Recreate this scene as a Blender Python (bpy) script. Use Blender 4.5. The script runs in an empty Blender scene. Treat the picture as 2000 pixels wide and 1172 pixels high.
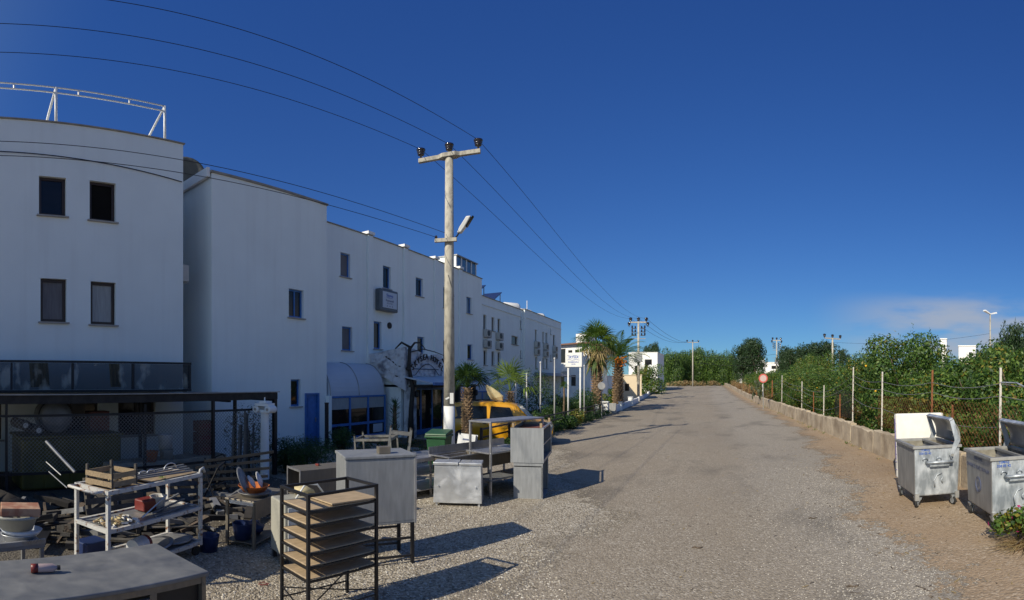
import bpy, math, random
import numpy as np
from mathutils import Vector, Matrix
rnd = random.Random(7)
R = math.radians
sc = bpy.context.scene
COL = sc.collection

# ------------------------------------------------------------------ camera, sky, sun, exposure
H = 2.5
cam = bpy.data.cameras.new('camera'); co = bpy.data.objects.new('camera', cam); COL.objects.link(co)
co.location = (0, 0, H); co.rotation_euler = (R(90), 0, R(22.5))
cam.type = 'PANO'
for t in (cam, getattr(cam, 'cycles', None)):
    try:
        t.panorama_type = 'EQUIRECTANGULAR'
        t.latitude_min = -0.4471; t.latitude_max = 0.7801
        t.longitude_min = -1.0472; t.longitude_max = 1.0472
    except Exception: pass
cam.clip_end = 4000; cam.clip_start = 0.05
sc.camera = co
SUN_AZ, SUN_EL = 21.5, 34.0          # the sun stands behind the camera to the left
w = bpy.data.worlds.new('World'); sc.world = w; w.use_nodes = True
nt = w.node_tree; N = nt.nodes; Lk = nt.links
bg = N['Background']; bg.inputs[1].default_value = 0.10
sky = N.new('ShaderNodeTexSky'); sky.sky_type = 'NISHITA'; sky.sun_disc = False
sky.sun_elevation = R(SUN_EL); sky.sun_rotation = R(180 + SUN_AZ)
sky.air_density = 1.0; sky.dust_density = 0.15; sky.ozone_density = 3.2; sky.altitude = 300
# a thin bank of cloud low over the orchard
tc = N.new('ShaderNodeTexCoord'); sep = N.new('ShaderNodeSeparateXYZ'); Lk.new(tc.outputs['Generated'], sep.inputs[0])
mp = N.new('ShaderNodeMapping'); mp.inputs['Scale'].default_value = (2.2, 2.2, 9.0); Lk.new(tc.outputs['Generated'], mp.inputs[0])
nz = N.new('ShaderNodeTexNoise'); nz.inputs['Scale'].default_value = 2.0; nz.inputs['Detail'].default_value = 7; Lk.new(mp.outputs[0], nz.inputs[0])
def rng(sock, a, b, lo=0, hi=1):
    m = N.new('ShaderNodeMapRange'); m.interpolation_type = 'SMOOTHSTEP'
    m.inputs[1].default_value = a; m.inputs[2].default_value = b; m.inputs[3].default_value = lo; m.inputs[4].default_value = hi
    Lk.new(sock, m.inputs[0]); return m.outputs[0]
def mul(a, b):
    m = N.new('ShaderNodeMath'); m.operation = 'MULTIPLY'; Lk.new(a, m.inputs[0]); Lk.new(b, m.inputs[1]); return m.outputs[0]
at2 = N.new('ShaderNodeMath'); at2.operation = 'ARCTAN2'; Lk.new(sep.outputs[0], at2.inputs[0]); Lk.new(sep.outputs[1], at2.inputs[1])
mask = mul(mul(rng(at2.outputs[0], 0.20, 0.50), rng(at2.outputs[0], 2.6, 1.6)), rng(sep.outputs[2], 0.19, 0.14))
mask = mul(mul(mask, rng(sep.outputs[2], 0.02, 0.07)), rng(nz.outputs['Fac'], 0.32, 0.56, 0, 0.85))
mx = N.new('ShaderNodeMixRGB'); mx.inputs[2].default_value = (2.9, 3.25, 3.95, 1)
hs = N.new('ShaderNodeHueSaturation'); hs.inputs['Saturation'].default_value = 1.30; hs.inputs['Value'].default_value = 1.0
Lk.new(sky.outputs[0], hs.inputs['Color'])
ssep = N.new('ShaderNodeSeparateColor'); Lk.new(hs.outputs[0], ssep.inputs[0]); scmb = N.new('ShaderNodeCombineColor')
for i_, (k_, p_) in enumerate(((0.480, 0.586), (0.660, 0.740), (1.285, 0.627))):
    pw = N.new('ShaderNodeMath'); pw.operation = 'POWER'; pw.inputs[1].default_value = p_; Lk.new(ssep.outputs[i_], pw.inputs[0])
    mu = N.new('ShaderNodeMath'); mu.operation = 'MULTIPLY'; mu.inputs[1].default_value = k_; Lk.new(pw.outputs[0], mu.inputs[0]); Lk.new(mu.outputs[0], scmb.inputs[i_])
sdot = N.new('ShaderNodeVectorMath'); sdot.operation = 'DOT_PRODUCT'; Lk.new(tc.outputs['Generated'], sdot.inputs[0])
sdot.inputs[1].default_value = (-math.sin(R(SUN_AZ)) * math.cos(R(SUN_EL)), -math.cos(R(SUN_AZ)) * math.cos(R(SUN_EL)), math.sin(R(SUN_EL)))
sm = N.new('ShaderNodeMixRGB'); Lk.new(rng(sdot.outputs['Value'], 0.38, 0.85), sm.inputs[0]); Lk.new(scmb.outputs[0], sm.inputs[1]); Lk.new(sky.outputs[0], sm.inputs[2])   # paler sky round the sun
Lk.new(mask, mx.inputs[0]); Lk.new(sm.outputs[0], mx.inputs[1]); Lk.new(mx.outputs[0], bg.inputs[0])
sun = bpy.data.lights.new('sun', 'SUN'); sun.energy = 3.9; sun.angle = R(0.5); sun.color = (1.0, 0.91, 0.74)
so = bpy.data.objects.new('sun', sun); COL.objects.link(so); so.location = (-20, -40, 40)
so.rotation_euler = (R(90 - SUN_EL), 0, R(-SUN_AZ))
sc.view_settings.view_transform = 'Standard'; sc.view_settings.look = 'None'
sc.view_settings.gamma = 1.0; sc.view_settings.use_curve_mapping = False
sc.view_settings.exposure = 0.38
sc.render.engine = 'CYCLES'
sc.cycles.max_bounces = 6; sc.cycles.diffuse_bounces = 3; sc.cycles.glossy_bounces = 3; sc.cycles.transparent_max_bounces = 8

# ------------------------------------------------------------------ survey helpers: bearings read off the photograph -> metres
F = 955.0
def az(px): return (px - 1375.0) / F
def el(py): return (745.0 - py) / F
def gz(x, y):                          # the land climbs a little far up the road
    t = min(max((y - 55) / 90.0, 0), 1); t = t * t * (3 - 2 * t)
    return 1.3 * t
def at(px, py, z=0.0):
    D = (z - H) / math.tan(el(py)); a = az(px)
    return Vector((D * math.sin(a), D * math.cos(a), z))
def atD(px, D, z=0.0):
    a = az(px); return Vector((D * math.sin(a), D * math.cos(a), z))
def zD(py, D): return H + D * math.tan(el(py))
def onX(px, py, X):
    D = abs(X / math.sin(az(px))); return (D * math.cos(az(px)), H + D * math.tan(el(py)))

# ------------------------------------------------------------------ materials
MT = {}
def mat(name, col, rough=0.6, metal=0.0, var=0.12, scale=3.0, bump=0.0, bscale=40.0, col2=None, thr=(0.45, 0.6), spec=0.4, trans=0.0, det=5, stretch=None, alpha=None):
    m = bpy.data.materials.new(name); m.use_nodes = True; n = m.node_tree.nodes; l = m.node_tree.links
    b = n['Principled BSDF']
    b.inputs['Roughness'].default_value = rough; b.inputs['Metallic'].default_value = metal
    b.inputs['Specular IOR Level'].default_value = spec
    t = n.new('ShaderNodeTexCoord'); src = t.outputs['Object']
    if stretch:
        q = n.new('ShaderNodeMapping'); q.inputs['Scale'].default_value = stretch; l.new(src, q.inputs[0]); src = q.outputs[0]
    nn = n.new('ShaderNodeTexNoise'); nn.inputs['Scale'].default_value = scale; nn.inputs['Detail'].default_value = det; l.new(src, nn.inputs['Vector'])
    r = n.new('ShaderNodeValToRGB')
    if col2 is None:
        c0 = tuple(c * (1 - var) for c in col); c1 = tuple(min(1, c * (1 + var)) for c in col)
        r.color_ramp.elements[0].position = 0.3; r.color_ramp.elements[1].position = 0.7
    else:
        c0, c1 = col, col2
        r.color_ramp.elements[0].position = thr[0]; r.color_ramp.elements[1].position = thr[1]
    r.color_ramp.elements[0].color = (*c0, 1); r.color_ramp.elements[1].color = (*c1, 1)
    l.new(nn.outputs['Fac'], r.inputs[0]); l.new(r.outputs[0], b.inputs['Base Color'])
    if bump:
        n2 = n.new('ShaderNodeTexNoise'); n2.inputs['Scale'].default_value = bscale; n2.inputs['Detail'].default_value = 4; l.new(src, n2.inputs['Vector'])
        bp = n.new('ShaderNodeBump'); bp.inputs['Strength'].default_value = bump; bp.inputs['Distance'].default_value = 0.02
        l.new(n2.outputs['Fac'], bp.inputs['Height']); l.new(bp.outputs[0], b.inputs['Normal'])
    if trans:
        b.inputs['Transmission Weight'].default_value = trans
    if alpha is not None: b.inputs['Alpha'].default_value = alpha
    MT[name] = m
    return m
def leafmat(name, col, rough=0.45, tl=0.35):
    m = bpy.data.materials.new(name); m.use_nodes = True; n = m.node_tree.nodes; l = m.node_tree.links
    b = n['Principled BSDF']; b.inputs['Base Color'].default_value = (*col, 1); b.inputs['Roughness'].default_value = rough
    b.inputs['Specular IOR Level'].default_value = 0.35
    tr = n.new('ShaderNodeBsdfTranslucent'); tr.inputs[0].default_value = (min(1, col[0] * 1.6), min(1, col[1] * 1.7), col[2], 1)
    mxs = n.new('ShaderNodeMixShader'); mxs.inputs[0].default_value = tl
    l.new(b.outputs[0], mxs.inputs[1]); l.new(tr.outputs[0], mxs.inputs[2]); l.new(mxs.outputs[0], n['Material Output'].inputs[0])
    MT[name] = m; return m
def brushed(name, col, rough, metal, smear=0.3, spots=None):
    """worn sheet metal: smeared cleaner and duller patches, scratches along one way"""
    m = mat(name, col, rough, metal, var=0.13, scale=4.0, stretch=(1, 1, 1))
    n = m.node_tree.nodes; l = m.node_tree.links; b = n['Principled BSDF']
    t = n.new('ShaderNodeTexCoord')
    for sc_, st, lo, hi in ((2.5, (1, 1, 1), rough - smear * 0.5, rough + smear * 0.5),):
        q = n.new('ShaderNodeMapping'); q.inputs['Scale'].default_value = st; q.inputs['Rotation'].default_value = (0.3, 0.5, 0.7); l.new(t.outputs['Object'], q.inputs[0])
        nn = n.new('ShaderNodeTexNoise'); nn.inputs['Scale'].default_value = sc_; nn.inputs['Detail'].default_value = 9; nn.inputs['Distortion'].default_value = 1.4; l.new(q.outputs[0], nn.inputs['Vector'])
        mr = n.new('ShaderNodeMapRange'); mr.inputs[1].default_value = 0.35; mr.inputs[2].default_value = 0.65; mr.inputs[3].default_value = max(0.08, lo); mr.inputs[4].default_value = hi
        l.new(nn.outputs['Fac'], mr.inputs[0]); l.new(mr.outputs[0], b.inputs['Roughness'])
    q = n.new('ShaderNodeMapping'); q.inputs['Scale'].default_value = (90, 90, 2); l.new(t.outputs['Object'], q.inputs[0])
    nn = n.new('ShaderNodeTexNoise'); nn.inputs['Scale'].default_value = 1.0; nn.inputs['Detail'].default_value = 2; l.new(q.outputs[0], nn.inputs['Vector'])
    bp = n.new('ShaderNodeBump'); bp.inputs['Strength'].default_value = 0.08; bp.inputs['Distance'].default_value = 0.004
    nd = n.new('ShaderNodeTexNoise'); nd.inputs['Scale'].default_value = 3.0; l.new(t.outputs['Object'], nd.inputs['Vector'])
    b2 = n.new('ShaderNodeBump'); b2.inputs['Strength'].default_value = 0.25; b2.inputs['Distance'].default_value = 0.02; l.new(nd.outputs['Fac'], b2.inputs['Height'])
    l.new(nn.outputs['Fac'], bp.inputs['Height']); l.new(b2.outputs[0], bp.inputs['Normal']); l.new(bp.outputs[0], b.inputs['Normal'])
    return m

def plaster(name, col):
    m = mat(name, col, 0.85, 0, var=0.03, scale=0.7, bump=0.15, bscale=25, spec=0.2)
    n = m.node_tree.nodes; l = m.node_tree.links; b = n['Principled BSDF']
    t = n.new('ShaderNodeTexCoord'); q = n.new('ShaderNodeMapping'); q.inputs['Scale'].default_value = (2.2, 2.2, 0.12); l.new(t.outputs['Object'], q.inputs[0])
    nn = n.new('ShaderNodeTexNoise'); nn.inputs['Scale'].default_value = 1.6; nn.inputs['Detail'].default_value = 6; l.new(q.outputs[0], nn.inputs['Vector'])
    mr = n.new('ShaderNodeMapRange'); mr.inputs[1].default_value = 0.5; mr.inputs[2].default_value = 0.8; mr.inputs[3].default_value = 0; mr.inputs[4].default_value = 0.15; l.new(nn.outputs['Fac'], mr.inputs[0])
    old = b.inputs['Base Color'].links[0].from_socket
    mix = n.new('ShaderNodeMixRGB'); mix.inputs[2].default_value = (0.48, 0.46, 0.43, 1); l.new(mr.outputs[0], mix.inputs[0]); l.new(old, mix.inputs[1]); l.new(mix.outputs[0], b.inputs['Base Color'])
    return m
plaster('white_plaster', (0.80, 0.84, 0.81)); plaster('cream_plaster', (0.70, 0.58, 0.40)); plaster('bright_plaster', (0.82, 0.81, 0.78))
mat('coping', (0.30, 0.27, 0.23), 0.8, var=0.2)
mat('stone_sill', (0.36, 0.33, 0.29), 0.7, var=0.15)
mat('brown_frame', (0.045, 0.028, 0.02), 0.4, var=0.2)
mat('blue_paint', (0.05, 0.16, 0.42), 0.45, var=0.15, scale=6)
mat('glass_dark', (0.014, 0.014, 0.015), 0.06, spec=0.4, var=0.3, scale=1.2)
mat('glass_blue', (0.06, 0.12, 0.20), 0.08, spec=0.8, var=0.2)
mat('open_dark', (0.010, 0.009, 0.008), 0.9, spec=0.1)  # near-black pane colour standing for the unlit room of an open window
mat('curtain', (0.16, 0.15, 0.15), 0.75, var=0.15, scale=8, stretch=(3, 3, 0.3))
mat('curtain_pale', (0.34, 0.35, 0.34), 0.8, var=0.15, scale=8, stretch=(5, 5, 0.3))
mat('white_paint', (0.72, 0.72, 0.70), 0.45, var=0.06, scale=5)
mat('rusty_white_paint', (0.52, 0.51, 0.48), 0.5, scale=14, col2=(0.22, 0.10, 0.05), thr=(0.56, 0.68), bump=0.2)
mat('pole_concrete', (0.44, 0.41, 0.34), 0.9, scale=9, col2=(0.22, 0.205, 0.175), thr=(0.45, 0.75), bump=0.4, bscale=50, stretch=(1, 1, 0.4))
mat('wall_concrete', (0.50, 0.42, 0.31), 0.95, scale=1.3, col2=(0.28, 0.22, 0.155), thr=(0.4, 0.7), bump=0.8, bscale=14)
mat('black_metal', (0.014, 0.014, 0.016), 0.45, var=0.3)
mat('black_rubber', (0.02, 0.02, 0.02), 0.7)
mat('wire', (0.02, 0.02, 0.025), 0.6)
mat('insulator', (0.018, 0.011, 0.010), 0.12, spec=0.8)
mat('dark_timber', (0.032, 0.028, 0.024), 0.8, var=0.35, scale=8)
mat('grey_timber', (0.085, 0.076, 0.064), 0.85, var=0.35, scale=5, stretch=(1, 1, 6), bump=0.3)
mat('pale_timber', (0.30, 0.22, 0.13), 0.75, var=0.25, scale=5, stretch=(2, 9, 9))
mat('plywood', (0.40, 0.30, 0.19), 0.75, var=0.16, scale=7, stretch=(1, 4, 4), col2=None)
mat('brown_slat', (0.16, 0.055, 0.035), 0.6, var=0.3, scale=6)
brushed('steel', (0.42, 0.42, 0.43), 0.42, 0.75, 0.3)
brushed('bright_steel', (0.60, 0.61, 0.62), 0.42, 0.7, 0.28)
brushed('dull_steel', (0.30, 0.30, 0.30), 0.5, 0.55, 0.25)
brushed('dark_steel', (0.21, 0.22, 0.235), 0.5, 0.35, 0.25)
_m = brushed('dusty_steel', (0.15, 0.16, 0.175), 0.5, 0.3, 0.3); _r = [n for n in _m.node_tree.nodes if n.type == 'VALTORGB'][0]; _r.color_ramp.elements[0].color = (.13, .137, .15, 1); _r.color_ramp.elements[1].color = (.235, .235, .23, 1); _n = _r.inputs[0].links[0].from_node; _n.inputs['Scale'].default_value = 5; _n.inputs['Detail'].default_value = 12; _n.inputs['Distortion'].default_value = 0.3
brushed('brown_steel', (0.20, 0.175, 0.14), 0.5, 0.45, 0.2)
brushed('grey_sheet', (0.27, 0.28, 0.29), 0.55, 0.35, 0.12)
for _k in ('grey_sheet', 'brown_steel', 'steel'):
    _n = [n for n in MT[_k].node_tree.nodes if n.type == 'VALTORGB'][0].inputs[0].links[0].from_node; _m2 = MT[_k].node_tree.nodes.new('ShaderNodeMapping'); _m2.inputs['Scale'].default_value = (5, 5, .7)
    _t = MT[_k].node_tree.nodes.new('ShaderNodeTexCoord'); MT[_k].node_tree.links.new(_t.outputs['Object'], _m2.inputs[0]); MT[_k].node_tree.links.new(_m2.outputs[0], _n.inputs['Vector'])
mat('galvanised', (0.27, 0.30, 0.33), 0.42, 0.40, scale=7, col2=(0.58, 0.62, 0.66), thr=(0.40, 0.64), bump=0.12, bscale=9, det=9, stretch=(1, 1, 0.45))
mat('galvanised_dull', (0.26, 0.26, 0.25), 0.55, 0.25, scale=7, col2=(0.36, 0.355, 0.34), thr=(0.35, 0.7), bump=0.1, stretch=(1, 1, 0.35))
mat('bin_inside', (0.26, 0.245, 0.20), 0.8, scale=5, col2=(0.13, 0.11, 0.08), thr=(0.4, 0.7))
mat('blue_print', (0.03, 0.10, 0.40), 0.6)
mat('grey_print', (0.12, 0.14, 0.22), 0.6)
mat('sign_grey', (0.10, 0.115, 0.13), 0.4, var=0.1)
mat('sign_face', (0.50, 0.53, 0.58), 0.35, var=0.04)
mat('letter_dark', (0.020, 0.014, 0.012), 0.6)
mat('mural_rock', (0.60, 0.60, 0.62), 0.9, scale=2.4, col2=(0.20, 0.20, 0.23), thr=(0.48, 0.66), bump=1.0, bscale=9, det=9)
mat('awning_white', (0.52, 0.55, 0.60), 0.6, var=0.05, scale=1.0)
mat('car_yellow', (0.62, 0.30, 0.012), 0.25, spec=0.6, var=0.04)
mat('car_glass', (0.008, 0.009, 0.011), 0.12, spec=0.35)
mat('windscreen', (0.05, 0.09, 0.16), 0.05, spec=0.9)
mat('chrome', (0.5, 0.5, 0.5), 0.2, 0.9)
mat('green_plastic', (0.025, 0.085, 0.038), 0.4, var=0.15)
mat('white_plastic', (0.62, 0.62, 0.60), 0.45, var=0.08)
mat('cream_plastic', (0.34, 0.33, 0.28), 0.5, var=0.1)
mat('blue_plastic', (0.016, 0.030, 0.10), 0.4, var=0.2)
mat('red_plastic', (0.17, 0.025, 0.02), 0.4, var=0.15)
mat('orange_enamel', (0.45, 0.13, 0.03), 0.5, scale=9, col2=(0.16, 0.05, 0.02), thr=(0.5, 0.8))
mat('olive_fibreglass', (0.12, 0.10, 0.02), 0.6, var=0.3, scale=3)
mat('cloth', (0.5, 0.42, 0.24), 0.9, var=0.15)
mat('brick_red', (0.30, 0.13, 0.08), 0.85, scale=8, col2=(0.42, 0.26, 0.17), thr=(0.4, 0.6))
mat('roof_tile', (0.20, 0.11, 0.08), 0.85, var=0.25, scale=6)
mat('mattress', (0.74, 0.72, 0.66), 0.9, var=0.07, scale=4, bump=0.4, bscale=6)
mat('mattress_print', (0.30, 0.26, 0.48), 0.9, var=0.3)
mat('clear_sheet', (0.05, 0.045, 0.038), 0.5, scale=1.6, col2=(0.30, 0.275, 0.22), thr=(0.56, 0.66), spec=0.1, alpha=0.80, det=3, stretch=(1, 1.6, 0.9))
mat('ac_white', (0.50, 0.48, 0.43), 0.6, var=0.1)
mat('bark', (0.10, 0.075, 0.055), 0.95, var=0.35, scale=8, bump=0.8)
mat('palm_bark', (0.13, 0.09, 0.055), 0.95, var=0.35, scale=9, bump=0.9)
mat('palm_stub', (0.34, 0.22, 0.12), 0.9, var=0.3, scale=5)
mat('pear_yellow', (0.5, 0.45, 0.1), 0.6)
mat('date_orange', (0.60, 0.17, 0.015), 0.6, var=0.2)
mat('fruit', (0.62, 0.36, 0.02), 0.5, var=0.15)
mat('flag_grey', (0.42, 0.42, 0.42), 0.5, var=0.15)
mat('old_steel', (0.20, 0.195, 0.18), 0.5, 0.5, var=0.3, scale=10)
mat('rust', (0.22, 0.085, 0.035), 0.9, var=0.35, scale=8)
mat('red_sign', (0.50, 0.10, 0.08), 0.45, var=0.08)
mat('pink_grey', (0.48, 0.36, 0.33), 0.5, var=0.05)
mat('dish', (0.06, 0.065, 0.07), 0.6, var=0.15)
mat('solar', (0.02, 0.03, 0.08), 0.12, spec=0.8)
leafmat('leaf_mid', (0.070, 0.135, 0.028)); leafmat('leaf_dark', (0.030, 0.066, 0.017)); leafmat('leaf_light', (0.135, 0.21, 0.04))
leafmat('leaf_yellow', (0.24, 0.20, 0.035)); leafmat('dry', (0.20, 0.115, 0.05), 0.8, 0.2); leafmat('dry_pale', (0.36, 0.27, 0.13), 0.8, 0.2)
leafmat('pine', (0.028, 0.055, 0.022), 0.6, 0.15); leafmat('palm_green', (0.075, 0.135, 0.03)); leafmat('palm_bright', (0.16, 0.23, 0.05))
leafmat('shade_leaf', (0.03, 0.065, 0.025)); leafmat('magenta', (0.42, 0.03, 0.16), 0.6, 0.3)
leafmat('grey_leaf', (0.09, 0.11, 0.06))

mat('bed_soil', (0.09, 0.07, 0.045), 0.95, var=0.3, scale=6, bump=0.6)
# ground materials -------------------------------------------------------------
def ground_mat(name, stones, mud, big, sscale, bumpd, big2=None, tracks=False):
    m = bpy.data.materials.new(name); m.use_nodes = True; n = m.node_tree.nodes; l = m.node_tree.links
    b = n['Principled BSDF']; b.inputs['Roughness'].default_value = 0.92; b.inputs['Specular IOR Level'].default_value = 0.25
    t = n.new('ShaderNodeTexCoord')
    vo = n.new('ShaderNodeTexVoronoi'); vo.inputs['Scale'].default_value = sscale; vo.inputs['Randomness'].default_value = 1
    l.new(t.outputs['Object'], vo.inputs['Vector'])
    bw = n.new('ShaderNodeSeparateColor'); l.new(vo.outputs['Color'], bw.inputs[0])
    r1 = n.new('ShaderNodeValToRGB'); cr = r1.color_ramp; cr.interpolation = 'LINEAR'
    cr.elements[0].position = 0.0; cr.elements[0].color = (*stones[0], 1); cr.elements[1].position = 1.0; cr.elements[1].color = (*stones[-1], 1)
    for i, c in enumerate(stones[1:-1]):
        e = cr.elements.new((i + 1) / (len(stones) - 1)); e.color = (*c, 1)
    l.new(bw.outputs[0], r1.inputs[0])
    nb = n.new('ShaderNodeTexNoise'); nb.inputs['Scale'].default_value = 0.45; nb.inputs['Detail'].default_value = 9; nb.inputs['Roughness'].default_value = 0.62
    q = n.new('ShaderNodeMapping'); q.inputs['Scale'].default_value = (1.0, 0.42, 1) if tracks else (1, 1, 1); l.new(t.outputs['Object'], q.inputs[0]); l.new(q.outputs[0], nb.inputs['Vector'])
    mr = n.new('ShaderNodeMapRange'); mr.inputs[1].default_value = 0.40; mr.inputs[2].default_value = 0.62; l.new(nb.outputs['Fac'], mr.inputs[0])
    mrs = n.new('ShaderNodeMapRange'); mrs.inputs[3].default_value = mud[1]; mrs.inputs[4].default_value = mud[2]; l.new(mr.outputs[0], mrs.inputs[0])
    mix = n.new('ShaderNodeMixRGB'); l.new(mrs.outputs[0], mix.inputs[0]); l.new(r1.outputs[0], mix.inputs[1]); mix.inputs[2].default_value = (*mud[0], 1)
    out = mix.outputs[0]
    # a second, larger stain pattern
    nb2 = n.new('ShaderNodeTexNoise'); nb2.inputs['Scale'].default_value = 0.16 if tracks else 0.25; nb2.inputs['Detail'].default_value = 10; l.new(q.outputs[0], nb2.inputs['Vector'])
    m2 = n.new('ShaderNodeMapRange'); m2.inputs[1].default_value = 0.48; m2.inputs[2].default_value = 0.72; m2.inputs[4].default_value = big[1]; l.new(nb2.outputs['Fac'], m2.inputs[0])
    mix2 = n.new('ShaderNodeMixRGB'); mix2.inputs[2].default_value = (*big[0], 1); l.new(m2.outputs[0], mix2.inputs[0]); l.new(out, mix2.inputs[1]); out = mix2.outputs[0]
    if tracks:      # packed tan middle, greyer loose chippings toward the right-hand side
        sp = n.new('ShaderNodeSeparateXYZ'); l.new(t.outputs['Object'], sp.inputs[0])
        nw = n.new('ShaderNodeTexNoise'); nw.inputs['Scale'].default_value = 0.12; l.new(t.outputs['Object'], nw.inputs['Vector'])
        ad = n.new('ShaderNodeMath'); ad.operation = 'MULTIPLY_ADD'; l.new(nw.outputs['Fac'], ad.inputs[0]); ad.inputs[1].default_value = 2.6; l.new(sp.outputs[0], ad.inputs[2])
        m3 = n.new('ShaderNodeMapRange'); m3.interpolation_type = 'SMOOTHSTEP'; m3.inputs[1].default_value = 1.7; m3.inputs[2].default_value = 3.6; m3.inputs[4].default_value = 0.5; l.new(ad.outputs[0], m3.inputs[0])
        mg = n.new('ShaderNodeMixRGB'); mg.blend_type = 'MIX'; l.new(m3.outputs[0], mg.inputs[0]); l.new(out, mg.inputs[1])
        r4 = n.new('ShaderNodeMixRGB'); r4.blend_type = 'MIX'; r4.inputs[0].default_value = 0.45; r4.inputs[2].default_value = (0.37, 0.35, 0.315, 1); l.new(r1.outputs[0], r4.inputs[1]); l.new(r4.outputs[0], mg.inputs[2]); out = mg.outputs[0]
        # dark oil and damp spots
        ns = n.new('ShaderNodeTexNoise'); ns.inputs['Scale'].default_value = 0.55; ns.inputs['Detail'].default_value = 6
        qq = n.new('ShaderNodeMapping'); qq.inputs['Scale'].default_value = (1, 0.5, 1); qq.inputs['Location'].default_value = (3, 9, 0); l.new(t.outputs['Object'], qq.inputs[0]); l.new(qq.outputs[0], ns.inputs['Vector'])
        m5 = n.new('ShaderNodeMapRange'); m5.inputs[1].default_value = 0.54; m5.inputs[2].default_value = 0.69; m5.inputs[4].default_value = 0.5; l.new(ns.outputs['Fac'], m5.inputs[0])
        mo = n.new('ShaderNodeMixRGB'); mo.inputs[2].default_value = (0.09, 0.082, 0.072, 1); l.new(m5.outputs[0], mo.inputs[0]); l.new(out, mo.inputs[1]); out = mo.outputs[0]
    l.new(out, b.inputs['Base Color'])
    nf = n.new('ShaderNodeTexNoise'); nf.inputs['Scale'].default_value = sscale * 1.3; nf.inputs['Detail'].default_value = 3; l.new(t.outputs['Object'], nf.inputs['Vector'])
    ad2 = n.new('ShaderNodeMath'); ad2.operation = 'SUBTRACT'; l.new(nf.outputs['Fac'], ad2.inputs[0]); l.new(vo.outputs['Distance'], ad2.inputs[1])
    bp = n.new('ShaderNodeBump'); bp.inputs['Strength'].default_value = 0.75; bp.inputs['Distance'].default_value = bumpd
    l.new(ad2.outputs[0], bp.inputs['Height']); l.new(bp.outputs[0], b.inputs['Normal'])
    at_ = n.new('ShaderNodeAttribute'); at_.attribute_name = 'edge'
    n1 = n.new('ShaderNodeTexNoise'); n1.inputs['Scale'].default_value = 2.2; n1.inputs['Detail'].default_value = 10; n1.inputs['Roughness'].default_value = 0.7; l.new(t.outputs['Object'], n1.inputs['Vector'])
    sb = n.new('ShaderNodeMath'); sb.operation = 'MULTIPLY_ADD'; l.new(n1.outputs['Fac'], sb.inputs[0]); sb.inputs[1].default_value = 1.9; l.new(at_.outputs['Fac'], sb.inputs[2])
    s2 = n.new('ShaderNodeMath'); s2.operation = 'MULTIPLY_ADD'; l.new(bw.outputs[1], s2.inputs[0]); s2.inputs[1].default_value = 0.35; l.new(sb.outputs[0], s2.inputs[2])
    ma = n.new('ShaderNodeMapRange'); ma.inputs[1].default_value = 1.50; ma.inputs[2].default_value = 1.66; l.new(s2.outputs[0], ma.inputs[0])
    tr_ = n.new('ShaderNodeBsdfTransparent'); ms = n.new('ShaderNodeMixShader'); l.new(ma.outputs[0], ms.inputs[0]); l.new(tr_.outputs[0], ms.inputs[1]); l.new(b.outputs[0], ms.inputs[2])
    if name != 'gravel': l.new(ms.outputs[0], n['Material Output'].inputs[0])
    MT[name] = m; return m
S = [(0.09, 0.085, 0.075), (0.24, 0.21, 0.17), (0.34, 0.31, 0.26), (0.17, 0.15, 0.125), (0.48, 0.45, 0.40)]
ground_mat('gravel', [(0.10, 0.088, 0.07), (0.32, 0.28, 0.215), (0.50, 0.45, 0.365), (0.22, 0.19, 0.145), (0.68, 0.63, 0.54)], ((0.31, 0.255, 0.185), 0.05, 0.4), ((0.22, 0.18, 0.13), 0.35), 34, 0.022)
ground_mat('road', [(0.13, 0.112, 0.085), (0.30, 0.258, 0.20), (0.36, 0.315, 0.25), (0.20, 0.17, 0.13), (0.56, 0.51, 0.43)], ((0.285, 0.237, 0.178), 0.22, 0.62), ((0.19, 0.168, 0.14), 0.50), 40, 0.012, tracks=True)
ground_mat('yard_shade_tone', [(0.05, 0.044, 0.036), (0.14, 0.122, 0.098), (0.10, 0.087, 0.07), (0.20, 0.18, 0.15)], ((0.10, 0.087, 0.068), 0.3, 0.8), ((0.04, 0.035, 0.03), 0.5), 30, 0.02)  # dark ground tones that stand in for shade over the yard
ground_mat('dirt', [(0.17, 0.13, 0.085), (0.36, 0.275, 0.19), (0.30, 0.225, 0.15), (0.50, 0.42, 0.32)], ((0.34, 0.245, 0.155), 0.15, 0.85), ((0.20, 0.135, 0.085), 0.5), 26, 0.012)

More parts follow.
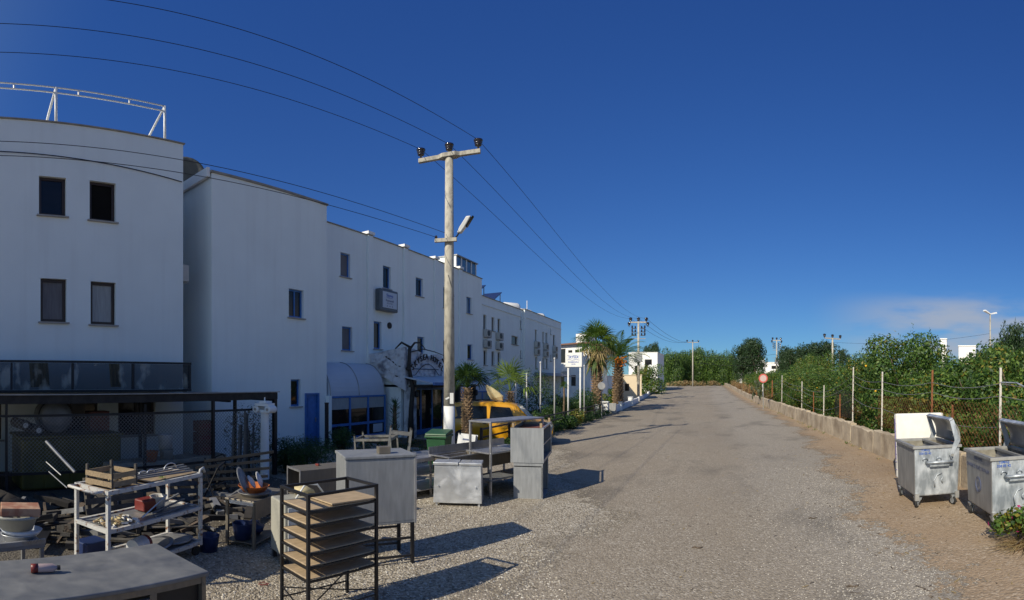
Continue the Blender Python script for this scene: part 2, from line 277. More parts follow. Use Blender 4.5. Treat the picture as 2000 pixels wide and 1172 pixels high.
# ------------------------------------------------------------------ mesh building
class MB:
    def __init__(s): s.v = []; s.f = []; s.mi = []; s.m = 0
    def add(s, vs, fs):
        o = len(s.v); s.v += [tuple(p) for p in vs]; s.f += [tuple(i + o for i in f) for f in fs]; s.mi += [s.m] * len(fs); return s
    def box(s, x0, x1, y0, y1, z0, z1):
        return s.add([(x0, y0, z0), (x1, y0, z0), (x1, y1, z0), (x0, y1, z0), (x0, y0, z1), (x1, y0, z1), (x1, y1, z1), (x0, y1, z1)],
                     [(0, 3, 2, 1), (4, 5, 6, 7), (0, 1, 5, 4), (1, 2, 6, 5), (2, 3, 7, 6), (3, 0, 4, 7)])
    def bar(s, p, q, wd=0.03, ht=None, up=(0, 0, 1)):
        ht = ht or wd; p = Vector(p); q = Vector(q); d = (q - p).normalized(); u = Vector(up)
        if abs(d.dot(u)) > 0.98: u = Vector((1, 0, 0))
        a = d.cross(u).normalized(); b = a.cross(d).normalized(); vs = []
        for c in (p, q):
            for i, j in ((-1, -1), (1, -1), (1, 1), (-1, 1)): vs.append(c + a * i * wd / 2 + b * j * ht / 2)
        return s.add(vs, [(0, 1, 2, 3), (7, 6, 5, 4), (0, 4, 5, 1), (1, 5, 6, 2), (2, 6, 7, 3), (3, 7, 4, 0)])
    def tube(s, pts, r, n=6, cap=True):
        pts = [Vector(p) for p in pts]; rs = r if isinstance(r, (list, tuple)) else [r] * len(pts); vs = []; fs = []; ref = None
        for i, p in enumerate(pts):
            d = (pts[min(i + 1, len(pts) - 1)] - pts[max(i - 1, 0)]).normalized()
            if ref is None:
                ref = Vector((0, 0, 1)) if abs(d.z) < 0.9 else Vector((1, 0, 0))
            a = d.cross(ref).normalized(); b = a.cross(d).normalized(); ref = b
            for k in range(n):
                t = 2 * math.pi * k / n; vs.append(p + (a * math.cos(t) + b * math.sin(t)) * rs[i])
        for i in range(len(pts) - 1):
            for k in range(n):
                fs.append((i * n + k, i * n + (k + 1) % n, (i + 1) * n + (k + 1) % n, (i + 1) * n + k))
        if cap: fs.append(tuple(range(n))[::-1]); fs.append(tuple((len(pts) - 1) * n + k for k in range(n)))
        return s.add(vs, fs)
    def lathe(s, prof, c=(0, 0, 0), n=16, axis='z', cap=True):
        vs = []; fs = []
        for r, h in prof:
            for k in range(n):
                t = 2 * math.pi * k / n; a, b = r * math.cos(t), r * math.sin(t)
                p = {'z': (a, b, h), 'x': (h, a, b), 'y': (a, h, b)}[axis]; vs.append((p[0] + c[0], p[1] + c[1], p[2] + c[2]))
        for i in range(len(prof) - 1):
            for k in range(n): fs.append((i * n + k, i * n + (k + 1) % n, (i + 1) * n + (k + 1) % n, (i + 1) * n + k))
        if cap: fs.append(tuple(range(n))[::-1]); fs.append(tuple((len(prof) - 1) * n + k for k in range(n)))
        return s.add(vs, fs)
    def prism(s, poly, fn, d):          # polygon in 2D, fn maps (a,b,t)->point, thickness from t=0 to d
        n = len(poly); vs = [fn(a, b, 0) for a, b in poly] + [fn(a, b, d) for a, b in poly]
        fs = [tuple(range(n))[::-1], tuple(range(n, 2 * n))] + [(i, (i + 1) % n, n + (i + 1) % n, n + i) for i in range(n)]
        return s.add(vs, fs)
    def xf(s, M): s.v = [tuple(M @ Vector(p)) for p in s.v]; return s
    def mesh(s, name, mats, smooth=False):
        me = bpy.data.meshes.new(name); me.from_pydata(s.v, [], s.f)
        for m in (mats if isinstance(mats, (list, tuple)) else [mats]): me.materials.append(MT[m] if isinstance(m, str) else m)
        if any(s.mi): me.polygons.foreach_set('material_index', s.mi)
        if smooth: me.polygons.foreach_set('use_smooth', [True] * len(me.polygons))
        me.update(); return me
    def build(s, name, mats, parent=None, smooth=False, bevel=0, world=False):
        if world and parent is not None:
            s.xf(WM[parent.name].inverted())
        o = bpy.data.objects.new(name, s.mesh(name, mats, smooth)); COL.objects.link(o)
        if parent is not None: o.parent = parent; WM[o.name] = WM.get(parent.name, Matrix())
        if bevel:
            b = o.modifiers.new('bevel', 'BEVEL'); b.width = bevel; b.segments = 2; b.limit_method = 'ANGLE'
        return o
WM = {}
def tag(o, label, cat, group=None, kind=None):
    if label: o['label'] = label
    if cat: o['category'] = cat
    if group: o['group'] = group
    if kind: o['kind'] = kind
    return o
def thing(name, label, cat, loc=(0, 0, 0), rz=0.0, group=None, tilt=(0, 0), scale=1.0):
    o = bpy.data.objects.new(name, None); COL.objects.link(o); o.empty_display_size = 0.1
    o.location = loc; o.rotation_euler = (tilt[0], tilt[1], rz); o.scale = (scale,) * 3
    WM[o.name] = Matrix.LocRotScale(Vector(loc), o.rotation_euler, Vector((scale,) * 3))
    return tag(o, label, cat, group)
def kids(o): return [c for c in bpy.data.objects if c.parent == o]
CH = {}
def copy_thing(src, loc, rz, label, scale=None, group=None):
    if src.name not in CH:
        CH[src.name] = [(c, kids(c)) for c in kids(src)] if src.type == 'EMPTY' else []
    r = src.copy(); COL.objects.link(r); r.location = loc; r.rotation_euler = (0, 0, rz); r['label'] = label
    if scale: r.scale = scale if isinstance(scale, tuple) else (scale,) * 3
    if group: r['group'] = group
    for c, gs in CH[src.name]:
        d = c.copy(); COL.objects.link(d); d.parent = r
        for g in gs: e = g.copy(); COL.objects.link(e); e.parent = d
    return r
def AB(A, B):
    A = Vector(A); B = Vector(B); d = B - A; return (A.x, A.y, A.z), math.atan2(d.y, d.x), math.hypot(d.x, d.y)
def text(body, size, name, m, parent, M, extrude=0.002, align='CENTER', label=None):
    c = bpy.data.curves.new(name, 'FONT'); c.body = body; c.size = size; c.extrude = extrude; c.offset = size * .012; c.align_x = align; c.align_y = 'CENTER'
    c.materials.append(MT[m]); o = bpy.data.objects.new(name, c); COL.objects.link(o)
    me = bpy.data.meshes.new_from_object(o.evaluated_get(bpy.context.evaluated_depsgraph_get())); bpy.data.objects.remove(o)
    o = bpy.data.objects.new(name, me); COL.objects.link(o); o.parent = parent; o.matrix_local = M
    return o
def frameM(origin, xdir, ydir):
    x = Vector(xdir).normalized(); y = Vector(ydir).normalized(); z = x.cross(y)
    m = Matrix((x, y, z)).transposed().to_4x4(); m.translation = Vector(origin); return m

# ------------------------------------------------------------------ ground, road
def sheet(name, xs_of_y, ys, m, dz, kind='structure', edge=None):
    mb = MB(); rows = []
    for y in ys:
        row = xs_of_y(y); rows.append(len(row)); mb.v += [(x, y, gz(x, y) + dz) for x in row]
    n = rows[0]
    for j in range(len(ys) - 1):
        for i in range(n - 1): mb.f.append((j * n + i, j * n + i + 1, (j + 1) * n + i + 1, (j + 1) * n + i)); mb.mi.append(0)
    o = mb.build(name, m); ed = o.data.attributes.new('edge', 'FLOAT', 'POINT'); row = edge or [1.0] * n
    ed.data.foreach_set('value', (list(row) * len(ys))[:len(o.data.vertices)])
    return tag(o, None, None, kind=kind)
YS = [-1500, -200, -60, -20, 0, 20, 40, 55] + list(range(60, 150, 5)) + [160, 200, 300, 600, 1500]
sheet('ground', lambda y: [-1500, -300, -60, -8, 0, 8, 60, 300, 1500], YS, 'gravel', 0)
yr = [y * 0.6 - 14 for y in range(0, 60)] + [22 + k * 1.5 for k in range(1, 60)] + [115 + 6 * k for k in range(0, 12)]
def road_xs(y):
    l = -1.9 + 0.35 * math.sin(y * 0.9) + 0.25 * math.sin(y * 2.3 + 1) + 0.12 * math.sin(y * 5.1)
    if y > 9: l -= min((y - 9) * 0.42, 4.9)
    r = 3.2 + 0.28 * math.sin(y * 1.1 + 2) + 0.16 * math.sin(y * 2.9) + min(max(y - 6, 0) * 0.11, 2.0)
    return [l - .7, l + .7, 1, r - .2, r + 1.2]
sheet('road', road_xs, yr, 'road', 0.004, edge=[0, 1, 1, 1, 0])
def dirt_xs(y):
    l = 2.7 + 0.3 * math.sin(y * 1.3) + min(max(y - 6, 0) * 0.12, 2.25) + 0.15 * math.sin(y * 3.7)
    return [l - .6, l + 0.8, 12, 40]
sheet('dirt_verge', dirt_xs, [y * 0.8 - 14 for y in range(0, 200)], 'dirt', 0.008, edge=[0, 1, 1, 1])
sheet('yard_shade_sheet', lambda y: [-13.2, -12.5, -6.9 + .2 * math.sin(y * 2), -5.7 + .25 * math.sin(y * 1.7)], [-1.5 + .5 * k for k in range(20)], 'yard_shade_tone', 0.006, edge=[1, 1, 1, 0])  # dark ground sheet added where the building's shade lies on the yard
# bed of dark planting soil in front of the hotel
mb = MB(); mb.box(-13.1, -7.3, 15.3, 17.2, -0.2, 0.06); mb.box(-14.5, -7.35, 22.5, 47, -0.2, 0.05)
tag(mb.build('planting_bed', 'bed_soil'), None, None, kind='structure')

mat('old_asphalt', (0.17, 0.155, 0.13), 0.9, scale=9, col2=(0.11, 0.10, 0.088), thr=(0.4, 0.7), bump=0.3, bscale=120)
# loose stones lying on gravel and verge (uncountable)
def stones(name, spots, m):
    mb = MB(); rr = random.Random(3)
    for x, y, s in spots:
        a = rr.random() * 6.28; h = s * rr.uniform(0.35, 0.7); vs = []
        for k in range(5):
            t = a + k * 1.2566; q = s * rr.uniform(0.7, 1.15); vs.append((x + q * math.cos(t), y + q * math.sin(t) * 0.8, 0.004))
        vs.append((x + rr.uniform(-.3, .3) * s, y + rr.uniform(-.3, .3) * s, 0.006 + h))
        mb.m = rr.randrange(4)
        mb.add(vs, [(0, 1, 5), (1, 2, 5), (2, 3, 5), (3, 4, 5), (4, 0, 5)])
    return tag(mb.build(name, m), None, None, kind='stuff')
mat('pebble_a', (0.44, 0.40, 0.33), 0.9); mat('pebble_b', (0.27, 0.24, 0.19), 0.9); mat('pebble_c', (0.55, 0.52, 0.46), 0.9); mat('pebble_d', (0.14, 0.12, 0.10), 0.9)
sp = []
for i in range(15000):
    D = 3.6 + 9 * rnd.random() ** 1.3; a = rnd.uniform(-1.05, -0.12 - 0.03 * D)
    x, y = D * math.sin(a), D * math.cos(a); sp.append((x, y, rnd.uniform(0.006, 0.017) * (1.5 if rnd.random() < 0.08 else 1)))
for i in range(9000):
    D = 4.8 + 9 * rnd.random() ** 1.4; y = D; x = rnd.gauss(2.3, 0.9) + (D - 5) * 0.12
    sp.append((x, y, rnd.uniform(0.004, 0.011)))
for i in range(1800):
    y = 4.5 + 11 * rnd.random() ** 1.5; x = rnd.uniform(-3, 2.5); sp.append((x, y, rnd.uniform(0.004, 0.009)))
stones('loose_gravel', sp, ['pebble_a', 'pebble_b', 'pebble_c', 'pebble_d'])
# ------------------------------------------------------------------ facades
def facade(mb, O, u, u0, u1, z0, z1, holes, depth=0.16):
    """wall sheet in the vertical plane through O along u (normal is to the right-hand side of u turned outward), with real openings"""
    O = Vector(O); u = Vector((u[0], u[1], 0)).normalized(); nrm = Vector((u.y, -u.x, 0))
    us = sorted(set([u0, u1] + [h[0] for h in holes] + [h[1] for h in holes])); us = [a for a in us if u0 <= a <= u1]
    zs = sorted(set([z0, z1] + [h[2] for h in holes] + [h[3] for h in holes])); zs = [a for a in zs if z0 <= a <= z1]
    P = lambda a, z, d=0: tuple(O + u * a - nrm * d + Vector((0, 0, z)))
    for i in range(len(us) - 1):
        for j in range(len(zs) - 1):
            cu, cz = (us[i] + us[i + 1]) / 2, (zs[j] + zs[j + 1]) / 2
            if any(h[0] < cu < h[1] and h[2] < cz < h[3] for h in holes): continue
            mb.add([P(us[i], zs[j]), P(us[i + 1], zs[j]), P(us[i + 1], zs[j + 1]), P(us[i], zs[j + 1])], [(0, 1, 2, 3)])
    for a, b, c, d in holes:
        mb.add([P(a, c), P(b, c), P(b, d), P(a, d), P(a, c, depth), P(b, c, depth), P(b, d, depth), P(a, d, depth)],
               [(0, 4, 5, 1), (1, 5, 6, 2), (2, 6, 7, 3), (3, 7, 4, 0)])
def window(root, O, u, h, fm, pm, fw=0.06, sill=True, depth=0.16, mull=0, trans=0, surround=None):
    O = Vector(O); u = Vector((u[0], u[1], 0)).normalized(); nrm = Vector((u.y, -u.x, 0)); a, b, c, d = h
    def bx(m, a0, a1, c0, c1, d0, d1):
        vs = [tuple(O + u * p + nrm * q + Vector((0, 0, z))) for z in (c0, c1) for p, q in ((a0, d0), (a1, d0), (a1, d1), (a0, d1))]
        m.add(vs, [(0, 3, 2, 1), (4, 5, 6, 7), (0, 1, 5, 4), (1, 2, 6, 5), (2, 3, 7, 6), (3, 0, 4, 7)])
    f = MB(); d0, d1 = -depth + 0.002, -depth + 0.05
    bx(f, a + .002, a + fw, c + .002, d - .002, d0, d1); bx(f, b - fw, b - .002, c + .002, d - .002, d0, d1)
    bx(f, a + fw, b - fw, c + .002, c + fw, d0, d1); bx(f, a + fw, b - fw, d - fw, d - .002, d0, d1)
    for k in range(mull):
        q = a + (b - a) * (k + 1) / (mull + 1); bx(f, q - fw * .4, q + fw * .4, c + fw, d - fw, d0, d1)
    if trans: bx(f, a + fw, b - fw, c + (d - c) * trans - fw * .4, c + (d - c) * trans + fw * .4, d0, d1 - .004)
    wo = f.build('window', fm, root, world=True)
    g = MB(); bx(g, a + fw - .01, b - fw + .01, c + fw - .01, d - fw + .01, d0 + .004, d0 + .016); g.build('pane', pm, wo, world=True)
    if sill:
        s = MB(); bx(s, a - .07, b + .07, c - .05, c - .003, -0.02, 0.07); s.build('sill', 'stone_sill', wo, world=True)
    if surround:
        s = MB(); t = 0.05
        bx(s, a - t, a - .002, c, d + t, 0.002, 0.02); bx(s, b + .002, b + t, c, d + t, 0.002, 0.02); bx(s, a - .002, b + .002, d + .002, d + t, 0.002, 0.02); s.build('surround', surround, wo, world=True)
    return wo
YU = (0, 1)
def hole(X, x0, y0, x1, y1):            # window edges read off the photo for a wall in the plane x = X
    a, zt = onX(x0, y0, X); b, _ = onX(x1, y0, X); _, zb = onX(x0, y1, X)
    return (a, b, zb, zt)
def body(root, X, ya, yb, xb, ztop, holes, m='white_plaster', zcop=0.06, name='wall'):
    """box building whose front is the plane x=X between ya and yb, back at xb"""
    mb = MB(); facade(mb, (X, 0, 0), YU, ya, yb, -0.3, ztop, holes)
    mb.add([(X, ya, -.3), (xb, ya, -.3), (xb, ya, ztop), (X, ya, ztop)], [(0, 3, 2, 1)])
    mb.add([(X, yb, -.3), (xb, yb, -.3), (xb, yb, ztop), (X, yb, ztop)], [(0, 1, 2, 3)])
    mb.add([(xb, ya, -.3), (xb, yb, -.3), (xb, yb, ztop), (xb, ya, ztop)], [(0, 3, 2, 1)])
    t = 0.25; zi = ztop - 0.7          # parapet top, inner faces and roof deck
    for q in ([(X, ya), (X, yb), (X - t, yb - t), (X - t, ya + t)], [(X, yb), (xb, yb), (xb + t, yb - t), (X - t, yb - t)], [(xb, yb), (xb, ya), (xb + t, ya + t), (xb + t, yb - t)], [(xb, ya), (X, ya), (X - t, ya + t), (xb + t, ya + t)]):
        mb.add([(x, y, ztop) for x, y in q], [(0, 1, 2, 3)])
        mb.add([(q[3][0], q[3][1], zi), (q[2][0], q[2][1], zi), (q[2][0], q[2][1], ztop), (q[3][0], q[3][1], ztop)], [(0, 1, 2, 3)])
    mb.add([(X - t, ya + t, zi), (X - t, yb - t, zi), (xb + t, yb - t, zi), (xb + t, ya + t, zi)], [(0, 1, 2, 3)])
    mb.build(name, m, root, world=True)
    c = MB(); e = 0.05
    c.box(X - t - e, X + e, ya - e, yb + e, ztop + .003, ztop + zcop); c.box(xb - e, X - t - e - .002, ya - e, ya + t, ztop + .003, ztop + zcop); c.box(xb - e, X - t - e - .002, yb - t, yb + e, ztop + .003, ztop + zcop)
    c.build('coping', 'coping', root, world=True)

# --- left building
X1 = -13.3
lb = thing('apartment_building', 'white flat-roofed building with four brown windows behind the junk yard', 'building', (X1, 2, 0))
hs1 = [hole(X1, 76, 343, 129, 419), hole(X1, 175, 352, 226, 429), hole(X1, 79, 543, 130, 628), hole(X1, 177, 549, 226, 633)]
gh = [(3.0, 4.6, 0.9, 2.1), (5.2, 6.4, 0.9, 2.1), (-0.5, 1.8, 0.9, 2.1)]
body(lb, X1, -6.5, 7.36, -24, 10.5, hs1 + gh, zcop=0.05)
for h, pm in zip(hs1, ('glass_dark', 'open_dark', 'curtain', 'curtain_pale')):
    window(lb, (X1, 0, 0), YU, h, 'brown_frame', pm, fw=0.09, surround=None)
for h in gh: window(lb, (X1, 0, 0), YU, h, 'brown_frame', 'glass_dark', fw=0.07, mull=1)
# rooftop pipe railing with slanting braces
rl = MB()
rr_ = MB(); zt = 12.15
for z in (zt, zt - 0.22): rr_.tube([(X1 - .35, -6, z), (X1 - .35, 6.9, z)], 0.03, 8)
rail = rr_.build('roof_railing', 'white_paint', lb, world=True, smooth=True)
for y in (6.9, 3.42, 0.0, -3.4):
    m = MB(); m.tube([(X1 - .35, y, 10.5), (X1 - .35, y, zt)], 0.045, 8); m.build('post', 'white_paint', rail, world=True, smooth=True)
    m = MB(); m.tube([(X1 - .38, y, zt - .03), (X1 - 4.3, y, 9.85)], 0.04, 8); m.build('brace', 'white_paint', rail, world=True, smooth=True)
for y in (5.7, 4.1, 2.2, -1.2):
    m = MB(); m.tube([(X1 - .35, y, zt - .22), (X1 - .35, y, zt)], 0.028, 6); m.build('stub', 'white_paint', rail, world=True)
# AC unit on the side wall, only its edge shows
def ac_unit(label, loc, rz, group, s=1.0, full=True):
    t = thing('air_conditioner', label, 'air conditioner', loc, rz, group)
    m = MB(); m.box(-.4 * s, .4 * s, -.30, -.02, 0, .55 * s); m.build('casing', 'ac_white', t, bevel=0.012)
    g = MB(); g.lathe([(.21 * s, -.325), (.21 * s, -.303)], (-.12 * s, 0, .28 * s), 20, 'y'); f = g.build('fan_grille', 'black_metal', t)
    b = MB(); b.bar((-.3 * s, 0, -.03), (-.3 * s, -.32, -.03), .03); b.build('bracket', 'dull_steel', t); b = MB(); b.bar((.3 * s, 0, -.03), (.3 * s, -.32, -.03), .03); b.build('bracket', 'dull_steel', t)
    for k in range(5):
        q = MB(); q.box(.14 * s, .37 * s, -.306, -.302, (.08 + k * .09) * s, (.12 + k * .09) * s); q.build('grille_slot', 'black_metal', t)
    return t
ac0 = ac_unit('grey AC unit sticking out from the gap between the two tall white buildings', (-13.85, 7.36, 5.7), math.pi, None)
# clear plastic terrace screen above the yard roof
ts = thing('terrace_screen', 'dark framed terrace screen of grimy clear plastic above the yard roof', 'screen', (-12.3, 3, 2.2))
m = MB(); X = -12.2
m.box(X - .04, X + .04, -4, 7.0, 2.98, 3.04); m.box(X - .04, X + .04, -4, 7.0, 2.22, 2.28)
fr = m.build('frame', 'black_metal', ts, world=True)
for y in (-3.9, -1.9, 0.1, 1.9, 3.5, 5.2, 6.96):
    m = MB(); m.box(X - .035, X + .035, y - .03, y + .03, 2.285, 2.975); m.build('upright', 'black_metal', fr, world=True)
for a, b in ((-3.86, -1.94), (-1.86, .06), (.14, 1.86), (1.94, 3.46), (3.54, 5.16), (5.24, 6.92)):
    m = MB(); n_ = 14
    for k in range(n_):
        y0, y1 = a + (b - a) * k / n_, a + (b - a) * (k + 1) / n_; w0, w1 = .012 * math.sin(k * 1.9), .012 * math.sin((k + 1) * 1.9)
        m.add([(X + w0, y0, 2.285), (X + w1, y1, 2.285), (X + w1, y1, 2.975), (X + w0, y0, 2.975)], [(0, 1, 2, 3)])
    m.build('plastic_sheet', 'clear_sheet', ts, world=True)
m = MB(); m.box(-13.28, X - .05, -4, 6.9, 2.2, 2.24); m.build('terrace_floor', 'coping', ts, world=True)
# hanging cloths and chairs on the terrace behind the plastic
for i, (y, wd, c, lab) in enumerate(((4.6, .3, 'cloth', 'pale cloth hanging at the far end of the terrace behind the plastic'), (2.4, .5, 'cloth', 'pale draped cloth at the middle of the terrace behind the plastic'), (0.9, .22, 'cloth', 'narrow pale cloth hanging at the near end of the terrace'))):
    m = MB(); 
    for k in range(8):
        a0, a1 = y + wd * k / 8, y + wd * (k + 1) / 8
        m.add([(-12.45 + .03 * math.sin(k * 2), a0, 2.98), (-12.45 + .03 * math.sin(k * 2 + 2), a1, 2.98), (-12.45 + .05 * math.sin(k * 2 + 2), a1 + .05, 2.35), (-12.45 + .05 * math.sin(k * 2), a0 + .05, 2.35)], [(0, 1, 2, 3)])
    o = m.build('hanging_cloth', c); tag(o, lab, 'cloth', 'cloths hanging on the terrace'); s = o.modifiers.new('solid', 'SOLIDIFY'); s.thickness = 0.006

# --- hotel, near block (tall plain block) and long block
X2, X3 = -13.3, -14.3
ht = thing('hotel_building', 'long white hotel with blue framed windows, stepped front and small roof caps', 'building', (X2, 14, 0))
hb2 = [hole(X2, 564, 563, 593, 619), hole(X2, 568, 741, 587, 794), (onX(595, 768, X2)[0], onX(623, 768, X2)[0], 0.0, onX(600, 768, X2)[1])]
ya2 = onX(413.5, 400, X2)[0]; yb2 = onX(638, 400, X2)[0]
body(ht, X2, ya2, yb2, -26, 9.66, hb2, zcop=0.09)
m = MB(); m.box(-18, X2 - .02, ya2 - .16, ya2 - .055, 9.50, 9.86); m.build('lit_parapet_strip', 'bright_plaster', ht, world=True)  # added white slab standing for the sunlit top of this face
window(ht, (X2, 0, 0), YU, hb2[0], 'blue_paint', 'glass_dark', fw=.07, mull=1); window(ht, (X2, 0, 0), YU, hb2[1], 'blue_paint', 'glass_dark', fw=.06)
a, b, c, d = hb2[2]
m = MB(); m.box(X2 - .12, X2 - .06, a + .06, b - .06, .02, d - .06); dr = m.build('door', 'blue_paint', ht, world=True)
m = MB(); m.box(X2 - .055, X2 - .02, b - .16, b - .13, .95, 1.12); m.build('handle', 'dull_steel', dr, world=True)
for zz in (0.2, 1.15):
    m = MB(); m.box(X2 - .058, X2 - .045, a + .2, b - .22, zz, zz + .75); m.build('door_panel', 'blue_paint', dr, world=True)
m = MB(); m.box(X2 - .16, X2 + .03, a + .0, a + .06, 0, d); m.box(X2 - .16, X2 + .03, b - .06, b, 0, d); m.box(X2 - .16, X2 + .03, a + .06, b - .06, d - .06, d); m.build('door_frame', 'blue_paint', ht, world=True)
h1 = [hole(X3, 665, 492, 684, 539), hole(X3, 668, 637, 688, 684), hole(X3, 748, 518, 763, 562), hole(X3, 812, 541, 826, 577), hole(X3, 730, 627, 745, 681), hole(X3, 815, 657, 829, 690), hole(X3, 866, 560, 875, 600),
      hole(X3, 866, 664, 876, 704), hole(X3, 911, 579, 921, 611), hole(X3, 913, 672, 923, 702)]
ya3, yb3 = yb2 + .02, onX(941, 545, X3)[0]
body(ht, X3, ya3, yb3, -26, 9.42, h1, zcop=0.05)
for i, h in enumerate(h1):
    window(ht, (X3, 0, 0), YU, h, 'blue_paint' if i != 2 else 'blue_paint', 'glass_blue' if i == 8 else ('curtain' if i in (0, 1) else 'glass_dark'), fw=0.07)
for px in (721, 790.5, 850, 898):
    y = onX(px, 500, X3)[0]; m = MB(); m.box(X3 + .002, X3 + .10, y - .17, y + .17, 0, 9.42); m.build('pilaster', 'white_plaster', ht, world=True)
    m = MB(); m.box(X3 - .25, X3 + .16, y - .24, y + .24, 9.485, 9.62); m.build('cap', 'bright_plaster', ht, world=True)
m = MB(); m.lathe([(.16, 0), (.16, .05), (.10, .06)], (X3, *onX(760, 636, X3)), 16, 'x'); m.build('round_vent', 'letter_dark', ht, world=True)
# glazed rooftop room
gr = thing('rooftop_room', 'small glazed room with white frames on the hotel roof', 'rooftop room', (-16, 26, 9.0))
ya, yb = 26.3, 29.0; X = X3 - .3; z0, z1 = 9.47, 10.42
m = MB(); m.box(X - 2.2, X + .12, ya - .1, yb + .12, z1, z1 + .07); m.build('roof', 'dull_steel', gr, world=True)
for i in range(5):
    y = ya + (yb - ya) * i / 4; m = MB(); m.box(X - .05, X + .02, y - .05, y + .05, z0, z1); m.build('mullion', 'white_paint', gr, world=True)
    if i < 4:
        m = MB(); m.box(X - .03, X - .01, y + .055, y + (yb - ya) / 4 - .055, z0, z1); m.build('pane', 'glass_blue', gr, world=True)
m = MB(); m.box(X - 2.1, X - .06, 23.2, ya - .06, z0 - .7, 9.66); m.box(X - 2.1, X - .06, ya - .03, ya + .03, z0 - .7, z1); m.build('side_wall', 'white_plaster', gr, world=True)
m = MB(); m.box(X - 2.1, X - .06, yb - .03, yb + .03, z0 - .7, z1); m.build('side_pane', 'glass_blue', gr, world=True)
# --- hotel, far block
X4 = -14.45
hw = thing('hotel_annexe', 'lower white hotel annexe with tall narrow windows beyond the rooftop room', 'building', (X4, 38, 0))
ys_, ye_ = yb3 + .02, onX(1087, 640, X4 - .3)[0]; ymid = onX(1021, 640, X4)[0]
ha = [hole(X4, 944, 614, 950, 643), hole(X4, 960, 619, 966, 646), hole(X4, 972, 622, 977.5, 649), hole(X4, 944.5, 684, 951, 713), hole(X4, 960, 686, 966, 713.5), hole(X4, 972, 688, 977.6, 714),
      hole(X4, 999, 655, 1012, 672), hole(X4, 1015.5, 626, 1018, 642), hole(X4, 1016, 684.6, 1018.6, 699), hole(X4, 999, 716, 1012, 730)]
hb = [hole(X4, 1041, 643.6, 1045, 666), hole(X4, 1055.8, 648, 1059, 669), hole(X4, 1062, 649.6, 1065.7, 670), hole(X4, 1070.7, 642, 1072.7, 653), hole(X4, 1076.6, 654, 1080.5, 674),
      hole(X4, 1041.8, 697.4, 1045.6, 719.6), hole(X4, 1056, 699, 1059.7, 719.6), hole(X4, 1062.6, 700, 1066.4, 720), hole(X4, 1071, 693, 1073.4, 705), hole(X4, 1078, 701, 1081, 720)]
body(hw, X4, ys_, ymid, -26, 8.32, ha, zcop=.05); 
body(hw, X4 + .18, ymid + .01, ye_, -26, 8.42, [(a, b, c, d) for a, b, c, d in hb], zcop=.05)
for i, h in enumerate(ha): window(hw, (X4, 0, 0), YU, h, 'stone_sill', 'curtain' if i in (1, 4) else 'glass_dark', fw=.05)
for i, h in enumerate(hb): window(hw, (X4 + .18, 0, 0), YU, h, 'stone_sill', 'curtain' if i in (0, 6) else 'glass_dark', fw=.05)
m = MB(); m.box(X4 + .02, X4 + .06, ys_, ymid, 7.72, 7.78); m.build('string_course', 'white_plaster', hw, world=True)
m = MB(); m.box(X4 + .19, X4 + .23, ymid + .3, ye_, 7.75, 7.81); m.build('string_course', 'white_plaster', hw, world=True)
m = MB(); m.prism([(0, 2.3), (1.5, 2.0), (1.5, 1.95), (0, 1.95)], lambda a, b, t: (X4 + .2 + a, 39.5 + t, b + 1.0), 8.2); m.build('awning', 'dull_steel', hw, world=True)
acn = 0
acs = [(948, 644.5, 659, 'upper AC unit of the column nearest the taller block'), (948, 666, 679.5, 'lower AC unit of the column nearest the taller block'),
       (972, 651, 664, 'upper AC unit of the annexe second column below the paired windows'), (972, 671, 683, 'lower AC unit of the annexe second column above the paired windows'),
       (1046, 669, 679, 'upper AC unit of the annexe third column'), (1046, 683.7, 693.6, 'lower AC unit of the annexe third column'),
       (1063.5, 674, 683.7, 'upper AC unit of the annexe fourth column'), (1063.5, 686.6, 697, 'lower AC unit of the annexe fourth column'),
       (1081.5, 678, 687.6, 'upper AC unit of the column at the far corner of the annexe'), (1081.5, 691.4, 700, 'lower AC unit of the column at the far corner of the annexe')]
acp = None
for px, y0, y1, lab in acs:
    Xp = X4 + (.18 if px > 1020 else 0); y, zb = onX(px, y1, Xp)
    if acp is None:
        acp = ac_unit(lab, (Xp + .01, y, zb), math.pi / 2, 'AC units on the annexe front', 0.95)
    else: copy_thing(acp, (Xp + .01, y, zb), math.pi / 2, lab)
# things on the annexe roof
def solar(loc, rz, label):
    t = thing('solar_panel', label, 'solar panel', loc, rz, 'solar panels on the annexe roof')
    m = MB(); m.prism([(0, 0), (1.9, 1.15), (1.9, 1.22), (0, .07)], lambda a, b, q: (a, q, b + .75), 1.6); m.build('panel', 'solar', t)
    for p_, q_ in (((1.8, .1, 0), (1.8, .1, 1.85)), ((1.8, 1.5, 0), (1.8, 1.5, 1.85)), ((.1, .8, 0), (.1, .8, .8))): m = MB(); m.bar(p_, q_, .05); m.build('stand_leg', 'dull_steel', t)
    return t
s0 = solar((-15.4, 30.0, 7.6), 1.50, 'tilted dark solar panel on the annexe roof beside the taller block')
copy_thing(s0, (-15.4, 32.9, 7.55), 1.50, 'second tilted dark solar panel further along the annexe roof')
def water_tank(loc, rz, label, r=.33):
    t = thing('water_tank', label, 'water tank', loc, rz, 'tanks on the annexe roof')
    m = MB(); m.lathe([(.05, -.8), (r * .8, -.78), (r, -.6), (r, .6), (r * .8, .78), (.05, .8)], (0, 0, .9), 18, 'x'); m.build('tank', 'white_paint', t, smooth=True)
    [MB().bar((x, y, 0), (x, y * .5, .65), .05).build('stand_leg', 'dull_steel', t) for x in (-.5, .5) for y in (-.3, .3)]; return t
w0 = water_tank((-15.6, 37.3, 7.75), .9, 'white round water tank near the middle of the annexe roof', .42)
copy_thing(w0, (-15.8, 41.2, 7.75), 1.2, 'white water tank beside the chimney on the annexe roof', (1, 1, 1))
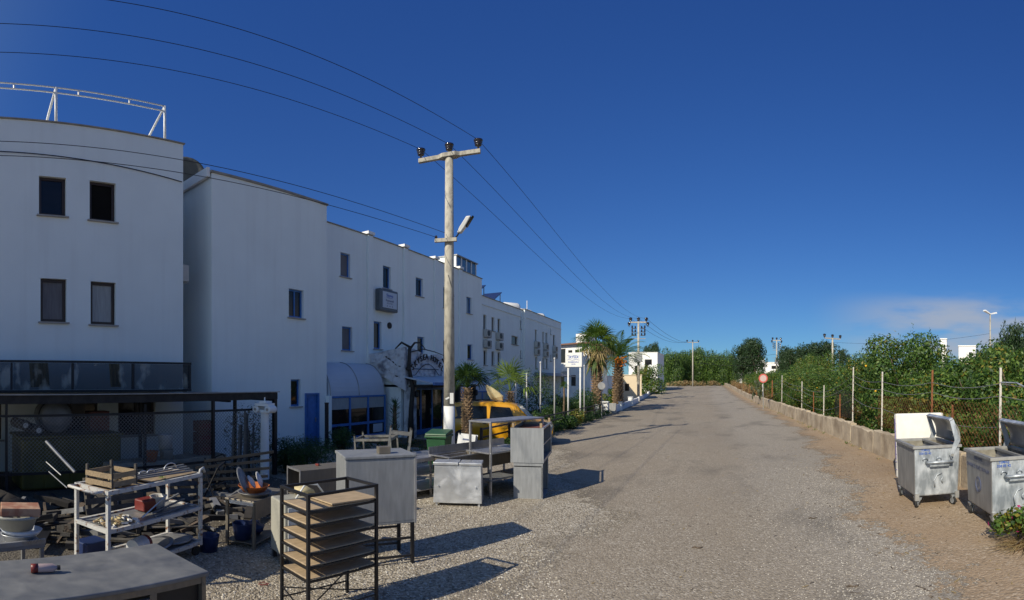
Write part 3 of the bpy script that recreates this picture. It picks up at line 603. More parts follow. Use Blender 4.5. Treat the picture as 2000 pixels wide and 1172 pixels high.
copy_thing(w0, (-15.7, 44.0, 7.75), .8, 'white water tank nearest the far end of the annexe roof', (1, 1, 1))
t = thing('chimney', 'small dark chimney pot with aerial on the annexe roof', 'chimney', (-15.3, 40.0, 7.7))
m = MB(); m.box(-.2, .2, -.3, .3, 0, 1.0); m.build('stack', 'brick_red', t); m = MB(); m.tube([(0, .4, .6), (0, .4, 2.0)], .03); m.build('aerial', 'white_paint', t)
# satellite dish
t = thing('satellite_dish', 'large grey mesh satellite dish on the roof between the two white buildings', 'satellite dish', tuple(atD(357, 19.5, 9.05)), 0.80)
m = MB(); n_ = 24; rings = 6; vs = [(0, .25, 0)]; fs = []
for i in range(1, rings + 1):
    for k in range(n_): r = .95 * i / rings; vs.append((r * math.cos(6.2832 * k / n_), .25 - .25 * (i / rings) ** 2, r * math.sin(6.2832 * k / n_)))
for k in range(n_): fs.append((0, 1 + k, 1 + (k + 1) % n_))
for i in range(rings - 1):
    for k in range(n_): fs.append((1 + i * n_ + k, 1 + (i + 1) * n_ + k, 1 + (i + 1) * n_ + (k + 1) % n_, 1 + i * n_ + (k + 1) % n_))
m.add(vs, fs); m.xf(Matrix.Translation((0, 0, 2.05)) @ Matrix.Rotation(R(20), 4, 'X')); o = m.build('reflector', 'dish', t, smooth=True); q = o.modifiers.new('s', 'SOLIDIFY'); q.thickness = .02
m = MB()
for k in range(8): a = k * .785; m.bar((0, .28, 2.05), (.9 * math.cos(a), .12, 2.05 + .9 * math.sin(a)), .025)
m.build('rib', 'dull_steel', t); m = MB(); m.tube([(0, .35, .0), (0, .35, 2.0)], .05); m.build('mast', 'dull_steel', t)

# drain pipes and cable conduits on the facades
for root, X, y, z0_, z1_ in ((ht, X3, 20.3, 3.4, 9.2), (ht, X3, 24.9, 3.4, 9.2), (hw, X4, 36.8, .2, 8.1)):
    m = MB(); m.tube([(X + .05, y, z0_), (X + .05, y, z1_)], .03 if root is not hw else .04, 8); m.build('drain_pipe', 'white_plaster', root, world=True, smooth=True)
# --- box sign on the hotel wall
ya_, zt_ = onX(742, 562, X3 + .3); yb_, _ = onX(777, 562, X3 + .3); _, zb_ = onX(742, 605, X3 + .3)
t = thing('wall_sign', 'grey box sign with a pale face and blue lettering high on the hotel wall', 'sign', (X3 + .02, (ya_ + yb_) / 2, (zt_ + zb_) / 2), math.pi / 2)
W, Hh = (yb_ - ya_), (zt_ - zb_)
m = MB(); m.box(-W / 2, W / 2, -.30, 0, -Hh / 2, Hh / 2); m.build('casing', 'sign_grey', t, bevel=.05)
m = MB(); m.box(-W * .38, W * .40, -.325, -.302, -Hh * .36, Hh * .38); fc = m.build('face', 'sign_face', t)
FM = lambda x, z: frameM((x, -.328, z), (1, 0, 0), (0, 0, 1))
text('Skysea', .20, 'lettering', 'blue_print', t, FM(0, Hh * .22)); text('Kasmanali', .155, 'lettering', 'grey_print', t, FM(0, -.02))
text('H O T E L', .11, 'lettering', 'grey_print', t, FM(0, -.16)); 
for k in (-1, 0, 1):
    m = MB(); pts = []
    for j in range(10): r = .045 if j % 2 == 0 else .02; pts.append((r * math.sin(j * .6283), r * math.cos(j * .6283)))
    m.prism(pts, lambda a, b, q, k=k: (k * .2 + a, -.327 - q, -.29 + b), .004); m.build('star', 'grey_print', t)
m = MB(); m.tube([(-.25 + .05 * i, -.33, Hh * .10 + .02 * math.sin(i * .9)) for i in range(11)], .008, 4); m.build('wave_line', 'blue_print', t)

# --- glazed restaurant fronts with rounded white canopies
def restaurant(label, ya, yb, posters):
    Xg = -13.2
    t = thing('restaurant_front', label, 'restaurant front', (Xg, (ya + yb) / 2, 0))
    n_ = 12; m = MB(); vs = []
    zt, zb = 3.3, 1.92; dx = 1.08
    for k in range(n_ + 1):
        a = math.pi / 2 * k / n_; x = X3 + dx * math.sin(a) * 1.0 + .02; z = zb + (zt - zb) * math.cos(a)
        vs += [(x, ya, z), (x, yb, z)]
    m.add(vs, [(2 * k, 2 * k + 2, 2 * k + 3, 2 * k + 1) for k in range(n_)])
    c = len(m.v)
    for yy in (ya, yb):
        m.add([(X3 + .02, yy, zb)] + [vs[2 * k if yy == ya else 2 * k + 1] for k in range(n_ + 1)], [tuple(range(n_ + 2))])
    cano = m.build('canopy', 'awning_white', t, world=True, smooth=False)
    for yy in (ya + .02, (ya + yb) / 2, yb - .02):
        m = MB(); m.tube([(v[0] + .01, yy, v[2] + .012) for v in vs[::2]], .018, 5); m.build('seam', 'dull_steel', cano, world=True)
    m = MB(); m.box(X3 + .02, Xg + .1, ya - .14, ya, -.2, 1.94); m.box(Xg - .1, Xg + .04, ya + .02, yb, -.2, .18); m.build('low_wall', 'white_plaster', t, world=True)
    n = 3 if yb - ya < 4.2 else 6; wd = (yb - ya) / n; f = MB()
    for i in range(n + 1): y = ya + wd * i; f.box(Xg - .05, Xg + .03, y - .045, y + .045, .18, 1.92)
    f.box(Xg - .045, Xg + .025, ya, yb, .70, .80); f.box(Xg - .045, Xg + .025, ya, yb, 1.84, 1.915); f.box(Xg - .045, Xg + .025, ya, yb, .183, .25)
    fo = f.build('window_frame', 'blue_paint', t, world=True)
    for i in range(n):
        for z0, z1 in ((.25, .70), (.80, 1.84)):
            m = MB(); m.box(Xg - .02, Xg - .01, ya + wd * i + .045, ya + wd * (i + 1) - .045, z0, z1); m.build('pane', 'glass_dark', t, world=True)
        m = MB(); m.box(Xg - .009, Xg - .004, ya + wd * i + .06, ya + wd * (i + 1) - .06, 1.38, 1.83); m.build('blind', 'curtain_pale', t, world=True)
    if posters:
        m = MB(); m.box(Xg + .0, Xg + .012, ya + wd * 2.3, ya + wd * 2.85, .30, .66); po = m.build('poster', 'sign_face', t, world=True)
    return t
restaurant('blue framed restaurant window under a rounded white canopy, left of the entrance', 13.75, 17.25, True)
restaurant('blue framed restaurant window under a rounded white canopy, behind the yellow taxi', 21.4, 28.2, False)

# --- entrance: painted rock mural walls, sculpted tree, porch roof, doors
t = thing('hotel_entrance', 'rocky painted entrance with arched hotel lettering, blue doors and porch roof', 'entrance', (-12.3, 18.5, 0))
Xe = -12.25; Yc = 17.55
def rocky(fn, nu, nv, amp, name, seed):
    m = MB(); q = random.Random(seed); vs = []
    for j in range(nv + 1):
        for i in range(nu + 1):
            vs.append(fn(i / nu, j / nv, q.uniform(-amp, amp)))
    fs = [(j * (nu + 1) + i, j * (nu + 1) + i + 1, (j + 1) * (nu + 1) + i + 1, (j + 1) * (nu + 1) + i) for j in range(nv) for i in range(nu)]
    m.add(vs, fs); o = m.build(name, 'mural_rock', t, world=True); s = o.modifiers.new('s', 'SOLIDIFY'); s.thickness = .12; s.offset = 1 if name == 'side_panel' else -1; return o
rocky(lambda u, v, r: (X3 + .02 + (Xe - X3) * u, Yc + r, (2.1 + .9 * (1 - u) * 1.15) * (1 - v) + (3.78 + .22 * u) * v), 16, 10, .035, 'side_panel', 2)
rocky(lambda u, v, r: (Xe + r, Yc + .1 + 3.0 * u, 2.75 + (1.15 + .1 * math.sin(u * 9) - .22 * u) * v), 26, 10, .04, 'mural', 5)
q = random.Random(9)
m = MB(); m.tube([(Xe + .25, Yc + .0, 0), (Xe + .2, Yc + .1, 1.2), (Xe + .28, Yc + .12, 2.2), (Xe + .12, Yc + .05, 3.1), (Xe + .2, Yc, 4.05)], [.15, .11, .10, .09, .07], 9)
tr = m.build('sculpted_trunk', 'dark_timber', t, world=True, smooth=True)
for pts, r in (([(Xe + .2, Yc, 3.9), (Xe + .25, Yc + .3, 4.2), (Xe + .2, Yc + .8, 4.25), (Xe + .15, Yc + 1.3, 4.0)], [.05, .045, .035, .02]), ([(Xe + .2, Yc, 3.0), (Xe - .4, Yc - .08, 3.2), (Xe - 1.0, Yc - .08, 3.6), (Xe - 1.5, Yc - .06, 3.7)], [.07, .05, .04, .02]),
               ([(Xe + .2, Yc, 2.6), (Xe - .5, Yc - .08, 2.75), (Xe - 1.1, Yc - .08, 3.2)], [.06, .05, .02]), ([(Xe + .2, Yc, 4.0), (Xe - .1, Yc - .2, 4.2), (Xe - .5, Yc - .1, 3.95)], [.06, .05, .03]), ([(Xe + .15, Yc + .2, 3.8), (Xe + .12, Yc + 1.2, 3.98), (Xe + .12, Yc + 2.2, 3.9), (Xe + .14, Yc + 3.1, 3.75)], [.03, .025, .022, .015]),
               ([(Xe + .12, Yc + 2.9, 3.6), (Xe + .14, Yc + 3.15, 3.3), (Xe + .1, Yc + 3.1, 2.9)], [.04, .03, .02])):
    m = MB(); m.tube(pts, r, 6); m.build('branch', 'dark_timber', tr, world=True, smooth=True)
word = 'SKYSEA HOTEL'
for i, ch in enumerate(word):
    if ch == ' ': continue
    u = (i - 5.5) / 5.5; yy = Yc + 1.62 + u * 1.28; zz = 3.62 - .50 * u * u; ang = -u * .62
    M = Matrix.Translation((Xe + .12, yy, zz)) @ Matrix.Rotation(math.pi / 2, 4, 'Z') @ Matrix.Rotation(math.pi / 2, 4, 'X') @ Matrix.Rotation(ang, 4, 'Z')
    text(ch, .36, 'letter', 'letter_dark', t, WM[t.name].inverted() @ M, extrude=.02)
m = MB(); m.tube([(Xe + .1, Yc + .5 + .11 * i, 3.06 + .0 * i) for i in range(20)], .018, 5); m.build('metal_arch', 'black_metal', t, world=True)
m = MB(); m.tube([(Xe + .1, Yc + .6 + 2.0 * i / 14, 2.8 + .50 * math.sin(math.pi * i / 14)) for i in range(15)], .018, 5); m.build('metal_arch', 'dark_timber', t, world=True)
# porch roof
m = MB()
def slab(m, q, th):
    vs = [Vector(p) for p in q]; n = (vs[1] - vs[0]).cross(vs[2] - vs[0]).normalized() * th
    m.add(vs + [v - n for v in vs], [(0, 1, 2, 3), (7, 6, 5, 4), (0, 4, 5, 1), (1, 5, 6, 2), (2, 6, 7, 3), (3, 7, 4, 0)])
slab(m, [(Xe + .02, Yc - .1, 2.72), (-10.9, Yc + .1, 2.42), (-10.9, Yc + 1.9, 2.42), (Xe + .02, Yc + 1.9, 2.72)], .06)
slab(m, [(Xe + .02, Yc + 1.9, 2.72), (-10.9, Yc + 1.9, 2.42), (-10.9, Yc + 4.6, 2.62), (Xe + .02, Yc + 4.6, 2.85)], .06)
pr = m.build('porch_roof', 'awning_white', t, world=True)
m = MB(); m.bar((-10.87, Yc + .05, 2.40), (-10.87, Yc + 1.9, 2.38), .05, .12); m.bar((-10.87, Yc + 1.9, 2.38), (-10.87, Yc + 4.6, 2.58), .05, .12); m.build('blue_edge', 'blue_paint', pr, world=True)
m = MB(); m.box(Xe, -11.0, Yc + .2, Yc + 4.5, 2.25, 2.33); m.build('soffit', 'dark_timber', pr, world=True)
for (x, y) in ((-11.1, Yc + 2.6), (-11.2, Yc + 4.4)):
    m = MB(); m.box(x - .1, x + .1, y - .1, y + .1, 0, 2.36); m.build('post', 'dark_timber', t, world=True)
m = MB(); m.box(Xe - .3, Xe + .15, Yc + .25, Yc + .6, 0, 2.7); m.build('pier', 'mural_rock', t, world=True)
f = MB(); y0, y1 = Yc + .6, Yc + 3.6; Xd = Xe - .3
for k in range(4): y = y0 + (y1 - y0) * k / 3; f.box(Xd - .04, Xd + .04, y - .05, y + .05, 0, 2.2)
f.box(Xd - .035, Xd + .035, y0, y1, 2.1, 2.2); f.box(Xd - .035, Xd + .035, y0, y1, 0.02, .25); f.build('door_frame', 'blue_paint', t, world=True)
for k in range(3):
    a = y0 + (y1 - y0) * k / 3 + .05; b = y0 + (y1 - y0) * (k + 1) / 3 - .05
    m = MB(); m.box(Xd - .01, Xd + .0, a, b, .25, 2.1); p = m.build('glass_door', 'glass_dark', t, world=True)
    m = MB(); m.box(Xd + .005, Xd + .05, b - .08, b - .05, .9, 1.2); m.build('handle', 'dull_steel', p, world=True)
m = MB(); m.box(X3, Xd - .05, Yc + .1, Yc + .3, 0, 3.6); m.box(X3, Xd - .05, Yc + 3.6, Yc + 3.8, 0, 3.6); m.box(X3, Xe, Yc + .1, Yc + 3.8, 2.25, 2.35); m.build('lobby_wall', 'white_plaster', t, world=True)
for y in (Yc + .42, Yc + 4.4):
    m = MB(); m.lathe([(.03, .25), (.09, .2), (.10, 0), (.05, -.06)], (Xe + .28 if y < Yc + 1 else -11.05, y, 1.85), 10); m.build('lantern', 'black_metal', t, world=True)
# ------------------------------------------------------------------ utility poles and wires
def insul(root, p, s=1.0):
    m = MB(); m.lathe([(.03, -.1), (.03, .02), (.07, .02), (.11, .05), (.115, .08), (.085, .10), (.125, .13), (.13, .16), (.09, .18), (.14, .21), (.15, .25), (.14, .29), (.08, .32), (.05, .34)], (0, 0, 0), 14)
    m.xf(Matrix.Translation(p) @ Matrix.Scale(s, 4)); return m.build('insulator', 'insulator', root, smooth=True)
PA = Vector((-7.72, 13.45, 0)); ZT = 10.15
adir = Vector((1.7, .55, 0)).normalized(); arz = math.atan2(adir.y, adir.x)
p1 = thing('utility_pole', 'tall concrete utility pole with white painted base standing among the kitchen junk', 'utility pole', tuple(PA), arz)
m = MB(); m.tube([(0, 0, 1.72), (0, 0, 5.5), (0, 0, ZT)], [.175, .155, .128], 20); m.build('pole', 'pole_concrete', p1, smooth=True)
m = MB(); m.tube([(0, 0, 0), (0, 0, 1.72)], [.186, .179], 20); m.build('painted_base', 'white_paint', p1, smooth=True)
m = MB(); poly = [(-1.0, -.07), (-.35, -.07), (-.2, -.17), (.2, -.17), (.35, -.07), (1.0, -.07), (1.0, .07), (.35, .07), (.2, .17), (-.2, .17), (-.35, .07), (-1.0, .07)]
m.prism(poly, lambda a, b, q: (a, b, ZT - .02 + .10 * a + q), .16); m.build('crossarm', 'pole_concrete', p1, bevel=.01)
for a in (-.93, 0, .93): insul(p1, (a, 0, ZT + .24 + .10 * a), 1.0)
m = MB(); m.box(-.42, .28, -.25, -.15, 7.0, 7.12); m.build('small_arm', 'pole_concrete', p1)
m = MB(); m.lathe([(.03, 0), (.05, .04), (.03, .1)], (-.38, -.2, 7.13), 8); m.build('small_insulator', 'insulator', p1)
lp = MB(); lp.tube([(.2, -.2, 7.1), (.30, -.25, 7.16), (.40, -.3, 7.3)], .025, 6); la = lp.build('lamp_bracket', 'black_metal', p1)
m = MB(); d = Vector((.45, -.28, .62)).normalized(); c = Vector((.38, -.28, 7.24))
m.add([c + d * s * .62 + Vector((w_, 0, 0)) * (1.25 - abs(s - .6)) + Vector((0, h_, 0)) for s in (0, .35, 1.0) for w_, h_ in ((-.09, -.1), (.08, -.12), (.1, .08), (-.09, .1))],
      [(0, 1, 2, 3), (11, 10, 9, 8)] + [(i * 4 + k, (i + 1) * 4 + k, (i + 1) * 4 + (k + 1) % 4, i * 4 + (k + 1) % 4) for i in range(2) for k in range(4)])
m.build('street_lamp', 'white_paint', p1, bevel=.02)
m = MB(); c2 = c + d * .42 + Vector((.115, -.03, 0)); m.add([c2 + d * a * .2 + Vector((.0, b * .08, 0)) + Vector((e, 0, 0)) for e in (0, .03) for a, b in ((-1, -1), (1, -1), (1, 1), (-1, 1))], [(0, 1, 2, 3), (7, 6, 5, 4), (0, 4, 5, 1), (1, 5, 6, 2), (2, 6, 7, 3), (3, 7, 4, 0)])
m.build('lamp_glass', 'glass_dark', p1)
m = MB(); m.box(.06, .175, -.19, -.178, 1.80, 2.14); m.build('notice', 'white_plastic', p1)
m = MB(); m.prism([(-.10, 1.96), (0.02, 2.02), (.05, 1.98), (-.06, 1.92)], lambda a, b, q: (a, -.176 - q, b), .003); m.build('torn_sticker', 'white_plastic', p1)
m = MB(); m.tube([(.0, -.165, 5.9), (.08, -.14, 5.6), (.16, -.02, 5.2)], .008, 4); m.build('cable', 'wire', p1)

def far_pole(loc, h, rz, label, trafo=False, arm=1.0, lamp=False):
    t = thing('utility_pole', label, 'utility pole', tuple(loc), rz, 'utility poles farther off')
    m = MB(); m.tube([(0, 0, -.5), (0, 0, h)], [.2, .12], 10); m.build('pole', 'pole_concrete', t, smooth=True)
    m = MB(); m.bar((-arm, 0, h - .1), (arm, 0, h - .1), .12, .16); m.build('crossarm', 'pole_concrete', t)
    for a in (-arm, 0, arm):
        insul(t, (a, 0, h + .02), 1.5)
    if trafo:
        for a in (-arm * .95, arm * .95): insul(t, (a * 1.25, 0, h - .55), 1.4)
        for k in range(3):
            for s in (-1, 1):
                m = MB(); m.bar((s * .25, 0, h - .9 - k * .45), (s * .85, 0, h - .9 - k * .45), .08, .1); m.lathe([(.08, 0), (.11, .1), (.08, .2), (.11, .3), (.07, .36)], (s * .8, 0, h - .88 - k * .45), 8); m.lathe([(.07, 0), (.1, .1), (.07, .3)], (s * .4, 0, h - .88 - k * .45), 8); m.build('fuse_switch', 'insulator', t)
        for zz in (2.2, 3.9): m = MB(); m.bar((-.9, 0, h - zz), (.9, 0, h - zz), .1); m.build('lower_arm', 'dull_steel', t)
        m = MB(); m.box(-.5, .5, -.75, -.2, h - 5.2, h - 4.2); m.build('transformer', 'dull_steel', t, bevel=.04)
    if lamp:
        m = MB(); m.bar((0, 0, h - 2.6), (.9, -.2, h - 2.5), .08); m.build('lamp_arm', 'black_metal', t)
    return t
P2 = atD(1247, 62, 0); far_pole(P2, zD(628, 62), .1, 'concrete pole with stacked switches and transformer behind the tall palm', True, 1.0)
P3 = atD(1353, 128, gz(0, 128)); far_pole(P3, zD(668, 128) - P3.z, 0.2, 'slim concrete pole at the end of the road before the trees', False, 1.5, True)
P4 = atD(1517, 105, 0); far_pole(P4, zD(664, 105), .1, 'thin pole with switch boxes above the orchard beside the white sheds', True, .9)
P5 = atD(1626, 72, 0); far_pole(P5, zD(660, 72), .5, 'leaning armed pole rising over the orchard by the dark pines', False, 1.6)
P6 = atD(1640, 85, 0); far_pole(P6, zD(690, 85), .5, 'short pale pole top just right of the armed orchard pole', False, .25)
P7 = atD(1934, 60, 0)
t = thing('street_lamp', 'tall thin street lamp with twin heads over the orchard at the right', 'street lamp', tuple(P7), 0.4)
h = zD(614, 60); m = MB(); m.tube([(0, 0, -.3), (0, 0, h)], [.16, .08], 8); m.build('pole', 'pole_concrete', t)
for s in (-1, 1):
    m = MB(); m.add([(s * .1, -.12, h), (s * 1.3, -.2, h + .25), (s * 1.3, .2, h + .25), (s * .1, .12, h), (s * .1, -.12, h + .12), (s * 1.2, -.16, h + .42), (s * 1.2, .16, h + .42), (s * .1, .12, h + .12)], [(0, 1, 2, 3), (4, 5, 6, 7), (0, 1, 5, 4), (1, 2, 6, 5), (2, 3, 7, 6), (3, 0, 4, 7)]); m.build('lamp_head', 'white_paint', t)

def cable(label, p, q, sag, r=.009, name='power_line', group='overhead wires', n=28):
    p = Vector(p); q = Vector(q); pts = []
    for i in range(n + 1):
        u = i / n; v = p.lerp(q, u); pts.append((v.x, v.y, v.z - 4 * sag * u * (1 - u)))
    m = MB(); m.tube(pts, r, 5); o = m.build(name, 'wire', None, smooth=True); return tag(o, label, 'wire', group)
prev = Vector((-9.6, -24, 0))
for i, a in enumerate((-.93, 0, .93)):
    q = PA + adir * a + Vector((0, 0, ZT + .52 + .10 * a)); nm = ('lowest', 'middle', 'highest')[i]
    cable(f'{nm} of the three thick wires sweeping from the near pole to the upper left', q, prev + Vector((a * 1.1 - .55 * (1 - i), -a * .2, 11.1)), .75 + .1 * i)
    cable(f'{nm} of the three wires running from the near pole up the road to the palms', q, P2 + Vector((a * 1.0, 0, zD(628, 62) + .4)), 1.6)
for i, a in enumerate((-1, 0, 1)):
    nm = ('left', 'middle', 'right')[i]
    cable(f'{nm} wire from the switch pole to the pole at the road end', P2 + Vector((a, 0, zD(628, 62) + .4)), P3 + Vector((a * 1.4, 0, zD(668, 128) - P3.z + .4)), 1.6, .02)
sa = PA + Vector((-.35, -.3, 7.2))
cable('upper of the two thin wires crossing in front of the white buildings', sa + Vector((.3, .1, .12)), (-10.4, -24, 8.3), .55, .008)
cable('lower of the two thin wires crossing in front of the white buildings', sa, (-10.0, -24, 7.85), .62, .008)
cable('thick drooping cable close to the parapet of the left building', (-13.27, 7.3, 9.05), (-13.22, -6, 8.6), -.45, .016)
cable('pale upper wire over the far orchard pines', P4 + Vector((0, 0, 9.5)), P5 + Vector((0, 0, 7.9)), .9, .03)
cable('pale lower wire over the far orchard pines', P4 + Vector((0, 0, 7.6)), P5 + Vector((0, 0, 6.2)), .5, .03)
cable('wire from the armed orchard pole to the twin street lamp', P5 + Vector((0, 0, 8.3)), P7 + Vector((0, 0, 8.4)), .7, .015)
cable('upper wire from the road end to the orchard switch pole', P3 + Vector((0, 0, 8.2)), P4 + Vector((0, 0, 8.4)), .8, .03)
cable('lower wire from the road end to the orchard switch pole', P3 + Vector((0, 0, 6.5)), P4 + Vector((0, 0, 6.4)), .8, .03)

# ------------------------------------------------------------------ kitchen clearance: steel tables, racks, cabinets
def tbl(name, label, cat, A, B, depth, z, group=None, legw=.04, top='dull_steel', shelf=None, apron=.05, z0=0, legm=None):
    loc, rz, L = AB(A, B); t = thing(name, label, cat, (loc[0], loc[1], z0), rz, group); h = z - z0
    m = MB(); m.box(0, L, 0, depth, h - apron, h); m.build('table_top', top, t, bevel=.008)
    for x in (.03, L - .03):
        for y in (.03, depth - .03):
            m = MB(); m.box(x - legw / 2, x + legw / 2, y - legw / 2, y + legw / 2, 0, h - apron); m.build('leg', legm or top, t)
    if shelf is not None:
        for s in (shelf if isinstance(shelf, (list, tuple)) else [shelf]):
            m = MB(); m.box(.01, L - .01, .01, depth - .01, s - .02, s); m.build('shelf', top, t, bevel=.004)
    return t, L
# black bakery rack in the foreground
A = at(602, 966, 1.43); B = at(735, 945, 1.43); loc, rz, L = AB(A, B); dp = .50
t = thing('bakery_rack', 'black metal rack holding seven plywood shelves in the foreground', 'rack', (loc[0], loc[1], 0), rz)
for x in (0, L):
    for y in (0, dp):
        m = MB(); m.box(x - .016, x + .016, y - .016, y + .016, .0, 1.43); m.build('post', 'black_metal', t, bevel=.003)
m = MB(); z = 1.415
for p, q in (((.016, 0), (L - .016, 0)), ((.016, dp), (L - .016, dp)), ((0, .016), (0, dp - .016)), ((L, .016), (L, dp - .016))): m.bar((*p, z), (*q, z), .028)
m.build('top_rail', 'black_metal', t)
zs = [1.245, 1.10, .955, .81, .665, .52]
for i, z in enumerate(zs):
    m = MB()
    for y in (0, dp): m.bar((.016, y, z), (L - .016, y, z), .022)
    for x in (0, L): m.bar((x, .016, z), (x, dp - .016, z), .022)
    fr = m.build('shelf_frame', 'black_metal', t)
    m = MB(); m.box(.012, L - .012, .012, dp - .012, z + .012, z + .026); m.build('plywood_shelf', 'plywood', t, bevel=.002)
m = MB(); m.box(L * .27, L - .03, -.01, dp * .95, 1.286, 1.300); m.xf(Matrix.Rotation(.03, 4, 'Y') @ Matrix.Translation((0, 0, .012))); m.build('loose_board', 'plywood', t)
m = MB(); m.bar((.0, .0, .22), (L, dp, .30), .012); m.bar((0, dp, .28), (L, 0, .22), .012); m.bar((.0, 0, .16), (L, 0, .16), .014); m.bar((0, dp, .16), (L, dp, .16), .014); m.bar((0, 0, .3), (0, dp, .1), .012); m.bar((0, 0, .1), (0, dp, .3), .012); m.build('cross_brace', 'black_metal', t)

# grey drum-lidded cabinet on black legs
A = at(675, 893, 1.54); B = at(811, 887, 1.54); loc, rz, L = AB(A, B); dp = .62
t = thing('steel_cabinet', 'large grey sheet metal cabinet on black legs casting a long shadow', 'cabinet', (loc[0], loc[1], 0), rz)
m = MB(); m.box(0, L, 0, dp, .60, 1.50); m.build('body', 'grey_sheet', t, bevel=.01)
m = MB(); m.box(-.015, L + .015, -.015, dp + .01, 1.502, 1.545); m.build('lid', 'grey_sheet', t, bevel=.01)
m = MB(); m.box(L * .5, L * .5 + .16, .10, .22, 1.547, 1.64); m.build('vent_box', 'brown_steel', t, bevel=.006)
m = MB(); m.box(.006, L - .006, -.004, -.0005, .64, 1.47); m.build('door_panel', 'grey_sheet', t, bevel=.002)
m = MB(); m.box(L - .012, L + .012, -.02, .012, .60, 1.49); m.build('corner_strip', 'steel', t)
for x in (.03, L - .03):
    for y in (.03, dp - .03): m = MB(); m.box(x - .022, x + .022, y - .022, y + .022, 0, .60); m.build('leg', 'black_metal', t)
for z in (.38, .12):
    for y in (.03, dp - .03): m = MB(); m.bar((.05, y, z), (L - .05, y, z), .03); m.build('stretcher', 'black_metal', t)

# low steel counter at the bottom left
A = Vector((-3.33, -.1, 0)); B = Vector((-3.44, 2.12, 0)); loc, rz, L = AB(A, B)
t = thing('steel_counter', 'long steel counter with a scratched dusty top filling the bottom left corner', 'counter', loc, rz); dp = .90; z = .85
m = MB(); m.box(-.02, L + .02, -.02, dp, z - .045, z); m.build('counter_top', 'dusty_steel', t, bevel=.012)
m = MB(); m.box(0, .04, 0, dp - .03, .08, z - .047); m.box(L - .04, L, 0, dp - .03, .08, z - .047); m.box(.041, L - .041, dp - .05, dp - .03, .08, z - .047); m.box(.041, L - .041, 0.02, dp - .051, .08, .12); m.build('carcass', 'brown_steel', t)
m = MB(); m.box(.041, L - .041, 0.004, .03, z - .11, z - .048); m.box(L - .52, L - .46, 0.004, .03, .12, z - .111); m.build('front_rail', 'brown_steel', t)
m = MB(); m.box(L - .455, L - .045, .05, .10, z - .30, z - .13); m.build('opening_shade', 'black_metal', t)  # solid black block stands for the shade inside the opening
for k in range(3): m = MB(); m.box(L - .45, L - .05, .01, .05, z - .36 - k * .13, z - .32 - k * .13); m.build('drawer_lip', 'steel', t, bevel=.004)
m = MB(); m.box(L - 1.35, L - .53, -.015, .02, .15, z - .14); dd = m.build('sliding_door', 'brown_steel', t, bevel=.004)
m = MB(); m.tube([(L - .6, -.03, z - .18), (L - .6, -.03, z - .26)], .01); m.build('handle', 'steel', dd)
for x in (.1, L - .1): m = MB(); m.box(x - .03, x + .03, .05, .11, 0, .08); m.build('foot', 'black_metal', t)
# red item on the counter
p = at(88, 1118, .85); t = thing('red_bottle', 'red plastic bottle lying on its side on the steel counter', 'bottle', (p.x, p.y, .892), 1.42)
m = MB(); m.lathe([(.0, -.115), (.035, -.11), (.04, -.09), (.04, .06), (.02, .09), (.018, .10)], (0, 0, 0), 14, 'x'); m.build('bottle', 'pink_grey', t, smooth=True)
m = MB(); m.lathe([(.041, -.117), (.042, -.06)], (0, 0, 0), 14, 'x'); m.build('base_band', 'red_plastic', t, smooth=True)
m = MB(); m.lathe([(.022, .10), (.022, .125)], (0, 0, 0), 12, 'x'); m.build('cap', 'black_rubber', t)

# steel table with tubs behind the counter
t, L = tbl('steel_table', 'steel sink table at the left edge with a stack of tubs on it', 'table', Vector((-4.52, -.75, 0)), Vector((-4.83, 1.10, 0)), .62, .80, shelf=.35, top='dull_steel')
m = MB(); m.box(.0, L, -.012, .02, .80, .85); m.box(0, L, .60, .62, .80, .86); m.build('raised_edge', 'steel', t)
t = thing('sloping_tray', 'pale steel tray leaning against the front of the left sink table', 'tray', (-4.36, -.35, .45), AB((-4.52, -.75, 0), (-4.83, 1.10, 0))[1] , None, (-.5, 0))
m = MB(); m.box(0, 1.3, 0, .45, 0, .012); m.box(0, 1.3, -.01, 0, 0, .04); m.box(0, 1.3, .45, .46, 0, .04); m.build('tray', 'grey_sheet', t)
c = Vector((-4.99, .86, .80)); 
def tub(name, label, cat, loc, prof, m_, n=20, sx=1.0, sy=1.0, rz=0, grp=None):
    t = MB(); t.lathe(prof, (0, 0, 0), n, cap=False)
    k = len(t.v); n_ = n; t.f.append(tuple(range(n_))[::-1]); t.mi.append(0)
    t.xf(Matrix.Diagonal((sx, sy, 1, 1))); o = t.build(name, m_, None, smooth=True); o.location = loc; o.rotation_euler = (0, 0, rz); q = o.modifiers.new('s', 'SOLIDIFY'); q.thickness = .006
    return tag(o, label, cat, grp)
tub('baking_tin', 'shallow silver baking tin, lowest in the stack of tubs', 'tin', c, [(.15, 0), (.17, .07), (.18, .072)], 'bright_steel', sx=1.1, sy=.8, rz=1.4)
tub('blue_tray', 'pale blue tray wedged beneath the cream tub', 'tray', c + Vector((0, .02, .078)), [(.17, 0), (.20, .05)], 'sign_face', sx=1.1, sy=.8, rz=1.3)
tub('plastic_tub', 'cream plastic tub stacked on the tins at the left edge', 'tub', c + Vector((.02, -.03, .135)), [(.15, 0), (.19, .13), (.215, .135), (.215, .165), (.20, .168)], 'cream_plastic', sx=1.1, sy=.85, rz=1.4)
t = MB(); t.box(-.2, .2, -.13, .13, 0, .09); o = t.build('wooden_box', 'brick_red', None, bevel=.008); o.location = c + Vector((.03, .0, .306)); o.rotation_euler = (0.02, 0.03, 1.45); tag(o, 'reddish brown wooden block lying on top of the cream tub', 'block')

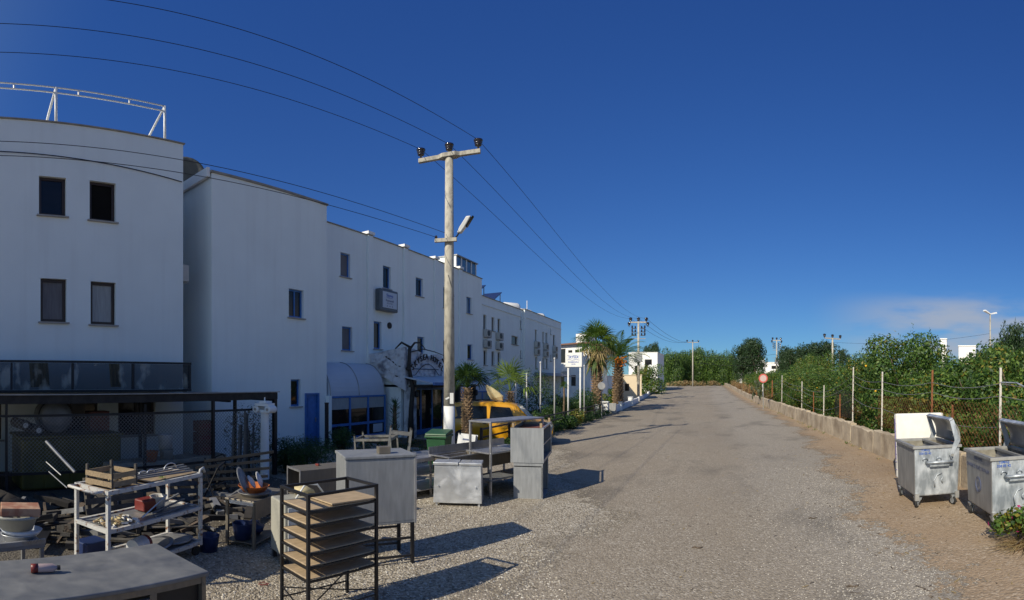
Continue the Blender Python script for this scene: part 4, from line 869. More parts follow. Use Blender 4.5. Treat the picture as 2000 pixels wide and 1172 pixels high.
# white painted trolley
A = Vector((-5.25, 1.93, 0)); B = Vector((-5.78, 3.47, 0)); loc, rz, L = AB(A, B); dp = .62
t = thing('kitchen_trolley', 'white painted steel trolley with flaking rust, loaded with junk on its shelves', 'trolley', loc, rz); HT = 1.20
for x in (0, L):
    for y in (0, dp): m = MB(); m.box(x - .022, x + .022, y - .022, y + .022, .16, HT - .04); m.build('leg', 'rusty_white_paint', t)
for z, nm in ((HT, 'top_shelf'), (.72, 'middle_shelf'), (.20, 'bottom_shelf')):
    m = MB()
    for p, q in (((-.02, 0), (L + .02, 0)), ((-.02, dp), (L + .02, dp)), ((0, 0), (0, dp)), ((L, 0), (L, dp))): m.bar((*p, z - .0), (*q, z - .0), .045, .05)
    fr = m.build(nm, 'rusty_white_paint', t)
    m = MB(); m.box(.025, L - .025, .025, dp - .025, z - .015, z + .005); m.build('shelf_sheet', 'dull_steel' if z < 1 else 'pale_timber', fr)
for x, s in ((0, -1), (L, 1)):
    m = MB(); m.tube([(x, .06, HT), (x + s * .16, .06, HT + .01), (x + s * .16, dp - .06, HT + .01), (x, dp - .06, HT)], .02, 8) if s < 0 else m.tube([(x - .02, .0, HT), (x, .0, HT + .07), (x + .06, .0, HT + .09), (x + .09, .0, HT + .02)], .018, 8)
    m.build('handle', 'rusty_white_paint', t, smooth=True)
for x in (.05, L - .05):
    for y in (.04, dp - .04): m = MB(); m.lathe([(.04, -.018), (.075, -.016), (.075, .016), (.04, .018)], (x, y, .075), 14, 'y'); m.bar((x, y, .1), (x, y, .16), .03); m.build('wheel', 'black_rubber', t)
TW = WM[t.name]
def on_trolley(x, y, z): return TW @ Vector((x, y, z))
# slatted crate on the trolley
p = on_trolley(.10, .06, HT + .03)
t = thing('wooden_crate', 'open slatted wooden crate standing on the end of the white trolley', 'crate', tuple(p), rz + .10); cx, cy, ch = .42, .42, .18
for x in (0, cx):
    for y in (0, cy): m = MB(); m.box(x - .015, x + .015, y - .015, y + .015, 0, ch + (.07)); m.build('corner_post', 'grey_timber', t)
for z in (.0, .10):
    for nm, q in (('slat', (.016, cx - .016, -.018, -.008)), ('slat', (.016, cx - .016, cy + .008, cy + .018)), ('slat', (-.018, -.008, -.015, cy + .015)), ('slat', (cx + .008, cx + .018, -.015, cy + .015))):
        m = MB(); m.box(q[0], q[1], q[2], q[3], z + .01, z + .075); m.build('slat', 'pale_timber', t)
for k in range(5): m = MB(); m.box(.016, cx - .016, .02 + k * .085, .085 + k * .085, .0, .008); m.build('slat', 'grey_timber', t)
o = MB(); q = random.Random(2)
for k in range(7): o.lathe([(.01, 0), (.04, .01), (.045, .04), (.02, .06)], (q.uniform(.08, .34), q.uniform(.1, .34), q.uniform(.012, .06)), 8)
o = o.build('crate_contents', 'cloth', None, smooth=True); o.location = p; o.rotation_euler = (0, 0, rz + .1); tag(o, 'pale rags and oddments heaped inside the wooden crate', 'rags')
# rods, cooling racks and grips on the trolley
q = random.Random(4)
labs = ['black iron rod lying along the back of the trolley top', 'dark grill bar lying beside the crate on the trolley top', 'thin black rod overhanging the right end of the trolley', 'dark flat bar lying across the trolley top']
for k in range(4):
    m = MB(); a = on_trolley(.62 + .03 * k, .25 + .08 * k, HT + .045); b = on_trolley(1.60 + .05 * k, .12 + .1 * k, HT + .05 + .01 * k); m.bar(a, b, .025, .018); o = m.build('metal_rod', 'dark_steel', None); tag(o, labs[k], 'rod', 'rods lying on the trolley top')
for k, (x, lab) in enumerate(((.85, 'small arched grip nearest the crate on the trolley top'), (1.0, 'second arched grip on the trolley top'), (1.32, 'largest arched grip on the trolley top'))):
    m = MB(); r = .07 if k < 2 else .13; m.tube([on_trolley(x + r * math.cos(a) + r, .40, HT + .05 + r * .7 * math.sin(a)) for a in [math.pi * i / 8 for i in range(9)]], .008, 5); tag(m.build('arched_grip', 'bright_steel', None, smooth=True), lab, 'grip')
m = MB(); m.box(0, .9, 0, .34, 0, .012); o = m.build('pale_board', 'pale_timber', None); o.location = on_trolley(.68, .02, HT + .028); o.rotation_euler = (0, 0, rz); tag(o, 'pale thin board lying on the front of the trolley top', 'board')
# leaf on trolley
mbl = MB(); q = random.Random(1)
for k in range(8): a = q.uniform(0, 6.28); mbl.add([(0, 0, 0), (.03 * math.cos(a - .4), .03 * math.sin(a - .4), .02), (.07 * math.cos(a), .07 * math.sin(a), .01), (.03 * math.cos(a + .4), .03 * math.sin(a + .4), .02)], [(0, 1, 2, 3)])
o = mbl.build('green_leaf', 'palm_bright', None); o.location = on_trolley(.92, .03, HT + .05); tag(o, 'bright green sprig lying on the front edge of the trolley top', 'leaf')
# middle shelf: heap of pale bits, brush, white and red box, dark pans
m = MB(); q = random.Random(5)
for k in range(60):
    a, b = q.uniform(.05, .55), q.uniform(.05, .38); s = q.uniform(.02, .045); r_ = q.uniform(0, 3)
    vs = [Vector((i, j, l_)) * s for i in (-1, 1) for j in (-.6, .6) for l_ in (-.3, .3)]; M = Matrix.Translation(on_trolley(a, b, .745 + q.uniform(0, .04))) @ Matrix.Rotation(r_, 4, 'Z') @ Matrix.Rotation(q.uniform(-.6, .6), 4, 'X')
    m.m = q.randrange(3); m.add([M @ v for v in vs], [(0, 1, 3, 2), (4, 6, 7, 5), (0, 4, 5, 1), (2, 3, 7, 6), (0, 2, 6, 4), (1, 5, 7, 3)])
tag(m.build('rubble_heap', ['mattress', 'pale_timber', 'cloth'], None), 'heap of pale broken bits on the middle shelf of the trolley', 'heap')
t = MB(); t.box(-.13, .13, -.1, .1, 0, .16); o = t.build('red_box', ['red_plastic'], None, bevel=.02); o.location = on_trolley(1.0, .42, .74); o.rotation_euler = (0, 0, rz); tag(o, 'dark red box at the back of the middle trolley shelf', 'box')
tub('white_tub', 'whitish tub beside the dark red box on the middle trolley shelf', 'tub', on_trolley(1.17, .36, .74), [(.08, 0), (.11, .17), (.12, .18)], 'white_plastic')
m = MB(); m.tube([on_trolley(.62, .1, .76), on_trolley(1.25, .28, .93)], .011, 6); o = m.build('stick', 'bright_steel', None); tag(o, 'long metal stick leaning across the middle trolley shelf', 'stick')
for k, lab in enumerate(('black rod lying at the front of the middle trolley shelf', 'black rod lying behind the first on the middle trolley shelf', 'dark angled bar on the right of the middle trolley shelf')):
    m = MB(); m.bar(on_trolley(.85 + .05 * k, .08 + .13 * k, .745), on_trolley(1.6, .18 + .1 * k, .75 + .06 * k), .03, .02); tag(m.build('metal_rod', 'dark_steel', None), lab, 'rod')
# bottom shelf: paint tin on its side, round lids
t = thing('paint_tin', 'paint bucket with blue and red label lying on the bottom trolley shelf', 'bucket', tuple(on_trolley(.72, .25, .33)), rz + .2)
for nm, x0, x1, mm in (('bucket', -.15, -.04, 'white_plastic'), ('label', -.04, .08, 'sign_face'), ('lid', .08, .14, 'red_plastic')):
    m = MB(); m.lathe([(.105, x0), (.11, x1)], (0, 0, 0), 18, 'x'); m.build(nm, mm, t, smooth=False)
for k, (x, lab) in enumerate(((1.02, 'large round steel plate lying on the bottom trolley shelf by the bucket'), (1.4, 'round steel tray at the right of the bottom trolley shelf'))):
    m = MB(); m.lathe([(.02, .03), (.2, .02), (.27, 0), (.28, .012)], (0, 0, 0), 24); o = m.build('round_tray', 'dull_steel', None, smooth=True); o.location = on_trolley(x, .3, .235 + .0 * k); o.rotation_euler = (.25 if k == 0 else .06, -.05, 0); tag(o, lab, 'tray')
t = MB(); t.box(-.17, .17, -.14, .14, 0, .40); o = t.build('blue_crate', 'blue_plastic', None, bevel=.015); o.location = (-5.95, 1.95, 0); o.rotation_euler = (0, 0, rz); tag(o, 'dark blue plastic container behind the trolley leg', 'container')

# small prep table with pans
t, L = tbl('prep_table', 'small steel prep table with a folded front panel piled with pans', 'table', Vector((-5.5, 4.2, 0)), Vector((-5.86, 5.10, 0)), .52, .76, shelf=.10, top='brown_steel')
m = MB(); m.box(.0, L, -.012, -.002, .48, .76); m.build('front_panel', 'brown_steel', t, bevel=.003)
m = MB(); m.box(.02, .30, -.03, -.013, .70, .735) if False else m.box(-.02, -.003, .02, .42, .69, .74); m.build('lit_edge', 'bright_steel', t)  # brighter steel strip puts sunlight on the table's end edge
PW = WM[t.name]
def on_prep(x, y, z): return PW @ Vector((x, y, z))
tub('steel_pan', 'wide steel pan at the bottom of the pile on the prep table', 'pan', on_prep(.36, .22, .765), [(.20, 0), (.24, .05), (.26, .055)], 'dull_steel')
tub('orange_pan', 'orange enamelled pan in the pile on the prep table', 'pan', on_prep(.34, .22, .83), [(.17, 0), (.22, .075), (.235, .09), (.24, .095)], 'orange_enamel')
for x, y, r, tl, mm, lab, nm in ((.46, .2, .13, 1.2, 'white_plastic', 'white round plate standing up in the orange pan', 'plate'), (.3, .24, .11, 1.0, 'white_plastic', 'small white bowl beside the plate in the orange pan', 'bowl'), (.16, .3, .21, 1.15, 'dark_steel', 'dark round plate leaning behind the orange pan', 'dark_plate')):
    m = MB(); m.lathe([(.02, .035), (r * .6, .03), (r, 0), (r * 1.02, .008)], (0, 0, 0), 20); o = m.build(nm, mm, None, smooth=True); o.location = on_prep(x, y, .93 + r * .45); o.rotation_euler = (tl, 0.1, rz + .35); tag(o, lab, nm.replace('_', ' '))
for x, y, lab, c in ((.12, .28, 'blue bucket under the small prep table', 'blue_plastic'), (-.35, .55, 'blue bucket with pale label left of the prep table', 'blue_plastic')):
    p = on_prep(x, y, .12 if x > 0 else 0); tub('bucket', lab, 'bucket', p, [(.12, 0), (.15, .24), (.155, .25)], c)
# crumpled blue bag + white hoop beneath prep table
m = MB(); q = random.Random(8); vs = []
for i in range(7):
    for k in range(10): th = math.pi * i / 6; ph = 2 * math.pi * k / 10; r = .16 * (1 + q.uniform(-.25, .25)); vs.append((r * math.sin(th) * math.cos(ph), r * math.sin(th) * math.sin(ph), .11 + .7 * r * math.cos(th)))
m.add(vs, [(i * 10 + k, i * 10 + (k + 1) % 10, (i + 1) * 10 + (k + 1) % 10, (i + 1) * 10 + k) for i in range(6) for k in range(10)])
o = m.build('plastic_bag', 'blue_plastic', None); o.location = on_prep(.45, .3, .11); tag(o, 'crumpled blue plastic bag on the lower shelf of the prep table', 'bag')

# pale appliance behind the rack, open steel box on it
t = thing('pale_appliance', 'pale grey appliance cabinet hidden behind the bakery rack', 'appliance', *AB((-4.62, 4.05, 0), (-4.30, 5.0, 0))[:2]); L = 1.0
m = MB(); m.box(0, .55, .1, .62, .12, .90); m.build('body', 'cream_plastic', t, bevel=.02)
m = MB(); m.box(.04, .51, .085, .099, .2, .84); m.build('front_panel', 'white_plastic', t, bevel=.004)
for x in (.02, .48):
    for y in (.13, .55): m = MB(); m.box(x, x + .05, y, y + .05, 0, .12); m.build('foot', 'black_rubber', t)
m = MB(); m.tube([Vector((-4.75, 4.3, .93)), Vector((-4.72, 4.45, 1.12)), Vector((-4.65, 4.6, 1.1)), Vector((-4.6, 4.7, .94))], .014, 6); tag(m.build('cable_coil', 'white_plastic', None, smooth=True), 'white cable loop lying on the pale appliance', 'cable')
m = MB(); q = random.Random(12); vs = []
for i in range(6):
    for k in range(9): th = math.pi * i / 5; ph = 2 * math.pi * k / 9; r = .13 * (1 + q.uniform(-.3, .3)); vs.append((1.4 * r * math.sin(th) * math.cos(ph), r * math.sin(th) * math.sin(ph), .5 * r * math.cos(th)))
m.add(vs, [(i * 9 + k, i * 9 + (k + 1) % 9, (i + 1) * 9 + (k + 1) % 9, (i + 1) * 9 + k) for i in range(5) for k in range(9)])
o = m.build('yellow_cloth', 'cloth', None, smooth=True); o.location = (-4.98, 4.62, .96); tag(o, 'crumpled yellowish cloth draped on the pale appliance', 'cloth')
A = at(587, 920, 1.0); B = at(691, 910, 1.0); loc, rz, L = AB(A, B)
t = thing('steel_box', 'brushed steel hood-shaped box open at its left end beside the grey cabinet', 'steel box', (loc[0], loc[1], 0), rz); dp = .52
m = MB(); m.box(0, L, 0, .012, .52, 1.0); m.box(0, L, dp - .012, dp, .52, 1.0); m.box(0, L, .0125, dp - .0125, .985, 1.0); m.box(L - .012, L - .001, .0125, dp - .0125, .52, .984); m.box(0, L - .0125, .0125, dp - .0125, .52, .535); m.build('shell', 'brown_steel', t)
m = MB(); m.box(-.012, 0, -.01, .03, .5, 1.01); m.box(-.012, 0, dp - .03, dp + .01, .5, 1.01); m.box(-.012, 0, .031, dp - .031, .975, 1.01); m.build('end_rim', 'steel', t)
m = MB(); m.box(.02, L - .02, .02, dp - .02, 0, .518); m.build('plinth', 'dark_steel', t)
p = at(640, 904, 1.0); m = MB(); m.box(-.04, .04, -.02, .02, 0, .035); o = m.build('red_clip', 'red_plastic', None, bevel=.008); o.location = WM[t.name] @ Vector((.5, .35, 1.0)); tag(o, 'small red plastic piece on top of the steel box', 'clip')

# scratched chest with tilted front
A = at(846, 988, 0); B = at(941, 991, 0); loc, rz, L = AB(A, B)
t = thing('steel_chest', 'bright scratched steel chest with lipped lid in front of the shelf unit', 'chest', loc, rz); dp = .42
m = MB(); m.add([(0, 0, .07), (L, 0, .07), (L, dp, .07), (0, dp, .07), (.02, .03, .84), (L - .02, .03, .84), (L - .02, dp, .84), (.02, dp, .84)], [(0, 3, 2, 1), (4, 5, 6, 7), (0, 1, 5, 4), (1, 2, 6, 5), (2, 3, 7, 6), (3, 0, 4, 7)]); m.build('body', 'bright_steel', t, bevel=.006)
m = MB(); m.box(.0, L * .52, .0, dp, .842, .90); m.build('lid', 'bright_steel', t, bevel=.01); m = MB(); m.box(L * .54, L, .0, dp, .842, .895); m.build('lid', 'bright_steel', t, bevel=.01)
for x in (.06, L - .06): m = MB(); m.box(x - .02, x + .02, .04, .08, 0, .07); m.build('foot', 'bright_steel', t)
for x, z in ((.1, .42), (L - .12, .40)): m = MB(); m.lathe([(.014, -.02), (.014, .03)], (x, 0, z), 10, 'y'); m.build('rivet', 'bright_steel', t)

# sink bench and work table behind it
A = Vector((-5.62, 8.9, 0)); B = Vector((-5.02, 8.72, 0)); loc, rz, L = AB(A, B)
t = thing('sink_bench', 'long stainless bench with two open sink basins behind the scratched chest', 'sink', loc, rz); LY = 2.5; L = .64
rim = MB(); z = .92
for q in ((0, .05, 0, LY), (L - .05, L, 0, LY), (.05, L - .05, 0, .08), (.05, L - .05, 1.1, 1.3), (.05, L - .05, LY - .3, LY)): rim.box(q[0], q[1], q[2], q[3], z - .02, z)
rim.build('rim', 'steel', t)
for y0, y1 in ((.08, 1.1), (1.3, LY - .3)):
    m = MB(); m.box(.05, .06, y0, y1, z - .32, z - .021); m.box(L - .06, L - .05, y0, y1, z - .32, z - .021); m.box(.061, L - .061, y0, y0 + .01, z - .32, z - .021); m.box(.061, L - .061, y1 - .01, y1, z - .32, z - .021); m.box(.05, L - .05, y0, y1, z - .332, z - .322); m.build('basin', 'brown_steel', t)
m = MB(); m.box(0, .012, 0, LY, z, z + .16); m.build('backsplash', 'steel', t)
m = MB(); m.box(L - .012, L - .001, 0, LY, z - .35, z - .0215); m.build('side_apron', 'brown_steel', t)
for x in (.03, L - .03):
    for y in (.03, LY / 2, LY - .03): m = MB(); m.box(x - .02, x + .02, y - .02, y + .02, 0, z - .022); m.build('leg', 'steel', t)
m = MB(); m.box(.01, L - .01, .05, LY - .05, .20, .22); m.build('shelf', 'dull_steel', t)
t, L = tbl('work_table', 'two-tier steel work table between the grey cabinet and the sink bench', 'table', Vector((-6.55, 8.35, 0)), Vector((-5.72, 8.12, 0)), 1.9, .88, shelf=[.52, .18], top='steel', apron=.09)
# upturned table frames on top
def upturned(label, loc, rz, w_, d_, h_, tilt=(0, 0)):
    t = thing('upturned_frame', label, 'table frame', loc, rz, 'upturned steel frames', tilt)
    for x in (0, w_):
        for y in (0, d_): m = MB(); m.bar((x, y, 0), (x, y, h_), .038); m.build('leg', 'old_steel', t); m = MB(); m.lathe([(.024, 0), (.024, .035)], (x, y, h_), 8); m.build('foot_cap', 'black_rubber', t)
    m = MB()
    for z in (h_ - .10,):
        for p, q in (((0, 0), (w_, 0)), ((0, d_), (w_, d_)), ((0, 0), (0, d_)), ((w_, 0), (w_, d_))): m.bar((*p, z), (*q, z), .04, .06)
    m.build('frame_rail', 'old_steel', t)
    m = MB(); m.bar((0, 0, .03), (w_, 0, .03), .04, .06); m.bar((0, d_, .03), (w_, d_, .03), .04, .06); m.bar((0, 0, .03), (0, d_, .03), .04, .06); m.bar((w_, 0, .03), (w_, d_, .03), .04, .06); m.build('frame_rail', 'old_steel', t); return t
p = at(812, 870, 1.0); upturned('upturned steel frame with capped legs, the nearer of two, by the green bin', (p.x, p.y - 1.1, .885), .62, .45, .6, .62, (-.06, .12))
upturned('lower upturned steel frame, the farther left of two, in front of the hotel window', (-7.75, 9.0, .45), .35, .9, .6, .72, (.05, -.05))
m = MB(); m.box(-.1, 1.1, -.1, .8, 0, .45); o = m.build('timber_stack', 'dark_timber', None); o.location = (-7.8, 9.0, 0); o.rotation_euler = (0, 0, .35); tag(o, 'dark timber stack beneath the far upturned frame', 'timber')

# three-tier shelf unit
A = Vector((-4.88, 9.42, 0)); B = Vector((-4.30, 9.22, 0)); loc, rz, L = AB(A, B); LY = 1.75
t = thing('steel_shelf_unit', 'tall open steel shelf unit with three shelves beside the stacked cabinets', 'shelf unit', loc, rz)
for x in (0, L):
    for y in (0, LY): m = MB(); m.box(x - .02, x + .02, y - .02, y + .02, 0, 1.64); m.build('post', 'steel', t)
for z in (1.66, 1.0, .42): m = MB(); m.box(-.03, L + .03, -.03, LY + .03, z - .035, z); m.build('shelf', 'steel' if z > .5 else 'dark_steel', t, bevel=.006)
# stacked cabinets
A = at(1003, 973, 0); B = at(1058, 975, 0); loc, rz, L = AB(A, B); L = .62
t = thing('lower_steel_cabinet', 'grey steel cabinet with recessed handle slot, the lower of the stacked pair', 'cabinet', loc, rz)
m = MB(); m.box(0, L, 0, .012, 0, .69); m.box(0, .012, .0125, 1.0, 0, .77); m.box(.0125, L - .0125, .99, 1.0, 0, .77); m.box(0.0125, L, .0125, .989, .0, .015); m.box(0, L, .0, .989, .755, .77); m.build('body', 'grey_sheet', t)
m = MB(); m.box(0.0, L, .03, .04, .69, .754); m.build('recess', 'black_metal', t); m = MB(); m.box(0, L, -.012, .0, .715, .78); m.build('top_lip', 'grey_sheet', t)
for y in (.02, .98): m = MB(); m.box(L - .03, L, y - .02, y + .02, .016, .754); m.build('corner_post', 'grey_sheet', t)
t = thing('upper_steel_cabinet', 'steel cabinet lying on its back with reddish slats showing, upper of the stacked pair', 'cabinet', (loc[0], loc[1], .785), rz + .0)
LY = 1.55; W = .70; m = MB(); x0 = -.06
m.box(x0, x0 + W, -.03, -.015, 0, .74); m.box(x0, x0 + .015, -.014, LY, 0, .74); m.box(x0 + .016, x0 + W, LY - .015, LY, 0, .74); m.box(x0 + .016, x0 + W, -.014, LY - .016, 0, .02); m.build('body', 'grey_sheet', t)
m = MB(); m.bar((x0 + W - .02, 0, .73), (x0 + W - .02, LY, .73), .035); m.bar((x0 + W - .02, 0, .04), (x0 + W - .02, LY, .04), .035); m.bar((x0 + W - .02, LY - .02, .04), (x0 + W - .02, LY - .02, .72), .035); m.bar((x0 + W - .02, .0, .38), (x0 + W - .02, LY, .38), .02); m.build('side_frame', 'steel', t)
m = MB(); m.box(x0 + W * .55, x0 + W * .56, 0, LY - .02, .02, .655); m.build('inner_panel', 'dark_timber', t)
for y in (.0, LY - .04):
    for x in (x0 + .05, x0 + W - .06): m = MB(); m.box(x - .025, x + .025, y, y + .05, .745, .84); m.build('foot', 'pale_timber', t)
for k in range(9): m = MB(); m.box(x0 + .03, x0 + W - .05, .06 + k * .165, .205 + k * .165, .66, .68); m.build('slat', 'brown_slat', t)

# green wheelie bin, white crate
t = thing('wheelie_bin', 'green plastic wheelie bin standing in front of the painted pole base', 'bin', (-6.95, 11.55, 0), .25)
m = MB(); m.add([(-.22, -.25, .08), (.22, -.25, .08), (.24, .28, .08), (-.24, .28, .08), (-.28, -.33, 1.02), (.28, -.33, 1.02), (.28, .36, 1.02), (-.28, .36, 1.02)], [(0, 3, 2, 1), (4, 5, 6, 7), (0, 1, 5, 4), (1, 2, 6, 5), (2, 3, 7, 6), (3, 0, 4, 7)]); m.build('body', 'green_plastic', t, bevel=.03)
m = MB(); m.box(-.31, .31, -.37, .36, .96, 1.03); m.build('rim', 'green_plastic', t, bevel=.015); m = MB(); m.prism([(-.36, 1.04), (-.34, 1.09), (.3, 1.16), (.38, 1.10), (.38, 1.04)], lambda a, b, q: (-.3 + q, a, b), .6); m.build('lid', 'green_plastic', t, bevel=.015)
m = MB(); m.tube([(-.26, .42, 1.05), (.26, .42, 1.05)], .02, 8); m.build('handle', 'green_plastic', t)
for x in (-.25, .25): m = MB(); m.lathe([(.03, -.03), (.1, -.025), (.1, .025), (.03, .03)], (x, .3, .1), 14, 'x'); m.build('wheel', 'black_rubber', t)
p = at(905, 885, .95)
t = thing('plastic_crate', 'white plastic crate tipped up on the bench beside the painted pole', 'crate', (-5.62, 10.15, .98), .3, None, (-.25, .1))
m = MB(); q = [(0, .42, 0, .3)]; m.box(0, .42, 0, .01, 0, .26); m.box(0, .42, .34, .35, 0, .34); m.box(0, .01, .011, .339, 0, .3); m.box(.41, .42, .011, .339, 0, .3); m.box(.011, .409, .011, .339, 0, .01); m.build('body', 'white_plastic', t)
m = MB(); m.box(.12, .30, -.006, -.001, .14, .18); m.build('hand_hole', 'grey_print', t); m = MB(); m.box(.05, .35, .02, .3, .011, .05); m.build('red_liner', 'red_plastic', t)

# ------------------------------------------------------------------ yellow taxi
cc = atD(974, 19.6, 0)
t = thing('taxi', 'yellow estate taxi with roof bars parked nose toward the road behind the pole', 'car', (cc.x, cc.y, 0), math.atan2(.28, .96))
ST = [(-2.15, .45, .95, 1.25, .70, .60), (-2.1, .28, 1.0, 1.52, .80, .62), (-1.7, .24, 1.02, 1.66, .84, .66), (-.8, .22, 1.02, 1.70, .85, .68), (.3, .22, 1.0, 1.68, .85, .68), (.75, .22, .98, 1.58, .85, .65), (1.35, .22, .97, 1.02, .84, .76), (1.7, .25, .93, .98, .82, .72), (2.1, .3, .82, .86, .76, .62), (2.18, .4, .70, .74, .70, .55)]
vs = []; 
for x, zb, zw, zr, wb, wr in ST:
    ring = [(-wb * .92, zb), (-wb, zb + .15), (-wb, zw - .1), (-wb * .97, zw), (-wr, zr - .06), (-wr * .85, zr), (wr * .85, zr), (wr, zr - .06), (wb * .97, zw), (wb, zw - .1), (wb, zb + .15), (wb * .92, zb)]
    vs += [(x, a, b) for a, b in ring]
n = 12; fs = [(i * n + k, (i + 1) * n + k, (i + 1) * n + (k + 1) % n, i * n + (k + 1) % n) for i in range(len(ST) - 1) for k in range(n)] + [tuple(range(n))[::-1], tuple((len(ST) - 1) * n + k for k in range(n))]
m = MB(); m.add(vs, fs); bd = m.build('body', 'car_yellow', t, smooth=True); es = bd.modifiers.new('e', 'EDGE_SPLIT'); es.split_angle = R(40)
def side(s, x):     # half-width interpolated for the glass band
    for i in range(len(ST) - 1):
        if ST[i][0] <= x <= ST[i + 1][0]:
            u = (x - ST[i][0]) / (ST[i + 1][0] - ST[i][0]); A_ = [ST[i][k] * (1 - u) + ST[i + 1][k] * u for k in range(6)]; return A_
for s in (-1, 1):
    for x0, x1, nm in ((-2.0, -1.35, 'side_window'), (-1.25, -.35, 'side_window'), (-.25, .75, 'side_window')):
        m = MB(); pts = []
        for x, top in ((x0, 0), (x1, 0), (x1 - (.22 if x1 > .7 else .03), 1), (x0 + (.04), 1)):
            A_ = side(s, x); u = .06 if not top else .86; zb_, zt2 = A_[2], A_[3] - .06; wv = A_[4] * .97 + (A_[5] - A_[4] * .97) * u; pts.append((x, s * (wv + .006), zb_ + (zt2 - zb_) * u))
        pts2 = [(a, b + s * .01, c) for a, b, c in pts]; m.add(pts + pts2, [(0, 1, 2, 3), (7, 6, 5, 4), (0, 4, 5, 1), (1, 5, 6, 2), (2, 6, 7, 3), (3, 7, 4, 0)]); m.build(nm, 'car_glass', t)
m = MB(); a = [(1.33, -.72, 1.04), (1.33, .72, 1.04), (.78, .56, 1.585), (.78, -.56, 1.585)]; m.add(a + [(x + .015, y, z + .015) for x, y, z in a], [(0, 1, 2, 3), (7, 6, 5, 4), (0, 4, 5, 1), (1, 5, 6, 2), (2, 6, 7, 3), (3, 7, 4, 0)]); m.build('windscreen', 'windscreen', t)
for s in (-1, 1):
    m = MB(); m.tube([(-1.6, s * .58, 1.66), (-1.5, s * .58, 1.74), (.2, s * .58, 1.74), (.3, s * .58, 1.68)], .018, 6); m.build('roof_bar', 'black_metal', t)
    for x in (-1.35, 1.35):
        m = MB(); m.lathe([(.30, -.1), (.31, -.08), (.31, .08), (.30, .1)], (x, s * .76, .31), 20, 'y'); wh = m.build('wheel', 'black_rubber', t, smooth=False); m = MB(); m.lathe([(.19, -.012), (.19, .012)], (x, s * .865, .31), 16, 'y'); m.build('rim', 'chrome', wh)
    m = MB(); m.box(2.10, 2.16, s * .62 - .12, s * .62 + .12, .62, .76); m.build('headlight', 'glass_blue', t, bevel=.01)
    m = MB(); m.box(.78, .92, s * .86 - .02, s * .98 + .02 * s, 1.0, 1.13) if s > 0 else m.box(.78, .92, -1.0, -.86, 1.0, 1.13); m.build('wing_mirror', 'car_yellow', t, bevel=.02)
m = MB(); m.box(-.2, .1, -.18, .18, 1.70, 1.80); m.build('roof_light', 'white_plastic', t, bevel=.02)
for z in (.35,): m = MB(); m.box(2.13, 2.2, -.7, .7, .35, .5); m.build('bumper', 'black_rubber', t, bevel=.02)
for x in (-.3,): m = MB(); m.box(x - .004, x + .004, -.862, -.848, .35, 1.0); m.build('door_seam', 'black_rubber', t)
m = MB(); m.box(-.5, -.38, -.875, -.855, .86, .89); m.build('door_handle', 'black_rubber', t)
# ------------------------------------------------------------------ yard shelter with wire mesh, column, clutter inside
t = thing('yard_shelter', 'dark lean-to shelter with a flat roof edge and wire mesh walls', 'shelter', (-10, 3, 0))
m = MB(); m.box(-10.06, -9.94, -4, 8.35, 2.03, 2.21); bm = m.build('front_beam', 'dark_timber', t, world=True)
m = MB(); m.box(-10.0, -9.9, -4, 8.4, 2.213, 2.235); m.build('edge_strip', 'dull_steel', t, world=True)
m = MB(); m.box(-12.9, -10.07, -4, 8.35, 2.12, 2.17); m.build('roof_sheet', 'dark_timber', t, world=True)
for y in (8.3, 6.9): m = MB(); m.box(-12.95, -10.07, y - .04, y + .04, 1.98, 2.115); m.build('cross_beam', 'dark_timber', t, world=True)
for x, y, w_ in ((-9.98, 8.28, .10), (-9.98, 6.35, .07), (-10.0, 1.05, .06), (-10.0, 1.45, .05), (-11.7, 5.2, .08), (-11.7, 8.2, .08), (-10.0, -1.5, .08), (-10.1, 4.6, .06)):
    m = MB(); m.box(x - w_ / 2, x + w_ / 2, y - w_ / 2, y + w_ / 2, 0, 2.03 if x > -10.05 else 1.98); m.build('post', 'black_metal', t, world=True)
for z in (1.78, .55): m = MB(); m.box(-10.02, -9.98, 1.1, 8.2, z - .025, z + .025); m.build('rail', 'black_metal', t, world=True)
def chain(mb, O, u, L, z0, z1, pitch, r):
    O = Vector(O); u = Vector((u[0], u[1], 0)).normalized(); Hh = z1 - z0; n = int((L + Hh) / pitch)
    for k in range(n + 1):
        for s in (1, -1):
            a = k * pitch; pts = []
            p0, p1 = a - Hh, a
            lo, hi = max(p0, 0), min(p1, L)
            if hi <= lo: continue
            if s == 1: q0, q1 = (lo, z0 + (lo - p0)), (hi, z0 + (hi - p0))
            else: q0, q1 = (lo, z1 - (lo - p0)), (hi, z1 - (hi - p0))
            mb.bar(O + u * q0[0] + Vector((0, 0, q0[1])), O + u * q1[0] + Vector((0, 0, q1[1])), r)
m = MB(); chain(m, (-10.0, 1.5, 0), (0, 1), 6.7, .58, 1.76, .085, .006); m.build('wire_mesh', 'dull_steel', t, world=True)['kind'] = 'stuff'
